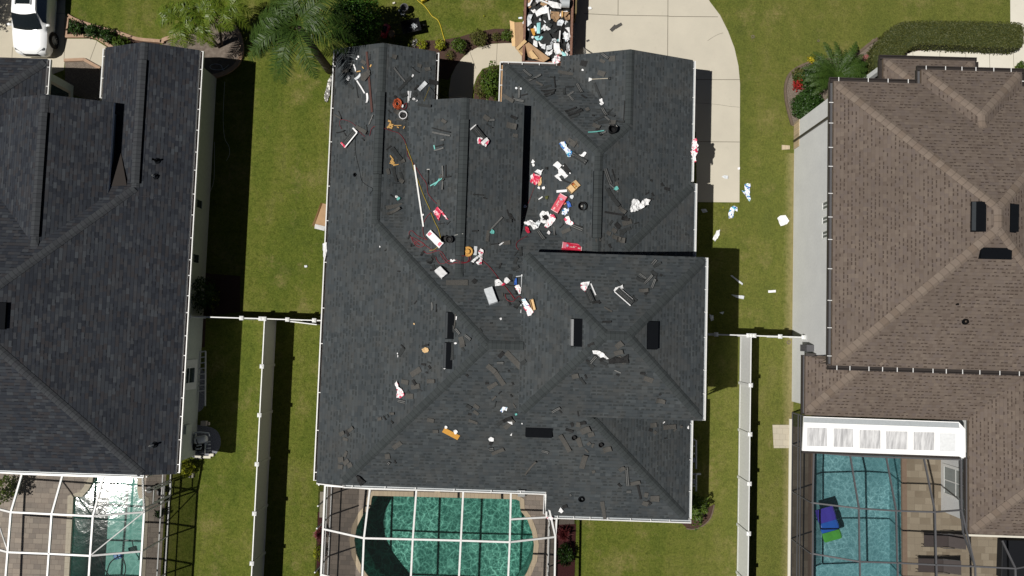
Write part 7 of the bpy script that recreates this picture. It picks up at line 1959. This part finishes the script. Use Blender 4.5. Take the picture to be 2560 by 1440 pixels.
gl('pale grey wrapper in the shadow under the garage gutter', [(1752, 524), (1764, 523), (1768, 530), (1756, 533)], 'wrap_grey', .05)
gl('thin white strip bent across the shadow edge on the right lawn', [(1825, 689), (1829, 688), (1857, 709), (1855, 713)], 'wrap_grey', .03)
gl('flat white slat on the lawn near the right house', [(1920, 726), (1939, 725), (1939, 731), (1920, 732)], 'wrap_white', .015)
gl('white paper twist on the driveway near the dumpster gate', [(1469, 19), (1475, 17), (1479, 23), (1472, 26)], 'wrap_white', .06)
gl('white crumpled film on the driveway at the garage roof edge', [(1458, 118), (1465, 126), (1466, 139), (1460, 138)], 'wrap_white', .06)
gl('tiny pale scrap on the lawn between left and middle house', [(761, 664), (768, 663), (769, 668), (762, 669)], 'wrap_grey', .03)
for x0, y0, x1, y1, w_, lb in [(1527, 77, 1540, 65, 9, 'left half of the folded brown shingle on the driveway'), (1538, 69, 1554, 60, 9, 'right half of the folded brown shingle on the driveway'), (1466, 103.5, 1473, 100.5, 4.5, 'tiny dark shingle chip on the driveway left part')]:
    o = piece(x0, y0, x1, y1, w_, 'b', curl=.02, th=.015); o['label'] = lb
    o['group'] = 'shingle pieces on the driveway'
def ring_(label, x, y, r): 
    c = W(x, y, .02); b = MB(); b.lathe(Matrix.Translation(c), [(r * .6, 0), (r * .65, .025), (r, .025), (r, 0)], 18, False, False); return tag(b.build('valve_ring', M['mulch_grey'], obj_loc=c), label, 'valve cover')
ring_('pale valve ring in the front lawn right of the driveway', 1882, 92, .09); ring_('pale valve ring below the fence post near the right house wall', 1972, 856, .10); ring_('half sunk pale valve ring right of the first ring in the front lawn', 2046, 102, .06); q = W(1964, 369, 0); b = MB(); b.mesh([(q.x - .2, q.y - .12, .03), (q.x + .2, q.y - .09, .07), (q.x + .2, q.y + .1, .07), (q.x - .2, q.y + .13, .03), (q.x - .21, q.y - .13, 0), (q.x + .21, q.y - .1, 0), (q.x + .21, q.y + .11, 0), (q.x - .21, q.y + .14, 0)], [(0, 1, 2, 3), (4, 5, 1, 0), (5, 6, 2, 1), (6, 7, 3, 2), (7, 4, 0, 3)]); tag(b.build('splash_block', M['coping'], obj_loc=q), 'tan splash block on the lawn at the foot of the right house downspout', 'splash block')
b = MB(); c = W(1808, 518, .06); b.lathe(Matrix.Translation(c), [(.01, -.05), (.04, -.03), (.05, 0), (.04, .03), (.01, .05)], 12); tag(b.build('tennis_ball', M['leaf_lime'], obj_loc=c, smooth=True), 'yellow ball on the lawn below the driveway strip', 'ball')
b = MB(); c = W(1210, 40, .06); b.lathe(Matrix.Translation(c), [(.01, -.05), (.04, -.03), (.05, 0), (.04, .03), (.01, .05)], 12); tag(b.build('tennis_ball', M['leaf_lime'], obj_loc=c, smooth=True), 'yellow ball on the front lawn left of the dumpster', 'ball')
hose('bright yellow hose curving over the front lawn into the mulch', [(1036, -12), (1045, 2), (1060, 14), (1070, 26), (1080, 40), (1094, 50), (1101, 64), (1106, 82), (1112, 102)], .022, 'yellow_hose', 0, ground=True)
hose('yellow hose end in the mulch beside the front walk', [(1120, 138), (1124, 145), (1132, 150)], .02, 'yellow_hose', 0, ground=True)
hose('thin pale garden hose looped on the soil bed in the left house shade', [(572, 162), (560, 172), (545, 175), (528, 172), (526, 164), (538, 160), (552, 163), (558, 175), (566, 178)], .012, 'wrap_grey', 0, ground=True)
hose('thin pale wire down the shaded side yard of the left house', [(562, 205), (560, 240), (558, 300), (562, 345), (572, 365), (574, 385), (566, 402)], .008, 'wrap_grey', 0, ground=True)
hose('thin dark cable along the left house wall', [(536, 355), (536, 420), (534, 455), (526, 478), (518, 484)], .008, 'wrap_grey', 0, ground=True)
# fallen palm sheath
crumple('palm_sheath', 'pale grey fallen palm frond sheath beside the palm trunk', 'palm frond', [(813, 236), (822, 200), (829, 188), (830, 200), (824, 240), (818, 257), (812, 254)], 'steel', .07)
# sheltered things by the round tree
wb = W(1028, 66, .5); wbt = thing('wheelbarrow', 'black wheelbarrow holding a pale lump on the front lawn', 'wheelbarrow', (wb.x, wb.y, 0)); F = frame((wb.x, wb.y, .45), (1, .25, 0)); b = MB()
b.mesh([F @ Vector(v) for v in ((-.5, -.34, .12), (.5, -.36, .16), (.5, .36, .16), (-.5, .34, .12), (-.3, -.2, -.16), (.32, -.22, -.14), (.32, .22, -.14), (-.3, .2, -.16))], [(4, 5, 6, 7), (0, 1, 5, 4), (1, 2, 6, 5), (2, 3, 7, 6), (3, 0, 4, 7)]); b.build('tray', M['black'], wbt)
b = MB()
for sg in (-1, 1): b.tube([F @ Vector((.55, sg * .1, -.2)), F @ Vector((-.3, sg * .24, -.15)), F @ Vector((-1.0, sg * .28, .12))], .018, 6); b.tube([F @ Vector((-.35, sg * .22, -.15)), F @ Vector((-.4, sg * .24, -.44))], .015, 6)
b.build('frame', M['black'], wbt)
b = MB(); b.lathe(F @ Matrix.Translation((.62, 0, -.25)) @ Matrix.Rotation(R(90), 4, 'X'), [(.08, -.04), (.17, -.05), (.2, 0), (.17, .05), (.08, .04)], 18); b.build('wheel', M['black'], wbt)
b = MB(); leafcloud(b, F @ Vector((.15, 0, -.02)), .16, .13, .08, 60, .07, random.Random(2)); b.build('load', M['wrap_grey'], wbt)
c = W(1011, 20, .4); bt = thing('steel_drum', 'dull round steel drum on the lawn near the round tree', 'drum', (c.x, c.y, 0)); b = MB(); b.lathe(Matrix.Translation((c.x, c.y, 0)), [(.17, 0), (.2, .45), (.22, .46), (.22, .5), (.18, .5), (.15, .1), (.01, .08)], 22, True, False); b.build('drum', M['bronze_grey'], bt)
b = MB()
for q in ((-.3, -.05), (-.18, -.24), (-.05, -.28)): b.boxm(Matrix.Translation((c.x + q[0], c.y + q[1], .12)), .09, .11, .2)
b.build('foot', M['grey_metal'], bt)
c = W(962, 75, .45); cm = thing('air_compressor', 'red tank half hidden in the deep shade of the round tree', 'compressor', (c.x, c.y, 0)); b = MB(); b.tube([(c.x - .12, c.y - .35, .3), (c.x - .1, c.y - .3, .3), (c.x + .1, c.y + .3, .3), (c.x + .12, c.y + .35, .3)], .2, 14, rads=[.1, .2, .2, .1]); b.build('tank', M['red_print'], cm, smooth=True)
b = MB(); b.boxm(frame((c.x, c.y, .56), (.3, 1, 0)), .3, .18, .16); b.build('motor', M['black'], cm)
c = W(979, 84, .3); b = MB(); b.lathe(Matrix.Translation((c.x, c.y, 0)), [(.15, 0), (.18, .32), (.19, .33), (.15, .33), (.05, .31), (.01, .31)], 18); tag(b.build('covered_bucket', M['card'], obj_loc=(c.x, c.y, 0)), 'tan lidded bucket in the deep shade beside the red tank', 'bucket')
c = W(1058, 2, .2); b = MB(); b.boxm(Matrix.Translation((c.x, c.y + .1, .15)) @ Matrix.Rotation(.5, 4, 'Z'), .3, .25, .3); tag(b.build('yellow_box', M['yellow_hose'], obj_loc=(c.x, c.y, 0), bevel=.03), 'yellow box beside the yellow hose at the photo top', 'box')
c = W(985, 8, .05); b = MB(); b.boxm(Matrix.Translation((c.x, c.y, .06)) @ Matrix.Rotation(.4, 4, 'Z'), .14, .09, .1); tag(b.build('small_block', M['concrete_light'], obj_loc=(c.x, c.y, 0), bevel=.02), 'small pale block on the lawn left of the steel drum', 'block')
c = W(1037, 107, .1); b = MB(); leafcloud(b, (c.x, c.y, .1), .16, .2, .12, 50, .08, random.Random(8)); tag(b.build('stone', M['steel'], obj_loc=(c.x, c.y, 0)), 'pale grey stone lump in the mulch between two lime shrubs', 'stone')

# side yard of the left house: ladder, filter, pipes, meter, blocks
lad = thing('step_ladder', 'pale step ladder lying along the shaded wall of the left house', 'ladder', W(505, 945, 0.1))
La, Lb = W(514, 878, .25), W(513, 1015, .25); Ra, Rb = W(500, 880, .2), W(492, 978, .2)
b = MB(); b.bar(La, Lb, .05, .07); b.bar(Ra, Rb, .05, .07); b.build('rail', M['white_alu'], lad)
for k in range(8):
    t = k / 7; p = Ra.lerp(Rb, t); q = La.lerp(Lb, t * .72); b = MB(); b.bar(p, q, .06, .03); b.build('rung', M['white_alu'], lad)
b = MB()
for k in (4, 5, 6): b.bar(La.lerp(Lb, .1 + k * .12), Ra.lerp(Rb, .3 + k * .11), .02, .02)
b.build('brace', M['grey_metal'], lad)
pq = thing('pool_pump_set', 'pale pool filter with white pipes on gravel beside the left house wall', 'pool pump', W(505, 1105, 0))
c = W(497, 1100, .4); b = MB(); b.tube([(c.x - .18, c.y - .03, .45), (c.x - .12, c.y - .02, .45), (c.x + .38, c.y + .08, .45), (c.x + .44, c.y + .09, .45)], .2, 16, rads=[.12, .2, .2, .14]); b.build('filter_tank', M['wrap_white'], pq, smooth=True)
b = MB(); b.tube([(c.x - .02, c.y - .02, .45), (c.x + .02, c.y - .012, .45)], .21, 16); b.build('clamp_band', M['black'], pq)
pth = lambda l, z, r_=.035: (lambda q: (q.tube([W(x, y, zz) for x, y, zz in [(a[0], a[1], a[2] if len(a) > 2 else z) for a in l]], r_, 8), q.build('pipe', M['wrap_grey'], pq, smooth=True)))(MB())
pth([(486, 1092, .2), (486, 1082), (500, 1080), (522, 1083), (524, 1091)], .6); pth([(487, 1093, .3), (504, 1091), (506, 1095)], .5); pth([(488, 1115, .2), (490, 1122), (502, 1122), (503, 1118)], .5); pth([(492, 1115), (500, 1112), (504, 1113)], .55); pth([(512, 1135, .1), (513, 1108), (518, 1107)], .55)
for y in (1105, 1112, 1121, 1128): pth([(514, y), (526, y - 1)], .5, .025)
b = MB(); q = W(498, 1118, .2); b.boxm(Matrix.Translation((q.x, q.y, .2)), .5, .3, .4); b.build('pump', M['black'], pq)
b = MB(); q = W(529, 1137, .05); b.boxm(Matrix.Translation((q.x, q.y, .06)), .24, .14, .12); tag(b.build('paver_block', M['concrete_light'], obj_loc=q), 'white sunlit block at the edge of the pump gravel', 'block')
b = MB(); q = W(511, 1058, .1); b.boxm(Matrix.Translation((q.x, q.y, .12)), .28, .24, .24); b.boxm(Matrix.Translation((q.x + .2, q.y - .02, .08)), .11, .16, .16); tag(b.build('utility_box', M['wall_tan'], obj_loc=q), 'small tan utility box in the shade above the pump gravel', 'box')
b = MB(); q = W(457, 1072, 1.4); b.box(lwx, lwx + .18, q.y - .22, q.y + .22, 1.1, 1.75); b.build('meter_box', M['wall_green'], HL)
b = MB(); b.box(lwx, RWX * 0 + W(528, 1136, 0).x, W(480, 1141, 0).y - .06, W(480, 1141, 0).y + .06, 0, .08); tag(b.build('gravel_edging', M['concrete_light']), 'pale concrete edging across the end of the pump gravel', 'edging')
b = MB(); q = W(478, 1187, .1); b.boxm(Matrix.Translation((q.x, q.y, .06)), .22, .3, .12); tag(b.build('paver_block', M['concrete'], obj_loc=q), 'grey stepping block beside the left cage door', 'block')
# pipes on the shaded side of the middle house
pv = thing('pvc_manifold', 'pale pool pipes in the shade under the east gutter of the middle house', 'pipes', W(1740, 1165, 0))
pq = pv
pth([(1722, 1103, .3), (1734, 1099), (1740, 1102), (1740, 1172)], .75, .05); pth([(1740, 1183, .75), (1740, 1228)], .75, .05); pth([(1722, 1185), (1752, 1185)], .7, .045)
for y in (1116, 1135, 1152, 1200, 1216): pth([(1724, y), (1738, y - 1)], .65, .03)
b = MB(); q = W(1733, 1150, .7); b.boxm(Matrix.Translation((q.x, q.y, .7)), .2, .2, .2); b.build('valve', M['grey_metal'], pv)
b = MB(); q = W(1734, 1204, .6); b.lathe(Matrix.Translation((q.x, q.y, .5)), [(.09, 0), (.1, .25), (.05, .3)], 12); b.build('valve', M['grey_metal'], pv)

# patio things
lg = None
def lounger(label, x0, y0, x1, y1):
    a, c = W(x0, y0, .3), W(x1, y1, .3); r = thing('sun_lounger', label, 'sun lounger', (a.x, a.y, 0), 'sun loungers on the right pool deck')
    d = (c - a); L = d.length; d.normalize(); s_ = Vector((-d.y, d.x, 0)); w = .32; T = lambda x, y, z: Vector((a.x, a.y, 0)) + d * L * x + s_ * y + Vector((0, 0, z))
    b = MB(); b.face([T(0, -w, .33), T(.62, -w, .33), T(.62, w, .33), T(0, w, .33)]); b.face([T(0, -w, .32), T(0, w, .32), T(.62, w, .32), T(.62, -w, .32)]); b.build('seat', M['lounge'], r)
    b = MB(); b.face([T(.63, -w, .34), T(1, -w, .62), T(1, w, .62), T(.63, w, .34)]); b.face([T(.63, -w, .33), T(.63, w, .33), T(1, w, .61), T(1, -w, .61)]); b.build('backrest', M['lounge'], r)
    b = MB()
    for y in (-w - .02, w + .02): b.tube([T(-.07, y, .33), T(.62, y, .33), T(1.0, y, .62)], .016, 6)
    b.tube([T(.625, -w, .335), T(.625, w, .335)], .014, 6); b.build('frame', M['bronze'], r)
    for x in (.04, .6):
        for y in (-w, w):
            b = MB(); b.tube([T(x, y, .33), T(x + .02, y * 1.05, 0.012)], .015, 6); b.build('leg', M['bronze'], r)
    for y in (-w - .03, w + .03):
        b = MB(); b.tube([T(.42, y, .34), T(.46, y, .52), T(.72, y, .52), T(.78, y, .42)], .016, 6); b.build('armrest', M['bronze_grey'], r)
M['lounge'] = plain('dark_brown_sling', (0.06, 0.046, 0.044), 0.7)
lounger('upper dark sun lounger, nearest the house corner, right of the blue pool', 2309, 1349, 2406, 1352); lounger('lower dark sun lounger at the photo bottom right of the blue pool', 2295, 1412, 2394, 1415)
M['purple'] = plain('purple_vinyl', (0.055, 0.045, 0.32), 0.15, 0.6); M['float_blue'] = plain('blue_vinyl', (0.02, 0.10, 0.42), 0.15, 0.6); M['float_green'] = plain('green_vinyl', (0.07, 0.30, 0.05), 0.15, 0.6)
fl = thing('pool_float', 'purple, blue and green inflatable float on the blue pool', 'pool float', W(2072, 1310, 0))
A, Bc = W(2062, 1271, .05), W(2086, 1352, .05); d = (Bc - A); L = d.length; d.normalize(); s_ = Vector((-d.y, d.x, 0))
for nm, t0, t1, m_, hh in (('headrest', 0, .42, 'purple', .13), ('seat', .425, .72, 'float_blue', .09), ('footrest', .725, 1.0, 'float_green', .12)):
    b = MB(); n_ = 5; vs = []
    for i in range(n_ + 1):
        t = i / n_; x = t0 + (t1 - t0) * t; e = math.sin(math.pi * min(max(t, .06), .94)) ** .35
        for y, z in ((-.5, -.05), (-.5, .3), (-.42, .85), (-.25, .95), (0, .8), (.25, .95), (.42, .85), (.5, .3), (.5, -.05)): vs.append(A + d * L * x + s_ * y * .98 * (.86 + .14 * e) + Vector((0, 0, hh * z * e - .14)))
    b.mesh(vs, [(i * 9 + k, i * 9 + k + 1, (i + 1) * 9 + k + 1, (i + 1) * 9 + k) for i in range(n_) for k in range(8)] + [tuple(range(9)), tuple(n_ * 9 + k for k in range(8, -1, -1))]); b.build(nm, M[m_], fl, smooth=False)
for lb, x, y in (('dark round patio stool nearest the left cage door', 374, 1224), ('second dark round patio stool from the roof edge in the left cage', 401, 1231), ('third dark round stool, lowest of the row in the left cage', 402, 1252)):
    c = W(x, y, .4); r = thing('patio_stool', lb, 'stool', (c.x, c.y, 0), 'dark stools in the left cage'); b = MB(); b.lathe(Matrix.Translation((c.x, c.y, 0)), [(.01, .46), (.17, .46), (.18, .44), (.17, .41), (.01, .41)], 18); b.build('seat', M['bronze'], r)
    for k in range(3):
        a = k * 2.09; b = MB(); b.tube([(c.x + .1 * math.cos(a), c.y + .1 * math.sin(a), .41), (c.x + .16 * math.cos(a), c.y + .16 * math.sin(a), .012)], .015, 6); b.build('leg', M['bronze'], r)
shrub('potted_plant', 'small spreading potted plant at the foot of the left cage stools', 398, 1284, 10, .7, 'leaf_dark', 160, .07, lop=.5)
b = MB(); b.prism(gpoly([(2506, 1350), (2620, 1352), (2620, 1445), (2503, 1445)], .45), .012, .45); tag(b.build('shade_block', M['deck_shade'] if 'deck_shade' in M else M['bronze'], obj_loc=W(2540, 1400, 0), bevel=.04), 'dark box standing in for shade at the lower right corner of the right deck', 'shade block')  # dark box added where only shade lies on the deck
hose('dark cleaner hose looping in the left pool', [(246, 1391), (250, 1408), (262, 1432), (290, 1460), (310, 1430), (302, 1395), (285, 1398), (270, 1412), (262, 1440)], .03, 'black', -0.18, ground=True)
b = MB(); c = W(293, 1391, -.9); b.boxm(Matrix.Translation((c.x, c.y, -1.0)) @ Matrix.Rotation(.3, 4, 'Z'), .42, .3, .2); tag(b.build('pool_cleaner', M['blue'], obj_loc=c, bevel=.05), 'blue pool cleaner on the floor of the left pool', 'pool cleaner')
b = MB(); c = W(1095, 1218, .02); c = W(1094, 1227, .02); b.lathe(Matrix.Translation(c), [(.16, 0), (.16, .03), (.13, .035), (.01, .035)], 20, False, False); tag(b.build('skimmer_lid', M['coping'], obj_loc=c), 'round pale skimmer lid at the top coping of the green pool', 'skimmer lid')
